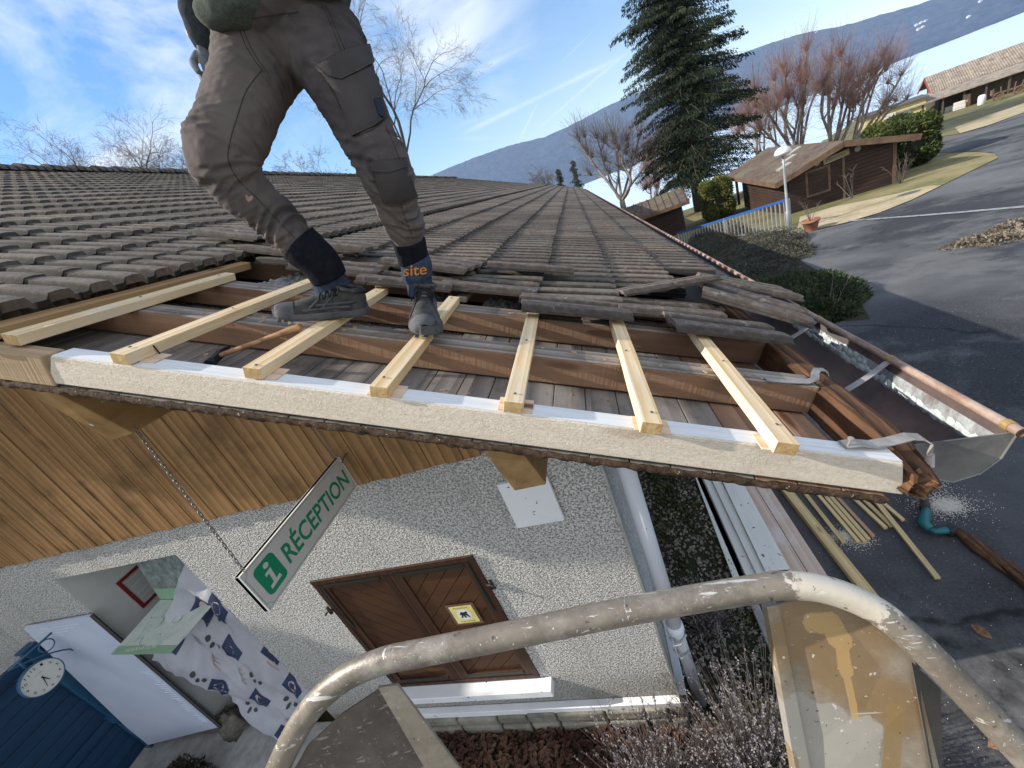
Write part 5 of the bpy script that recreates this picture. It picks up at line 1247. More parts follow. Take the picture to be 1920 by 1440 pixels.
def patch(name, poly, off, mat, parent, step=3.0, tree=None, rim=True, lab=None, puff=0):
    x0, x1 = min(p[0] for p in poly), max(p[0] for p in poly); y0, y1 = min(p[1] for p in poly), max(p[1] for p in poly)
    from mathutils.geometry import delaunay_2d_cdt
    n = len(poly); B = []
    for i in range(n):
        a, q = Vector(poly[i]), Vector(poly[(i+1) % n]); k = max(1, int((q-a).length / step))
        B += [a + (q-a)*(j/k) for j in range(k)]
    def ins(x, y):
        c = False
        for i in range(n):
            a, q = poly[i], poly[i-1]
            if (a[1] > y) != (q[1] > y) and x < (q[0]-a[0])*(y-a[1])/(q[1]-a[1])+a[0]: c = not c
        return c
    X = []; y = y0 + step*.5
    while y < y1:
        x = x0 + step*.5
        while x < x1:
            if ins(x, y) and min((Vector((x,y))-q).length for q in B) > step*.45: X.append(Vector((x, y)))
            x += step
        y += step
    vo_, _, fo_, _, _, _ = delaunay_2d_cdt(B + X, [(i, (i+1) % len(B)) for i in range(len(B))], [], 1, 1e-5)
    cx = sum((Vector(p) for p in poly), Vector((0,0))) / n
    V = []; ok = []
    for v in vo_:
        dd = min((v-q).length for q in B); pf = puff * min(1, dd / 8)
        p = onsurf(v.x, v.y, off + pf, tree); ok.append(p is not None); V.append(p or Vector((0,0,0)))
    b = MB(); b.v = [tuple(p) for p in V]; b.f = [tuple(f) for f in fo_ if all(ok[i] for i in f)]
    if rim:
        nb = len(B)
        base = len(b.v)
        for i in range(nb):
            q = onsurf(B[i].x, B[i].y, -.008 if tree else -.002, tree); b.v.append(tuple(q or V[i]))
        for i in range(nb):
            j = (i+1) % nb
            if ok[i] and ok[j]: b.f.append((i, j, base+j, base+i))
    return obj(name, b, mat, parent, smooth=True, label=lab)
def seam(pts, r, mat, parent, name='seam', tree=None, off=.0004):
    P = smooth_path([Vector((x, y, 0)) for x, y in pts], 8); Q = [onsurf(p.x, p.y, off, tree) for p in P]; Q = [q for q in Q if q is not None]
    if len(Q) > 2:
        b = MB(); b.tube(Q, r, 5); return obj(name, b, mat, parent, smooth=True)
pk_ = patch('cargo_pocket', [(604,138),(636,150),(672,132),(692,128),(712,178),(722,222),(700,240),(664,256),(650,222),(634,180)], .010, M_pocket, tro, puff=.004, tree=bvs)
patch('pocket_flap', [(599,128),(640,104),(684,86),(694,122),(668,140),(642,154),(620,146)], .017, M_pocket, tro, puff=.002, tree=bvs)
patch('knee_pocket', [(702,318),(756,310),(768,342),(778,370),(750,380),(722,380),(710,350)], .011, M_pocket, tro, puff=.003, tree=bvs)
patch('knee_flap', [(696,304),(754,299),(759,314),(730,323),(702,321)], .017, M_pocket, tro, tree=bvs)
patch('maker_tab', [(696,192),(706,188),(716,216),(714,226),(706,222)], .0165, plain('navy_tab', (.012,.016,.03), .8), tro, step=2.5, tree=bvs)
patch('heart_patch', [(459,366),(463,365),(467,369),(472,366),(475,370),(472,375),(466,379),(461,373)], .0012, plain('dusty_pink', (.33,.22,.20), .8), tro, step=2.5, rim=False)
M_st = plain('seam_thread', (.045,.035,.033), .9)  # dark thread colour of the stitched seams
for pts in ([(490,132),(462,170),(446,215),(432,262),(428,300),(446,336),(482,372),(520,412),(552,446)], [(452,44),(466,80),(484,112),(502,136)], [(446,46),(460,84),(478,114),(496,136)], [(604,10),(620,45),(640,95)], [(610,10),(626,44),(646,92)],
            [(612,150),(632,188),(650,228),(662,256)], [(664,257),(700,242),(722,224)], [(722,235),(735,262),(748,296)], [(752,384),(760,410),(772,440)], [(430,44),(452,40),(500,30),(560,22)]):
    seam(pts, .0013, M_st, tro)
# black stretch cuffs, socks
def sleeve(name, pts, mat, parent, wr=.002, n=28, lab=None):
    P = smooth_path([p for p, r in pts], 5); rr = [r for p, r in pts]; R = []
    for i in range(len(rr)-1):
        for k in range(5): R.append(rr[i] + (rr[i+1]-rr[i])*k/5)
    R.append(rr[-1])
    b = MB(); b.tube(P, R, n, caps=True)
    b.v = [tuple(Vector(v) + Vector((1,.5,.3)) * wr * noise.noise(Vector(v) * 38)) for v in b.v]
    return obj(name, b, mat, parent, smooth=True, label=lab)
sA = [at(560, 456, 1.245, 40), at(576, 470, 1.25, 39), at(600, 492, 1.262, 36), at(618, 520, 1.275, 33)]
sleeve('trouser_cuff', sA, M_black, man)
sockA = sleeve('sock', [at(590, 480, 1.262, 30), at(614, 520, 1.28, 31), at(632, 555, 1.30, 34)], M_sockb, man)
sB = [at(767, 452, 1.385, 31), at(771, 468, 1.392, 30), at(776, 492, 1.40, 28)]
sleeve('trouser_cuff', sB, M_black, man)
sockB = sleeve('sock', [at(775, 475, 1.40, 24), at(780, 494, 1.40, 29), at(783, 518, 1.40, 28), at(786, 530, 1.40, 24), at(790, 552, 1.40, 24)], M_sockb, man)
me = sockB.data; bt = BVHTree.FromPolygons([v.co.copy() for v in me.vertices], [tuple(p.vertices) for p in me.polygons])
# lettering wrapped round the cuff
def wraptext(body, x0, x1, y0, y1, mat, parent, tree):
    cu = bpy.data.curves.new('t', 'FONT'); cu.body = body; cu.size = 1; cu.offset = .008; o = bpy.data.objects.new('t', cu); COL.objects.link(o); bpy.context.view_layer.update()
    me = bpy.data.meshes.new_from_object(o.evaluated_get(bpy.context.evaluated_depsgraph_get())); bpy.data.objects.remove(o)
    bm = bmesh.new(); bm.from_mesh(me); bmesh.ops.triangulate(bm, faces=bm.faces[:])
    for it in range(4):
        bmesh.ops.subdivide_edges(bm, edges=[e for e in bm.edges if e.calc_length() > .10], cuts=1); bmesh.ops.triangulate(bm, faces=bm.faces[:])
    xs = [v.co.x for v in bm.verts]; ys = [v.co.y for v in bm.verts]; b = MB(); bm.verts.index_update(); ok = []
    for v in bm.verts:
        u = (v.co.x-min(xs))/(max(xs)-min(xs)); w_ = (v.co.y-min(ys))/(max(ys)-min(ys))
        p = onsurf(x0+(x1-x0)*u, y1+(y0-y1)*w_ + (u-.5)*-4, .0032, tree); ok.append(p is not None); b.v.append(tuple(p or (0,0,0)))
    b.f = [tuple(v.index for v in f.verts) for f in bm.faces if all(ok[v.index] for v in f.verts)]
    bm.free(); obj('lettering', b, mat, parent)
wraptext('site', 758, 799, 497, 516, plain('orange_print', (.60,.22,.03), .7), sockB, bt)
# shoes
def shoe(M, label, side=1):
    secs = [(-.012,.020,.030,.074),(.0,.030,.012,.092),(.02,.036,.006,.098),(.06,.0375,.004,.092),(.10,.037,.004,.086),(.135,.039,.004,.084),(.165,.043,.004,.076),(.195,.0475,.004,.064),(.225,.049,.005,.054),(.255,.045,.008,.047),(.277,.034,.013,.041),(.291,.016,.020,.033)]
    b = MB(); n = 24; vs = []
    for (x, w_, zb, zt) in secs:
        for k in range(n):
            a = 2*pi*k/n; c_, s_ = cos(a), sin(a)
            tz_ = (abs(s_)**.75) * (1 if s_ > 0 else -1); ty = (abs(c_)**.7) * (1 if c_ > 0 else -1)
            zm = (zb + .024); hi_ = zt - zm; lo_ = zm - zb - .012
            yy = ty * w_ * (1 - .30 * max(0, tz_)) + side * .010 * max(0, (x - .12) / .17) ** 2 * -1
            vs.append((x, yy, zm + (tz_ * hi_ if tz_ > 0 else tz_ * lo_)))
    b.v = vs; m_ = len(secs)
    b.f = [(i*n+k, i*n+(k+1) % n, (i+1)*n+(k+1) % n, (i+1)*n+k) for i in range(m_-1) for k in range(n)] + [tuple(range(n))[::-1], tuple((m_-1)*n+k for k in range(n))]
    b.v = [tuple(Vector(v) + Vector((0,1,1)) * .0012 * noise.noise(Vector(v)*70)) for v in b.v]
    up = obj('shoe', b, M_shoe, man, M, smooth=True, label=label); sm = up.modifiers.new('sub', 'SUBSURF'); sm.levels = 1; sm.render_levels = 2
    b = MB(); vs = []
    for (x, w_, zb, zt) in secs:
        wq = w_ + .0045; rise = .011 * max(0, (x - .20) / .09) ** 2 + .006 * max(0, (.03 - x) / .04)
        for (yy, zz) in ((-wq*.93, rise), (-wq, rise + .010), (-wq*.985, rise + .024 + (.006 if x < .06 or x > .23 else 0)), (-wq*.8, rise + .026), (wq*.8, rise + .026), (wq*.985, rise + .024 + (.006 if x < .06 or x > .23 else 0)), (wq, rise + .010), (wq*.93, rise)):
            vs.append((x + (.004 if x > .28 else (-.004 if x < 0 else 0)), yy + side * -.010 * max(0, (x - .12) / .17) ** 2, zz))
    b.v = vs; b.f = [(i*8+k, i*8+(k+1) % 8, (i+1)*8+(k+1) % 8, (i+1)*8+k) for i in range(m_-1) for k in range(8)] + [tuple(range(8))[::-1], tuple((m_-1)*8+k for k in range(8))]
    for i in range(15):                   # tread lugs
        x = .005 + i * .019
        for yy in (-.030, -.003, .024): b.box((x, yy, -.0020), (x + .011, yy + .012, .006))
    obj('sole', b, M_sole, up, M, bevel=.0015)
    b = MB(); b.tube([Vector((.0, .034*cos(t), 0)) + Vector((.03 - .036*sin(t) if sin(t) > 0 else .03 + .050*abs(sin(t)), 0, .094 - .004*sin(t) + (.0 if sin(t) > 0 else .004*abs(sin(t))))) for t in [2*pi*i/24 for i in range(25)]], .0075, 8, caps=False); obj('collar', b, M_shoe, up, M, smooth=True)
    b = MB(); b.tube([(-.004,-.006,.090),(-.016,-.004,.112),(-.018,.004,.118),(-.006,.006,.094)], .0028, 6); obj('pull_loop', b, M_lace, up, M, smooth=True)
    tg = MB(); tg.grid(lambda u, v: (.085 + .125*u, (v-.5)*.046*(1-.2*u), .093 - .036*u**1.3 - .012*(2*v-1)**2), 12, 8); obj('tongue', tg, M_sole, up, M, smooth=True)
    tc_ = MB(); tc_.grid(lambda u, v: (.232 + .060*sin(pi/2*u) - .004, cos(pi*v)*(.0475 - .030*u**2), .016 + sin(pi*v)*(.040 - .014*u**2)), 10, 16); obj('toe_cap', tc_, M_sole, up, M, smooth=True)
    b = MB()
    for i in range(6):
        x = .092 + i * .019; z = .090 - .0052 * i * (1 + i * .12)
        b.tube([(x, -.028, z - .010), (x + .006, -.012, z + .003), (x + .012, .012, z + .003), (x + .016, .028, z - .010)], .0034, 6)
        b.tube([(x + .014, -.026, z - .014), (x + .008, -.010, z + .0015), (x + .002, .012, z + .0015), (x, .028, z - .008)], .0034, 6)
    for sg_ in (-1, 1):
        b.tube([(.088, 0, .094), (.078, .018*sg_, .104), (.082, .034*sg_, .094), (.090, .030*sg_, .080), (.088, .010*sg_, .092)], .0024, 6); b.tube([(.088, 0, .094), (.100, .026*sg_, .088), (.104, .044*sg_, .060)], .0022, 6)
    obj('laces', b, M_lace, up, M, smooth=True)
    for (x0, x1, z0, z1) in ((.03, .16, .055, .050), (.05, .20, .040, .036), (.10, .145, .078, .034), (.145, .19, .070, .032)):
        for sg_ in (-1, 1):
            b = MB(); P = []
            for k in range(7):
                t = k / 6; x = x0 + (x1-x0)*t; z = z0 + (z1-z0)*t
                i = max(j for j in range(m_) if secs[j][0] <= x); s0, s1 = secs[i], secs[min(i+1, m_-1)]; q = (x - s0[0]) / max(1e-6, s1[0]-s0[0]); w_ = s0[1] + (s1[1]-s0[1])*q; zt = s0[3] + (s1[3]-s0[3])*q
                fz = max(0, (z - .028) / (zt - .028)); P.append((x, sg_ * (w_ * (1 - .30*fz) * (1 - .25 * fz**3) + .0005), z))
            b.tube(P, [(.0022, .0048)] * len(P), 6); obj('overlay', b, M_sole, up, M, smooth=True)
    return up
t1 = RF(*onS(509, 601, .036)); h1 = RF(*onS(684, 590, .036)); x1_ = (t1 - h1)
M1 = frame(h1 + NR * .004, x1_, NR + Vector((0,.0,0)))
sc1 = x1_.length / .303
shoe(M1 @ Matrix.Scale(sc1, 4), 'dusty grey hiking shoe seen from the side, toe to the left', 1)
t2 = RF(*onS(797, 625, .036)); h2 = t2 + S * -.075 + YV * .235
shoe(frame(h2 + NR*.004, t2 - h2, NR) @ Matrix.Scale(1.03, 4), 'grey hiking shoe pointing at the viewer, laces in front', -1)
# jacket, sleeves, body
tor0, tr0 = at(505, -25, 1.42, 118)
up1 = Vector((-.10, -.12, .38))
chest = tor0 + up1; neck = chest + Vector((-.05, -.07, .17)); headc = neck + Vector((-.05, -.06, .12))
jk = MB(); 
limb(jk, [(at(430, 0, 1.36, 0)[0], .105), (tor0 + up1*.3, .155), (tor0 + up1*.7, .165), (chest + Vector((0,0,.06)), .15), (neck, .07)], flat=.8)
limb(jk, [at(404, 20, 1.26, 36), at(446, -8, 1.27, 56), at(500, -60, 1.34, 95)], flat=.8); limb(jk, [at(480, -30, 1.28, 34), at(560, -52, 1.30, 44), at(630, -48, 1.36, 40)], flat=.8)
limb(jk, [at(480, -50, 1.44, 95), at(560, -40, 1.44, 98)], flat=.85)
shR = chest + Vector((-.17, .08, .05)); shL = chest + Vector((.15, -.05, .05))
elL = shL + Vector((.12, .10, -.26)); haL = elL + Vector((-.10, -.20, -.10))
limb(jk, [(shL, .075), (elL, .058), (lerp(elL, haL, .75), .042)])
jkm = remesh(jk, .008, sm=5, disp=lambda p: .006 * noise.noise(p * 14) + .005 * (1 - abs(noise.noise(Vector((p.x*9, p.y*9, p.z*26)))) * 2))
obj('jacket', jkm, M_fleece, man, smooth=True, label='grey green fleece jacket hanging open at the hem')
hR, _ = at(385, 100, 1.47, 0); elR = at(352, -60, 1.50, 0)[0]
sl2 = MB(); limb(sl2, [(shR, .07), (elR, .052), at(366, 20, 1.48, 27), at(381, 78, 1.47, 20)]); slm = remesh(sl2, .007, sm=4, disp=lambda p: .004 * noise.noise(p * 30))
obj('sleeve', slm, M_sleeve, man, smooth=True)
bd_ = MB()
limb(bd_, [(p, r*.72) for p, r in legA] + [(lerp(sA[1][0], sA[2][0], .5), .032), (sA[3][0], .030), (at(640, 565, 1.30)[0], .026)]); limb(bd_, [(p, r*.72) for p, r in legB] + [(sB[1][0], .032), (at(786, 545, 1.41)[0], .028)])
limb(bd_, [(wa[3][0], .10), (wa[0][0], .12), (chest, .13), (neck, .055), (headc, .06)], flat=.75)
limb(bd_, [(shR, .05), (elR, .04), (hR + Vector((0,0,.05)), .024)]); limb(bd_, [(shL, .05), (elL, .04), (haL, .026)])
face = Vector((-.75, -.55, -.35)).normalized()
limb(bd_, [(headc + face*.01 + Vector((0,0,.035)), .083), (headc + face*.035 - Vector((0,0,.035)), .062)])
sideh = face.cross(Vector((0,0,1))).normalized()
limb(bd_, [(headc + face*.100 + Vector((0,0,.01)), .008), (headc + face*.108 - Vector((0,0,.025)), .013)])
for s_ in (-1, 1):
    limb(bd_, [(headc + sideh*.083*s_ + Vector((0,0,.015)), .012), (headc + sideh*.080*s_ - Vector((0,0,.015)), .009)])
def hand(b, wrist, d, palm, s_=1):
    d = d.normalized(); sd_ = d.cross(palm).normalized()
    limb(b, [(wrist, .023), (wrist + d*.045, .028), (wrist + d*.080, .026)], flat=.55)
    for i, (o_, L) in enumerate(((-.028,.070),(-.010,.080),(.010,.075),(.027,.058))):
        q = wrist + d*.085 + sd_*o_; cur = palm * .02
        limb(b, [(q, .0095), (q + d*L*.4 + cur*.4, .0088), (q + d*L*.72 + cur*1.3, .008), (q + d*L*.88 + cur*2.2, .007)], n=10)
    q = wrist + d*.03 - sd_*.024*s_; limb(b, [(q, .011), (q + d*.03 - sd_*.018*s_ + palm*.01, .010), (q + d*.055 - sd_*.014*s_ + palm*.02, .008)], n=10)
hd_ = (at(392, 122, 1.46)[0] - at(381, 82, 1.47)[0])
hand(bd_, haL, haL - elL, Vector((0,0,-1)))
hand(bd_, at(382, 84, 1.47)[0], hd_, Vector((.7,-.6,0)), -1)
bm_ = remesh(bd_, .0045, sm=2)
body_o = obj('body', bm_, M_skinm, man, smooth=True)
# glove over the visible hand, hair, eyes
gb = MB(); hand(gb, at(382, 84, 1.47)[0], hd_, Vector((.7,-.6,0)), -1); gb = remesh(gb, .003, sm=1, disp=lambda p: .0016); obj('glove', gb, M_glove, man, smooth=True)
hb_ = MB(); hb_.grid(lambda u, v: tuple(headc + Vector((0,0,.038)) - face*.004 + (sideh*cos(2*pi*u)*sin(v*1.9) + face*sin(2*pi*u)*sin(v*1.9) * (1 if sin(2*pi*u) < 0 else .82) + Vector((0,0,1))*cos(v*1.9)) * (.092 + .006*noise.noise(Vector((u*9, v*9, 0))))), 32, 14)
obj('hair', hb_, nmat('brown_hair', [(.03,.018,.01),(.08,.05,.03)], scale=60, rough=.7), man, smooth=True)
for s_ in (-1, 1):
    b = MB(); b.rev([(.0001,-.010),(.007,-.007),(.0098,0),(.007,.007),(.0001,.010)], Matrix.Translation(headc + face*.078 + sideh*.03*s_ + Vector((0,0,.012))), 12); obj('eye', b, plain('eye_white', (.7,.7,.68), .2), body_o, smooth=True)
b = MB(); b.tube([headc + face*.093 - Vector((0,0,.052)) + sideh*.022*t for t in (-1,-.5,0,.5,1)], [.002,.004,.0045,.004,.002], 8); obj('mouth', b, plain('lips', (.40,.16,.13), .5), body_o, smooth=True)
# ================================================================ BEYOND THE HOUSE
def vray(x, y, A, B):                    # pixel onto the vertical plane through ground points A, B
    d = (B - A); n_ = Vector((d.y, -d.x, 0)).normalized(); r = ray(x, y); return CAM + r * ((A - CAM).dot(n_) / r.dot(n_))
def vheight(x, y, P):                    # height at which the vertical line through P appears at that pixel row
    r = ray(x, y); k = Vector((P.x, P.y)).dot(Vector((r.x, r.y))) / (r.x**2 + r.y**2); return CAMZ + r.z * k
def flat(p): return Vector((p.x, p.y, 0))
M_chal = nmat('dark_stained_timber', [(.020,.011,.009),(.036,.021,.016),(.058,.036,.028)], scale=2, sc3=(1,1,16), detail=7, rough=.7, bmp=.5, bdist=.01, big=((.075,.042,.030), .5), bigscale=.7)
M_chroof = nmat('brown_felt_roof', [(.055,.036,.030),(.095,.066,.055),(.15,.115,.095)], scale=6, detail=8, rough=.9, bmp=.3, big=((.14,.13,.085), .7), bigscale=.8)
M_fasc = nmat('fascia_timber', [(.09,.055,.035),(.19,.12,.075)], scale=4, rough=.7)
def beam(b, p, q, w_, h_):
    p, q = Vector(p), Vector(q); M = frame(p, q - p, (0,0,1)); L = (q-p).length; b.box((0,-w_/2,-h_/2),(L,w_/2,h_/2), M)
# ---- chalet
A = gnd(1482, 401); B = gnd(1678, 343); ex = (flat(B) - flat(A)).normalized(); ey = Vector((-ex.y, ex.x, 0)); W = (flat(B)-flat(A)).length
zb0 = min(A.z, B.z) - .3
el = vray(1450, 342, A, B); ap = vray(1571, 266, A, B); er = vray(1706, 253, A, B)
Pe = vray(1369, 326, A, A + ey); dep = max(3.0, min(8, (flat(Pe) - flat(A)).dot(ey))) + .3
ch = thing('wooden_chalet', 'dark brown wooden chalet with a low pitched roof behind the street lamp', 'chalet', (A.x, A.y, tz(A.x, A.y)))
def lp(x, y, z): return flat(A) + ex * x + ey * y + Vector((0, 0, z))
xl, xa, xr = (flat(el)-flat(A)).dot(ex), (flat(ap)-flat(A)).dot(ex), (flat(er)-flat(A)).dot(ex)
def zr(x): return el.z + (ap.z-el.z)*(x-xl)/(xa-xl) if x < xa else ap.z + (er.z-ap.z)*(x-xa)/(xr-xa)
b = MB(); pr = [(0, zb0), (W, zb0), (W, zr(W)-.16), (xa, ap.z-.16), (0, zr(0)-.16)]
b.prism([lp(x, 0, z) for x, z in pr], ey * (dep - 1.2)); 
o = obj('wall', b, M_chal, ch)
b = MB(); z = zb0
while z < ap.z: 
    x0 = 0 if z < zr(0)-.2 else xl + (z+.2-el.z)*(xa-xl)/(ap.z-el.z); x1 = W if z < zr(W)-.2 else xa
    if x1 - x0 > .3: b.box((x0 if x0 > 0 else 0, -.028, z), (x1, -.002, z + .125), Matrix(((ex.x, ey.x, 0, A.x),(ex.y, ey.y, 0, A.y),(0,0,1,0),(0,0,0,1))))
    z += .14
MCh = Matrix(((ex.x, ey.x, 0, A.x),(ex.y, ey.y, 0, A.y),(0,0,1,0),(0,0,0,1)))
z = zb0
while z < zr(0) - .25: b.box((-.028, 0, z), (-.002, dep - 1.2, z + .125), MCh); z += .14
obj('wall_boards', b, M_chal, ch, bevel=.008)
rf_ = MB()
for (x0, x1) in ((xl - .05, xa), (xa, xr + .1)):
    z0, z1 = zr(x0), zr(x1)
    rf_.hexa([lp(x0,-.45,z0-.05), lp(x1,-.45,z1-.05), lp(x1,dep+.1,z1-.05), lp(x0,dep+.1,z0-.05)], [lp(x0,-.45,z0+.02), lp(x1,-.45,z1+.02), lp(x1,dep+.1,z1+.02), lp(x0,dep+.1,z0+.02)])
cr = obj('roof', rf_, M_chroof, ch)
b = MB(); 
for (x0, x1) in ((xl - .05, xa), (xa, xr + .1)): beam(b, lp(x0,-.47,zr(x0)-.09), lp(x1,-.47,zr(x1)-.09), .05, .20)
beam(b, lp(xl-.06,-.45,zr(xl)-.09), lp(xl-.06,dep+.1,zr(xl)-.09), .05, .18); obj('fascia', b, M_fasc, cr)
b = MB(); b.box((-.10+0, dep-.12-0, zb0), (.02, dep, zr(0)-.1), MCh); obj('post', b, M_chal, ch)
xw = (flat(vray(1533, 340, A, B))-flat(A)).dot(ex); zw = vray(1533, 340, A, B).z
b = MB(); b.box((xw-.42, -.045, zw-.5), (xw+.42, -.029, zw+.5), MCh); o = obj('shutter', b, M_fasc, ch)
b = MB(); b.box((xw-.34, -.05, zw-.42), (xw+.34, -.0455, zw+.42), MCh); obj('board_panel', b, M_chal, o)
for q in ((1530,306),(1606,279)):
    p = vray(*q, A, B); b = MB(); Mx = MCh @ Matrix.Translation(((flat(p)-flat(A)).dot(ex), -.06, p.z)) @ Matrix.Rotation(radians(90), 4, 'X'); b.rev([(.001,.0),(.10,0),(.10,.03),(.001,.035)], Mx, 16); obj('vent_disc', b, plain('vent_grey', (.30,.28,.26), .6), ch)
p = vray(1567, 295, A, B); b = MB(); b.box((-.42,-.05,-.09),(.42,-.03,.12), MCh @ Matrix.Translation(((flat(p)-flat(A)).dot(ex), 0, p.z)) @ Matrix.Rotation(radians(-6),4,'Y')); o = obj('name_board', b, plain('pale_wood_board', (.34,.28,.18), .7), ch)
text('Mimosa', MCh @ Matrix.Translation(((flat(p)-flat(A)).dot(ex)-.32, -.052, p.z-.06)) @ Matrix.Rotation(radians(-6),4,'Y') @ Matrix.Rotation(radians(90),4,'X'), .62, .13, plain('dark_letter', (.05,.03,.02), .7), o)
b = MB(); b.box((W*.52, -.045, zb0), (W*.52+.08, -.03, ap.z-.5), MCh); b.box((W-.1, -.045, zb0), (W+.02, -.03, zr(W)-.16), MCh); obj('cover_strip', b, M_fasc, ch)
for k in range(3):
    x = xl + (xa-xl)*(.35+.22*k); b = MB(); b.box((-.25,-.2,.0),(.25,.2,.07), Matrix.Translation(lp(x, 1.2+k*.9, zr(x)+.03)) @ Matrix.Rotation(atan2((ap.z-el.z),(xa-xl))*-1, 4, 'Y')); obj('roof_slate_patch', b, plain('pale_slate', (.32,.30,.27), .7), cr)
# ---- small chalet beyond the eave
B2 = gnd(1287, 434); ex2 = ex; A2 = B2 - ex2 * 3.4; A2.z = B2.z
c2 = thing('small_wooden_hut', 'small dark brown hut with a ribbed roof just beyond the gutter', 'hut', B2)
ey2 = Vector((-ex2.y, ex2.x, 0)); zt0 = vray(1200, 392, A2, B2).z; zt1 = vray(1290, 374, A2, B2).z; Mh2 = Matrix(((ex2.x, ey2.x, 0, A2.x),(ex2.y, ey2.y, 0, A2.y),(0,0,1,0),(0,0,0,1)))
xA = (flat(vray(1200,392,A2,B2))-flat(A2)).dot(ex2)
b = MB(); b.box((0,0,B2.z-1.2),(3.4,3.2,min(zt0,zt1)-.1), Mh2); z = B2.z - 1.2
while z < min(zt0,zt1)-.2: b.box((0,-.03,z),(3.4,-.002,z+.13), Mh2); z += .14
obj('wall', b, M_chal, c2)
b = MB(); h0 = min(zt0, zt1)
b.hexa([Mh2 @ Vector(q) for q in ((-.2,-.5,h0-.1),(3.75,-.5,h0-.1),(3.75,1.6,h0+.45),(-.2,1.6,h0+.45))], [Mh2 @ Vector(q) for q in ((-.2,-.5,h0),(3.75,-.5,h0),(3.75,1.6,h0+.55),(-.2,1.6,h0+.55))])
b.hexa([Mh2 @ Vector(q) for q in ((-.2,1.6,h0+.45),(3.75,1.6,h0+.45),(3.75,3.7,h0-.1),(-.2,3.7,h0-.1))], [Mh2 @ Vector(q) for q in ((-.2,1.6,h0+.55),(3.75,1.6,h0+.55),(3.75,3.7,h0),(-.2,3.7,h0))])
for k in range(11): 
    x = -.1 + k*.37; b.hexa([Mh2 @ Vector(q) for q in ((x,-.5,h0),(x+.05,-.5,h0),(x+.05,1.6,h0+.55),(x,1.6,h0+.55))], [Mh2 @ Vector(q) for q in ((x,-.5,h0+.05),(x+.05,-.5,h0+.05),(x+.05,1.6,h0+.60),(x,1.6,h0+.60))])
o = obj('roof', b, M_chroof, c2); b = MB(); b.box((-.2,-.53,h0-.17),(3.75,-.502,h0+.01), Mh2); obj('fascia', b, M_fasc, o)
p = vray(1232, 396, A2, B2); b = MB(); b.rev([(.001,0),(.07,0),(.07,.02),(.001,.03)], Mh2 @ Matrix.Translation(((flat(p)-flat(A2)).dot(ex2), -.04, p.z)) @ Matrix.Rotation(radians(90),4,'X'), 14); obj('vent_disc', b, bpy.data.materials['vent_grey'], c2)
# ---- barn and yellow building
M_btile = nmat('old_barn_tiles', [(.14,.11,.09),(.25,.21,.17),(.34,.30,.25)], scale=2.2, detail=8, rough=.95, bmp=.8, bdist=.08, bscale=3)
M_bwood = nmat('grey_barn_wood', [(.045,.035,.03),(.09,.07,.055),(.13,.105,.085)], scale=2, sc3=(6,6,1), detail=7, rough=.95)
Ba = gnd(1745, 222); ang = radians(-25); bx = Vector((cos(ang), sin(ang), 0)); by = Vector((-bx.y, bx.x, 0)); Bb = Ba + bx * 10
MBn = Matrix(((bx.x, by.x, 0, Ba.x),(bx.y, by.y, 0, Ba.y),(0,0,1,0),(0,0,0,1)))
barn = thing('barn', 'long old barn with a ribbed grey roof and a lean-to, high at the right edge', 'barn', Ba)
L_ = 22.0; zg_ = Ba.z
def Q(*q): return MBn @ Vector(q)
b = MB(); b.box((1.0, 2.6, zg_-4), (L_, 2.8, -2.4), MBn); b.box((1.0, 2.9, zg_-4), (L_, 9.4, -3.01), MBn); b.box((3.0, 1.2, zg_-4), (L_, 1.3, -3.1), MBn)
for k in range(15): b.box((-2.2+k*1.5, .02, zg_-4), (-2.06+k*1.5, .16, -2.84), MBn)
obj('wall', b, M_bwood, barn)
b = MB(); b.hexa([Q(-2.8,-.25,-2.95), Q(L_,-.25,-2.80), Q(L_,3.1,-2.35), Q(-2.2,3.1,-2.35)], [Q(-2.8,-.25,-2.86), Q(L_,-.25,-2.72), Q(L_,3.1,-2.26), Q(-2.2,3.1,-2.26)]); obj('lean_to_roof', b, M_btile, barn)
b = MB(); b.box((1.0, 3.2, -3.0), (L_, 9.4, -2.2), MBn); b.prism([Q(1.0,3.2,-2.2), Q(1.0,9.4,-2.2), Q(1.0,6.4,-1.05)], bx * .2); obj('upper_wall', b, nmat('barn_red_wood', [(.10,.04,.025),(.17,.075,.05)], scale=3, rough=.9), barn)
rl = MB(); n_ = 120; y0, y1, z0, z1 = 2.75, 6.4, -2.33, -.84
for (ya, za, yb, zb) in ((y0, z0, y1, z1), (y1, z1, 10.1, z0)):
    rl.grid(lambda u, v: tuple(Q(.35 + (L_-.35)*u, ya + (yb-ya)*v, za + (zb-za)*v + .055*abs(sin(u*n_*pi)))), n_*6, 2)
rl.hexa([Q(.35,y0,z0-.12), Q(L_,y0,z0-.12), Q(L_,y1,z1-.12), Q(.35,y1,z1-.12)], [Q(.35,y0,z0-.01), Q(L_,y0,z0-.01), Q(L_,y1,z1-.01), Q(.35,y1,z1-.01)])
obj('roof', rl, M_btile, barn)
b = MB(); b.hexa([Q(.28,y0,z0-.26), Q(.34,y0,z0-.26), Q(.34,y1,z1-.26), Q(.28,y1,z1-.26)], [Q(.28,y0,z0+.03), Q(.34,y0,z0+.03), Q(.34,y1,z1+.03), Q(.28,y1,z1+.03)])
b.hexa([Q(.28,10,z0-.26), Q(.34,10,z0-.26), Q(.34,y1+.01,z1-.26), Q(.28,y1+.01,z1-.26)], [Q(.28,10,z0+.03), Q(.34,10,z0+.03), Q(.34,y1+.01,z1+.03), Q(.28,y1+.01,z1+.03)]); obj('red_verge', b, plain('red_verge', (.28,.06,.04), .7), barn)
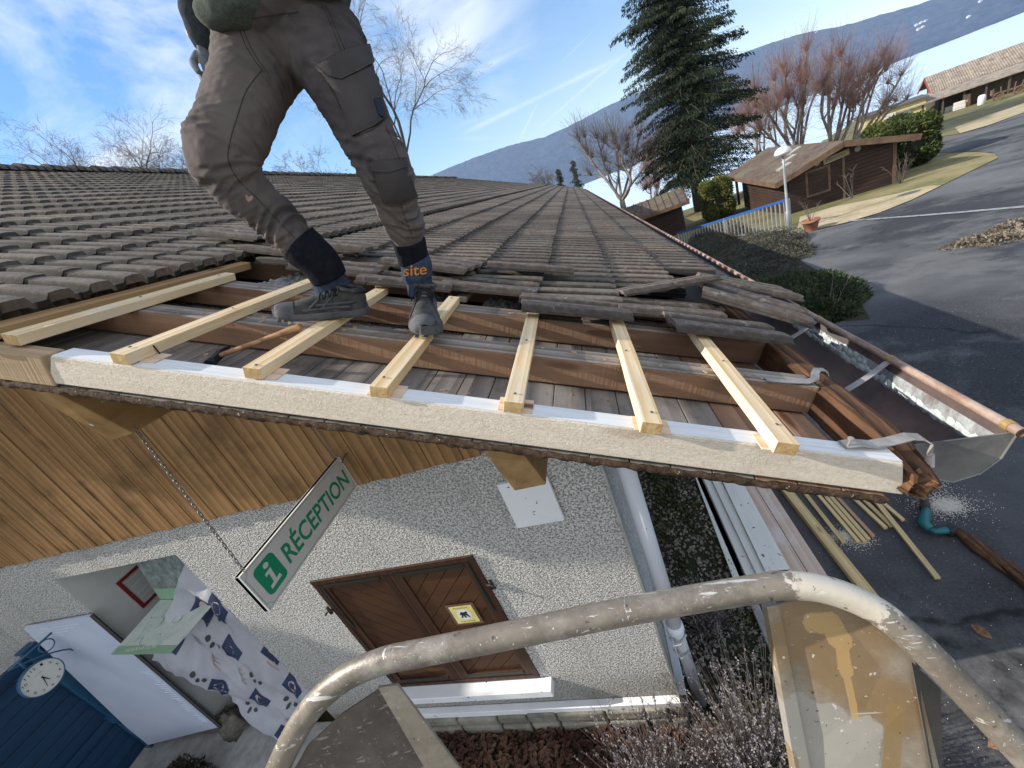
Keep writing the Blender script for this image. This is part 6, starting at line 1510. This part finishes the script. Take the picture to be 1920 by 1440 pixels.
M_yel = nmat('yellow_render', [(.52,.43,.20),(.62,.53,.28)], scale=2, rough=.9)
def bq2(x, y): p = vray(x, y, Ba, Bb); return (flat(p)-flat(Ba)).dot(bx), p.z
yb_ = thing('yellow_building', 'low flat-roofed yellow building with two white windows, left of the barn', 'building', Ba - bx * 3)
xl_, zt_ = bq2(1609, 212); xr_, zt2_ = bq2(1736, 197); ht = (zt_ + zt2_) / 2
b = MB(); b.box((xl_, .05, zg_-5), (xr_, 3.4, ht), MBn); obj('wall', b, M_yel, yb_)
b = MB(); b.box((xl_-.3, -.25, ht), (xr_+.2, 3.7, ht+.12), MBn); o = obj('roof', b, plain('dark_roof_edge', (.10,.10,.10), .8), yb_)
for q0, q1 in (((1659,217),(1680,229)),((1687,209),(1707,222))):
    (x0, z1_), (x1, z0_) = bq2(*q0), bq2(*q1)
    b = MB(); b.box((x0, .0, min(z0_,z1_)), (x1, .046, max(z0_,z1_)), MBn); w0 = obj('window', b, plain('roller_blind', (.62,.64,.68), .5), yb_)
x0, _z = bq2(1659, 200); b = MB(); b.box((x0-.2, .9, ht+.1), (x0+.2, 1.3, ht+.85), MBn); b.box((x0-.25, .85, ht+.86), (x0+.25, 1.35, ht+.95), MBn); obj('chimney', b, M_yel, yb_)
# things standing by the barn
def put(x, y, off=0): p = gnd(x, y); return p
p = put(1752, 216); b = MB(); b.tube([p+Vector((0,0,.05)), p+Vector((0,0,.85))], [.16,.2], 10); b.tube([p+Vector((0,0,.6))+bx*.4*cos(t)+Vector((0,0,.36*sin(t))) for t in [2*pi*i/14 for i in range(15)]], .10, 8, caps=False)
obj('yellow_roller', b, plain('machine_yellow', (.55,.34,.03), .5), label='small yellow machine parked at the corner of the barn', cat='machine', smooth=True)
for i, (q, s_, lab) in enumerate((((1782,209),(1.5,.8,.9),'low white crate in front of the barn posts'), ((1798,205),(1.4,.8,1.2),'taller white crate beside the low one'), ((1812,200),(.8,.6,1.9),'upright pinkish panel by the white crates'))):
    p = put(*q); b = MB(); Mx = frame(p, bx, (0,0,1)); sx, sy, sz = [q*.6 for q in s_]; b.box((-sx/2,-sy/2,0),(sx/2,sy/2,.12),Mx); b.box((-sx/2,-sy/2,.14),(sx/2,sy/2,sz*.55),Mx); b.box((-sx/2+.03,-sy/2+.03,sz*.56),(sx/2-.03,sy/2-.03,sz),Mx)
    obj('crate', b, plain('crate_white' if i < 2 else 'pink_panel', (.62,.60,.56) if i < 2 else (.45,.27,.20), .7), label=lab, cat='crate', bevel=.03)
p = put(1840, 196); b = MB(); b.rev([(.24,0),(.27,.06),(.27,.62),(.21,.78),(.09,.82),(.001,.83)], Matrix.Translation(p), 16, caps=False); obj('white_tank', b, plain('tank_white', (.70,.70,.68), .5), smooth=True, label='rounded white tank standing on the grass by the barn', cat='tank')
p = put(1888, 182); wg = thing('wooden_cart', 'old wooden cart with spoked wheels in front of the barn', 'cart', p); Mx = frame(p, bx, (0,0,1)) @ Matrix.Scale(.55, 4)
b = MB(); b.box((-1.8,-.5,.9),(1.8,.5,1.05),Mx); b.box((-1.8,-.55,1.06),(-1.7,.55,1.7),Mx)
for k in range(5): beam(b, Mx @ Vector((-1.5+k*.7,-.5,1.0)), Mx @ Vector((-1.7+k*.8,-.6,1.9)), .07, .07)
obj('bed', b, M_fasc, wg)
for x in (-1.1, 1.1):
    b = MB(); b.tube([Mx @ Vector((x+.55*cos(2*pi*k/20), -.65, .58+.55*sin(2*pi*k/20))) for k in range(21)], .06, 6, caps=False)
    for k in range(5): b.tube([Mx @ Vector((x+.55*cos(pi*k/5), -.65, .58+.55*sin(pi*k/5))), Mx @ Vector((x-.55*cos(pi*k/5), -.65, .58-.55*sin(pi*k/5)))], .03, 5)
    obj('wheel', b, M_fasc, wg)
# ---- lamp
Lb = gnd(1480, 437); zt = vheight(1471, 290, Lb); lz = zt
lm = thing('street_lamp', 'grey street lamp with a white mushroom head at the end of the railing', 'street lamp', Lb)
M_gal = nmat('galvanised_pole', [(.30,.33,.35),(.42,.45,.47)], scale=4, rough=.5, metallic=.4)
b = MB(); b.rev([(.065,0),(.065,.7),(.042,.75),(.034,2.0),(.026,lz-Lb.z)], Matrix.Translation(Lb), 14, caps=True); obj('pole', b, M_gal, lm, smooth=True, bevel=0)
b = MB(); b.rev([(.05,-.04),(.19,.02),(.235,.06),(.235,.085),(.20,.17),(.12,.235),(.001,.26)], Matrix.Translation((Lb.x,Lb.y,lz)), 22); b.rev([(.001,-.03),(.18,.0),(.19,.02)], Matrix.Translation((Lb.x,Lb.y,lz)), 22)
obj('lamp_head', b, plain('opal_white', (.66,.66,.64), .4), lm, smooth=True)
# ---- railing
Ra, Rb = gnd(1276, 463), gnd(1483, 436); zr1 = vray(1482, 373, Ra, Rb).z; zr0 = vray(1276, 437, Ra, Rb).z
rg = thing('railing', 'blue topped metal railing with pale upright bars running up to the lamp', 'railing', Rb)
dr = flat(Rb) - flat(Ra); Lr = dr.length; dr.normalize(); zl = lambda t: zr0 + (zr1-zr0)*t; zg = lambda t: Ra.z + (Rb.z-Ra.z)*t
b = MB(); beam(b, flat(Ra)+Vector((0,0,zl(0))), flat(Rb)+Vector((0,0,zl(1))), .05, .07); obj('top_rail', b, plain('railing_blue', (.02,.10,.34), .45), rg)
b = MB(); beam(b, flat(Ra)+Vector((0,0,zg(0)+.14)), flat(Rb)+Vector((0,0,zg(1)+.14)), .035, .04); obj('bottom_rail', b, M_gal, rg)
n_ = 34; Mp = plain('bar_white', (.36,.37,.37), .5)
for i in range(n_):
    t = i / (n_-1); q = flat(Ra) + dr*Lr*t; b = MB(); b.box((q.x-.016,q.y-.016,zg(t)+.1),(q.x+.016,q.y+.016,zl(t)-.035)); obj('bar', b, Mp, rg)
for t in (0, .5, 1.0):
    q = flat(Ra) + dr*Lr*t; b = MB(); b.box((q.x-.035,q.y-.035,zg(t)-.2),(q.x+.035,q.y+.035,zl(t)+.02)); obj('post', b, M_gal, rg)
b = MB(); nn = Vector((dr.y,-dr.x,0)); b.hexa([flat(Ra)-nn*.02+Vector((0,0,Ra.z-.6)), flat(Rb)+dr*.9-nn*.02+Vector((0,0,Rb.z-.6)), flat(Rb)+dr*.9+nn*.32+Vector((0,0,Rb.z-.6)), flat(Ra)+nn*.32+Vector((0,0,Ra.z-.6))], [flat(Ra)-nn*.02+Vector((0,0,Ra.z+.10)), flat(Rb)+dr*.9-nn*.02+Vector((0,0,Rb.z+.12)), flat(Rb)+dr*.9+nn*.32+Vector((0,0,Rb.z+.12)), flat(Ra)+nn*.32+Vector((0,0,Ra.z+.10))])
obj('low_wall', b, M_stone, label='low mossy concrete wall under the railing', cat='wall', bevel=.03)
# ---- plant pot
pp = gnd(1521, 434); pot = thing('plant_pot', 'terracotta pot with a dry twiggy plant at the edge of the road', 'pot', pp)
b = MB(); b.rev([(.15,0),(.22,.30),(.25,.31),(.25,.37),(.22,.37),(.20,.33),(.001,.32)], Matrix.Translation(pp), 20, caps=False); obj('pot', b, nmat('terracotta', [(.24,.10,.06),(.36,.17,.11)], scale=6, rough=.9), pot, smooth=True)
# ---------------------------------------------------------------- foliage helpers
def leafquad(b, c_, d, up, L, w_):
    s_ = d.cross(up);
    if s_.length < 1e-4: s_ = d.orthogonal()
    s_ = s_.normalized() * w_/2; e = c_ + d * L
    b.v += [tuple(c_ - s_*.5), tuple(c_ + d*L*.5 - s_), tuple(e), tuple(c_ + d*L*.5 + s_)]; k = len(b.v); b.f.append((k-4,k-3,k-2,k-1))
def rdir(R_): 
    while True:
        v = Vector((R_.uniform(-1,1), R_.uniform(-1,1), R_.uniform(-1,1)))
        if .05 < v.length < 1: return v.normalized()
def leafmat(name, cols, sc=2.5, trans=.0):
    m = nmat(name, cols, scale=sc, detail=6, nr=.7, rough=.75, bmp=0, lo=.33, hi=.67, spec=.2)
    return m
M_bark = nmat('grey_bark', [(.10,.08,.065),(.20,.17,.14),(.28,.24,.20)], scale=6, sc3=(1,1,.4), detail=8, rough=.95, bmp=.5)
M_barkd = nmat('dark_bark', [(.04,.032,.027),(.09,.075,.065),(.13,.11,.095)], scale=6, sc3=(1,1,.4), detail=8, rough=.95, bmp=.5)
M_twigr = nmat('reddish_twigs', [(.17,.095,.08),(.28,.17,.145),(.38,.26,.22)], scale=2, rough=.9, bmp=0)
M_twig = nmat('fine_twigs', [(.11,.09,.08),(.20,.17,.15)], scale=2, rough=.9, bmp=0)
# ---- spruce
def spruce(name, base, H, Rm, label, n_lv, seed, cols, group=None, dens=1.0, sway=Vector((0,0,0)), start=.10):
    R_ = random.Random(seed); t = thing(name, label, 'conifer', base, group=group)
    b = MB(); b.tube([base, base + (Vector((0,0,H))+sway)*.5, base + Vector((0,0,H)) + sway], [H*.016, H*.009, .01], 10); tk = obj('trunk', b, M_barkd, t, smooth=True)
    f_ = MB(); br = MB()
    for i in range(n_lv):
        u = start + (1-start) * (i + R_.random()) / n_lv
        L = Rm * (1 - u) ** .62 * R_.choice((R_.uniform(.35,.7), R_.uniform(.7,1.0), R_.uniform(.8, 1.22))) * (1 if u > .2 else .55 + u*2.2) + .15
        a = R_.random()*2*pi; d = Vector((cos(a), sin(a), 0)); p0 = base + (Vector((0,0,H))+sway)*u
        lift = R_.uniform(-.10, .22) + .35*u
        k_ = max(4, int(L / .30)); prev = p0
        for k in range(1, k_+1):
            s_ = k / k_; q = p0 + d*L*s_ + Vector((0,0, L*(lift*s_ - .48*s_*s_ + .16*s_**3)))
            if k % 2 == 0 or k == k_: br.tube([prev, q], [.03*(1-s_)+.008]*2, 3, caps=False); prev = q
            wd_ = L*.30*(1 - s_*.75) + .10
            nl = int((9 + 18 * (1-s_*.4)) * dens)
            for j in range(nl):
                sd_ = Vector((-d.y, d.x, 0)) * R_.uniform(-1, 1); off = sd_ * wd_
                c_ = q + off + Vector((0,0,-abs(off.length)*.35 - R_.random()*.18)) + d*R_.uniform(-.15,.15)
                dd = (d*.5 + sd_*.7 + Vector((0,0,-R_.uniform(.5,1.5)))).normalized()
                leafquad(f_, c_, dd, rdir(R_), R_.uniform(.10,.24), R_.uniform(.03,.075))
    obj('branch', br, M_barkd, tk); obj('crown', f_, leafmat(name + '_needles', cols, 1.3), t)
    return t
spb = gnd(1312, 395)
spruce('spruce_tree', spb, 25.5, 5.1, 'tall dark green spruce with drooping branches beside the chalet', 640, 5, [(.004,.009,.005),(.012,.021,.010),(.044,.052,.022)], dens=1.8, sway=Vector((.4,0,0)))
fb_ = atD(1068, 338, 62); fb_.z = tz(fb_.x, fb_.y)
for i, (x, y, D, H, Rr, lab) in enumerate(((1071, 300, 43, 0, .95, 'small distant dark fir peeping over the far end of the roof'), (1044, 316, 44, 0, .6, 'smaller pale fir left of the dark one at the roof end'))):
    p = atD(x, y, D); g_ = Vector((p.x, p.y, tz(p.x, p.y))); spruce('fir_tree', g_, p.z - g_.z, Rr, lab, 110, 20+i, [(.02,.028,.014),(.05,.06,.03),(.09,.10,.05)], group='small firs at the far end of the roof', dens=.6)
# ---- hedges and shrubs made of leaves over a dark core
def mass(name, shape, n_, size, cols, label, cat, sc=2.2, group=None, core=.90, kind=None):
    """shape(u,v)->surface point (closed), leaves scattered on and under the surface"""
    b = MB(); R_ = random.Random(hash(label) % 999 if False else len(label)*7+n_)
    t = thing(name, label, cat, shape(.5, 0.02), group=group)
    c0 = sum((shape(i/8, j/6) for i in range(8) for j in range(1,6)), Vector()) / 40
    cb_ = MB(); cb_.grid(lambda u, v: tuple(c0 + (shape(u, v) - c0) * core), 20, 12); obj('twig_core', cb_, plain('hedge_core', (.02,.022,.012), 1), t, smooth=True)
    for i in range(n_):
        u, v = R_.random(), .5 + math.asin(R_.uniform(-1,1))/pi
        p = shape(u, v); o_ = (p - c0).normalized(); nz = noise.noise(p*1.7); p = c0 + (p-c0)*(R_.uniform(.90,1.03) + .05*nz)
        leafquad(b, p, (o_*.6 + rdir(R_)*.9 + Vector((0,0,.25))).normalized(), rdir(R_), size*R_.uniform(.6,1.4), size*R_.uniform(.3,.6))
    obj('foliage', b, leafmat(name + '_leaves', cols, sc), t); return t
def boxshape(c_, ax, ay, hx, hy, hz, pw=.45):
    def f(u, v):
        a, e_ = 2*pi*u, pi*(v-.5); sg = lambda x: abs(x)**pw*(1 if x > 0 else -1)
        p = c_ + ax*hx*sg(cos(a))*sg(cos(e_)) + ay*hy*sg(sin(a))*sg(cos(e_)) + Vector((0,0,hz*sg(sin(e_))))
        return p + Vector((1,1,1))*.12*noise.noise(p*.9)
    return f
h1_ = gnd(1352, 410); zt = vheight(1345, 336, h1_); hh_ = (zt - h1_.z)/2
mass('hedge', boxshape(h1_+Vector((0,0,hh_))+ey*.6, ex, ey, .74, 1.0, hh_*.95), 15000, .13, [(.035,.045,.012),(.10,.115,.03),(.22,.21,.06)], 'squarish yellow green hedge left of the chalet', 'hedge', 1.6)
h2_ = gnd(1700, 318); zt = vheight(1690, 225, h2_); hh_ = (zt - h2_.z)/2
mass('hedge', boxshape(h2_+Vector((0,0,hh_))+ey*1.0+ex*.15, ex, ey, .85, 1.5, hh_*.92), 22000, .15, [(.02,.032,.01),(.05,.07,.02),(.13,.14,.04)], 'tall dark green hedge on the right side of the chalet', 'hedge', 1.3)
p = gnd(1588, 300)
def dome(c_, ax, ay, rx, ry, rz, nz=.3, fr=1.0):
    def f(u, v):
        a, e_ = 2*pi*u, pi*(v-.5); p = c_ + ax*rx*cos(a)*cos(e_) + ay*ry*sin(a)*cos(e_) + Vector((0,0,rz*max(-.25, sin(e_))))
        return p + (p - c_) * nz * noise.noise(p*fr)
    return f
bq = gnd(1545, 578)
mass('juniper', dome(bq + Vector((-.30,.30,.0)), Vector((.35,.93,0)), Vector((.93,-.35,0)), 1.5, .85, .42, .35, 1.6), 26000, .060, [(.010,.017,.008),(.028,.044,.018),(.075,.095,.038)], 'dense green spreading bush between the gutter and the road', 'bush', 2.4)
bq = gnd(1420, 500)
mass('heather', dome(bq + Vector((.1,.5,-.1)), Vector((.35,.93,0)), Vector((.93,-.35,0)), 3.4, 1.35, .42, .35, 1.1), 38000, .055, [(.020,.028,.022),(.07,.065,.05),(.12,.115,.085)], 'grey brown low heather bushes below the railing', 'bush', 3)
bq = gnd(1355, 462)
mass('heather', dome(bq + Vector((0,1.2,-.1)), Vector((.35,.93,0)), Vector((.93,-.35,0)), 3.2, 1.1, .45, .35, 1.1), 14000, .06, [(.035,.03,.024),(.08,.07,.05),(.14,.125,.09)], 'dry brownish bushes further along the gutter', 'bush', 3)
# twiggy saplings
def twiggy(name, base, H, n_, spread, r_, mat, label, cat, seed=1, parent=None, buds=None, lean=Vector((0,0,0))):
    R_ = random.Random(seed); b = MB(); bb = MB()
    for i in range(n_):
        d = (Vector((R_.gauss(0, spread), R_.gauss(0, spread), 1)) + lean).normalized(); L = H*R_.uniform(.55,1.05); o_ = Vector((R_.gauss(0,.3*spread)*H*.3, R_.gauss(0,.3*spread)*H*.3, 0))
        P = [base+o_ + d*L*t + Vector((R_.gauss(0,.015), R_.gauss(0,.015), 0))*t*H for t in (0,.35,.7,1)]
        b.tube(P, [r_, r_*.8, r_*.55, r_*.3], 3, caps=False)
        for k in range(3):
            q = P[2] + (P[3]-P[2])*R_.random(); e_ = (d + rdir(R_)*.7).normalized(); b.tube([q, q+e_*L*.18], [r_*.4, r_*.25], 3, caps=False)
    return obj(name, b, mat, parent, label=label, cat=cat) if parent is None else obj(name, b, mat, parent)
twiggy('dry_plant', pp+Vector((0,0,.3)), .75, 9, .28, .008, M_twig, None, None, 3, pot)
twiggy('sapling', gnd(1598, 372), 1.1, 5, .22, .015, M_twig, 'bare sapling growing in front of the chalet wall', 'sapling', 4)
twiggy('sapling', gnd(1688, 345), 1.2, 14, .3, .012, M_twig, 'pale shrubby sapling at the right corner of the chalet', 'sapling', 5)
twiggy('bare_shrub', gnd(1560, 590), 1.0, 4, .24, .006, M_twig, 'thin bare stems rising out of the green bush', 'shrub', 6)
twiggy('bare_shrub', gnd(1375, 455), .9, 26, .5, .009, M_twig, 'bare brown stems in front of the railing', 'shrub', 7)
p = gnd(1905, 440); mass('flower_patch', dome(p, Vector((1,0,0)), Vector((0,1,0)), .9, .6, .06, .5, 2), 6000, .07, [(.07,.05,.035),(.16,.13,.10),(.28,.25,.2)], 'pale dried plants in a small bed at the edge of the road', 'plants', 3)
# ---- pollarded trees: thick limbs ending in knuckles, with brushes of thin reddish twigs
def pollard(base, limbs, label, seed, twig=45, tl=1.7, mt=None, tr=.20, rl=1.0):
    R_ = random.Random(seed); t = thing('pollarded_tree', label, 'tree', base, group='pollarded trees along the slope')
    tb_ = MB(); tw = MB(); fork = base + Vector((0,0,R_.uniform(.7,1.3)))
    tb_.tube([Vector((base.x, base.y, min(base.z, tz(base.x, base.y)) - .5)), base + Vector((0,0,.3)), fork], [tr*1.6, tr*1.25, tr*1.2], 10)
    for (ex_, depth) in limbs:
        e_ = ex_; m1 = lerp(fork, e_, .35) + Vector((R_.gauss(0,.2), R_.gauss(0,.2), R_.uniform(-.5,-.1))); m2 = lerp(fork, e_, .7) + Vector((R_.gauss(0,.22), R_.gauss(0,.22), R_.uniform(-.2,.2)))
        P = smooth_path([fork, m1, m2, e_], 5); n_ = len(P)
        tb_.tube(P, [tr*.62*(1-.55*i/n_)*rl*(1+.12*noise.noise(p_*3)) for i, p_ in enumerate(P)], 8)
        ends = [e_]
        for q in range(R_.choice((1,2,2))):
            s_ = P[int(n_*R_.uniform(.45,.8))]; e2 = s_ + (e_-fork).normalized()*R_.uniform(.6,1.3) + rdir(R_)*.7; e2.z = max(e2.z, s_.z+.4); tb_.tube(smooth_path([s_, lerp(s_, e2, .5)+rdir(R_)*.15, e2], 3), [tr*.3*rl]*3+[tr*.26*rl]*3+[tr*.24*rl], 6); ends.append(e2)
        for en in ends:
            for k in range(3): tb_.tube([en + rdir(R_)*.07, en + rdir(R_)*.07 + Vector((0,0,.05))], [tr*.42*rl, tr*.34*rl], 6)
            up_ = (en - fork).normalized()*.5 + Vector((0,0,.7))
            for k in range(int(twig*1.5)):
                d = (up_ + rdir(R_)*R_.uniform(.5,1.5)).normalized(); L = tl*R_.uniform(.35,1.35); o_ = en + rdir(R_)*.10; q1 = o_ + d*L*.5 + rdir(R_)*.10; q2 = o_ + d*L + Vector((0,0,L*.12)) + rdir(R_)*.16
                tw.tube([o_, q1, q2], [.010, .0075, .005], 3, caps=False)
        for k in range(int(twig*1.2)):
            o_ = P[R_.randrange(n_//3, n_)]; d = (Vector((0,0,.8)) + rdir(R_)).normalized(); L = tl*R_.uniform(.3,1.0)
            tw.tube([o_, o_ + d*L*.5 + rdir(R_)*.08, o_ + d*L + rdir(R_)*.12], [.010, .0075, .005], 3, caps=False)
    obj('trunk', tb_, M_bark, t, smooth=True); obj('twigs', tw, mt or M_twigr, t); return t
def ptree(bx_, by_, D, ends, label, seed, **k):
    base = atD(bx_, by_, D); gz = tz(base.x, base.y); base.z = max(gz, base.z - 1.2); R_ = random.Random(seed)
    pollard(base, [(atD(x, y, D + R_.uniform(-1.4, 1.4)), 0) for x, y in ends], label, seed, **k)
ptree(1500, 300, 33, [(1415,170),(1452,150),(1468,128),(1432,195),(1500,150),(1512,95),(1485,175),(1530,170),(1405,215)], 'pollarded tree with reddish twigs rising behind the chalet roof, its left limbs near the spruce', 31, twig=50)
ptree(1560, 292, 31, [(1545,160),(1575,105),(1590,125),(1600,165),(1555,120),(1620,150),(1600,200)], 'pollarded tree with reddish twigs in the middle of the row behind the chalet', 32, twig=46)
ptree(1600, 275, 30, [(1625,170),(1655,105),(1665,115),(1640,140),(1690,140),(1668,190),(1700,185)], 'rightmost pollarded tree behind the chalet, its limbs leaning to the right', 33, twig=34, tr=.17)
ptree(1440, 300, 36, [(1400,230),(1420,200),(1440,215),(1460,190),(1385,250)], 'pollarded tree with dense pink twigs close behind the spruce', 34, twig=60, tr=.15)
ptree(1165, 372, 30, [(1085,262),(1120,258),(1100,285),(1150,255),(1175,262),(1200,250),(1215,285),(1135,300),(1190,290)], 'pollarded tree left of the spruce with dark bare limbs', 35, twig=34, tl=1.5, mt=M_twig, tr=.17)
ptree(1225, 380, 38, [(1205,300),(1225,290),(1240,310),(1250,290),(1215,325)], 'small pollarded tree with pink twigs tucked against the spruce', 36, twig=60, tr=.15)
# ---- bare trees beyond the roof
def bare(base, H, label, seed, levels=6, spread=.55, r0=None, group='bare trees beyond the roof', mat=None, lean=Vector((0,0,0)), tw=.5, nb=3, minr=.012, start=.28, cat='tree'):
    R_ = random.Random(seed); t = thing('bare_tree', label, cat, base, group=group); tb_ = MB(); fw = MB(); r0 = r0 or H*.016
    def grow(p, d, L, r_, lv):
        n_ = 4; P = [p]; q = p.copy(); dd = d.copy()
        for k in range(n_):
            dd = (dd + rdir(R_)*.24 + Vector((0,0,.05 if lv < 3 else -.02))).normalized(); q = q + dd*L/n_; P.append(q.copy())
        r1 = max(minr*.6, r_*.62); RR = [r_ + (r1-r_)*i/n_ for i in range(n_+1)]
        (tb_ if r_ > .03 else fw).tube(P, [max(minr*.7, x) for x in RR], 8 if r_ > .1 else (5 if r_ > .04 else 3), caps=False)
        if lv >= levels: return
        for k in range(nb if lv > 0 else nb+1):
            s_ = R_.uniform(.35 if lv else .5, 1.0); i = min(n_-1, int(s_*n_)); o_ = P[i] + (P[i+1]-P[i])*(s_*n_-i)
            ax = rdir(R_); nd = (dd*.75 + (ax - dd*ax.dot(dd)).normalized()*spread*R_.uniform(.7,1.5)).normalized()
            grow(o_, nd, L*R_.uniform(.56,.80), r1*R_.uniform(.6,.9), lv+1)
        grow(P[-1], (dd + rdir(R_)*.25).normalized(), L*.78, r1, lv+1)
    grow(base, (Vector((0,0,1))+lean).normalized(), H*start, r0, 0)
    obj('trunk', tb_, mat or M_barkd, t, smooth=True); obj('twigs', fw, M_twig, t)
def btree(x, ytop, D, label, seed, **k):
    p = atD(x, ytop, D); g_ = Vector((p.x, p.y, max(tz(p.x, p.y), p.z - k.pop('hmax', 40)))); bare(g_, p.z - g_.z, label, seed, **k)
    tzg = tz(p.x, p.y)
    if g_.z > tzg + .2:                  # the trunk goes on down to the ground behind the house
        b = MB(); b.tube([Vector((p.x, p.y, tzg - .3)), g_ + Vector((0,0,.1))], [(p.z-g_.z)*.02, (p.z-g_.z)*.016], 8); obj('lower_trunk', b, M_barkd, [o for o in COL.objects if o.name.startswith('bare_tree')][-1], smooth=True)
btree(618, -60, 44, 'tall crooked bare tree showing between and beside the legs of the worker', 51, hmax=24, levels=8, nb=2, spread=.42, start=.30, minr=.009, r0=.32)
btree(560, 235, 46, 'bare tree seen between the legs of the worker', 52, hmax=12, levels=8, nb=2, spread=.6, minr=.010, start=.26)
btree(150, 228, 30, 'bare tree top rising over the roof ridge at the far left', 53, hmax=8.5, levels=7, nb=2, spread=.6, minr=.007, start=.33)
btree(215, 258, 32, 'bare tree top just right of the far left one', 54, hmax=8.5, levels=7, nb=2, spread=.65, minr=.007, start=.33)
btree(318, 258, 34, 'bare tree top against the back of the bent knee', 55, hmax=8.5, levels=7, nb=2, spread=.6, minr=.007, start=.34)
btree(85, 262, 30, 'lowest bare tree top, at the left edge of the ridge', 56, hmax=8.5, levels=7, nb=2, spread=.6, minr=.007, start=.33)
btree(1008, 300, 42, 'pale distant bare tree beyond the end of the roof', 57, levels=7, nb=2, spread=.6, minr=.010, mat=M_twig, hmax=5)
btree(1230, 262, 46, 'distant bare tree just left of the spruce', 58, levels=6, nb=2, spread=.6, minr=.012, hmax=8)
# ---- dead lavender beside the wall, small plants in the bed
def lavender(c_, n_, H, rad, label, seed):
    R_ = random.Random(seed); t = thing('lavender_bush', label, 'bush', c_, group='dead lavender bushes below the wall'); b = MB(); f_ = MB()
    for i in range(n_):
        a = R_.random()*2*pi; r_ = abs(R_.gauss(0,.33)); o_ = Vector((cos(a)*r_*rad*.5, sin(a)*r_*rad*.5, 0)); d = Vector((cos(a)*r_*1.5, sin(a)*r_*1.5, 1)) + rdir(R_)*.25; d.normalize(); L = H*R_.uniform(.55,1.12)
        P = [c_+o_, c_+o_+d*L*.5+rdir(R_)*.02, c_+o_+d*L+rdir(R_)*.035]; b.tube(P, [.0022,.0016,.0011], 3, caps=False)
        e_ = (P[2]-P[1]).normalized()
        for k in range(7):
            leafquad(f_, P[2]-e_*k*.0065, (e_*.5+rdir(R_)*.8).normalized(), rdir(R_), .013, .008)
        for k in range(6):
            q = P[0] + (P[1]-P[0])*R_.uniform(.2,1.4); leafquad(f_, q, (e_+rdir(R_)*.7).normalized(), rdir(R_), R_.uniform(.02,.04), .004)
    obj('stems', b, nmat('dead_stem', [(.10,.08,.07),(.20,.17,.15)], scale=6, rough=.95, bmp=0), t); obj('flower_heads', f_, nmat('dead_flower', [(.11,.095,.10),(.22,.20,.205),(.34,.31,.31)], scale=9, rough=.95, bmp=0), t)
lavender(Vector((.12, 1.12, .03)), 900, .66, .5, 'large dead lavender bush at the corner of the house', 61)
lavender(Vector((-.42, 1.05, .03)), 420, .52, .4, 'smaller dead lavender left of the corner, stems against the wall', 62)
lavender(Vector((.25, .72, .03)), 480, .50, .4, 'dead lavender nearest the ladder', 63)
lavender(Vector((.12, 2.05, .03)), 300, .30, .35, 'low grey lavender beside the downpipe', 64)
b = MB(); R_ = random.Random(9)
for i in range(12000):
    x, y = R_.uniform(-.17, .43), R_.uniform(1.5, 6.5); k_ = noise.noise(Vector((x*3.5, y*3.5, 0)))
    if k_ < -.02: continue
    leafquad(b, Vector((x, y, .025)), (rdir(R_)*.8+Vector((0,0,1))).normalized(), rdir(R_), R_.uniform(.012,.045)*(1+k_*2), R_.uniform(.006,.015))
obj('ground_cover', b, leafmat('bed_leaves', [(.015,.022,.010),(.05,.065,.022),(.14,.15,.07)], 9), label='small green weeds covering the dark bed along the house', cat='weeds', kind='stuff')
b = MB()
for i in range(2600):
    x, y = R_.uniform(-.17,.43), R_.uniform(1.5,6); s2 = R_.uniform(.004,.014); b.box((-s2,-s2*.8,0),(s2,s2*.8,s2), Matrix.Translation((x,y,.024)) @ Matrix.Rotation(R_.random()*6,4,'Z') @ Matrix.Rotation(R_.random(),4,'X'))
obj('pebbles', b, nmat('pebble', [(.06,.055,.045),(.20,.18,.15),(.35,.33,.29)], scale=4, rough=.9, bmp=0), label='grit and pebbles scattered on the bed along the house', cat='pebbles', kind='stuff')
# dead plants by the blue fence
mass('dead_plant', dome(Vector((-4.35, 1.02, .05)), Vector((1,0,0)), Vector((0,1,0)), .55, .22, .30, .5, 4), 7000, .035, [(.012,.010,.008),(.05,.04,.03),(.11,.085,.06)], 'dark withered plants at the foot of the white board', 'plants', 8)
# far houses on the mountain side
M_far = plain('far_white_wall', (.75,.75,.75), 1)
for i, (x, y) in enumerate(((1718,48),(1727,44),(1735,41),(1722,56),(1730,52),(1816,33),(1838,4),(1530,62))):
    r = ray(x, y).normalized(); hit = None
    for k in range(200, 480):
        P = CAM + r * (k * 12); az = atan2(P.x, P.y)
        if P.z <= mtn((az + radians(75)) / radians(150), .72 * max(0, min(1, 1 - (MD - sqrt(P.x**2+P.y**2)) / 1300)))[2]: hit = P; break
    if hit is None: continue
    b = MB(); b.box((-7,-6,-6),(7,6,6), Matrix.Translation(hit)); b.prism([hit+Vector((-8,-6.5,6)), hit+Vector((8,-6.5,6)), hit+Vector((0,-6.5,10))], (0,13,0))
    obj('distant_house', b, M_far, label=('tiny white houses clustered on the far mountain side' if i < 5 else ['lone tiny white house above the lake shore', 'tiny white house high on the mountain', 'tiny white house below the ridge behind the pollarded trees'][i-5]).replace('white houses clustered', 'white house in the cluster'), cat='house', group='tiny houses on the far mountain side')

# conifer screen added out of view to keep sun off the wall's left part
mass('hedge', boxshape(Vector((-9.6, -2.2, 3.0)), Vector((1,0,0)), Vector((0,1,0)), .8, 3.4, 3.1), 9000, .30, [(.015,.025,.01),(.04,.06,.02),(.09,.10,.04)], 'tall clipped conifer screen standing left of the reception building', 'hedge', 1.3)
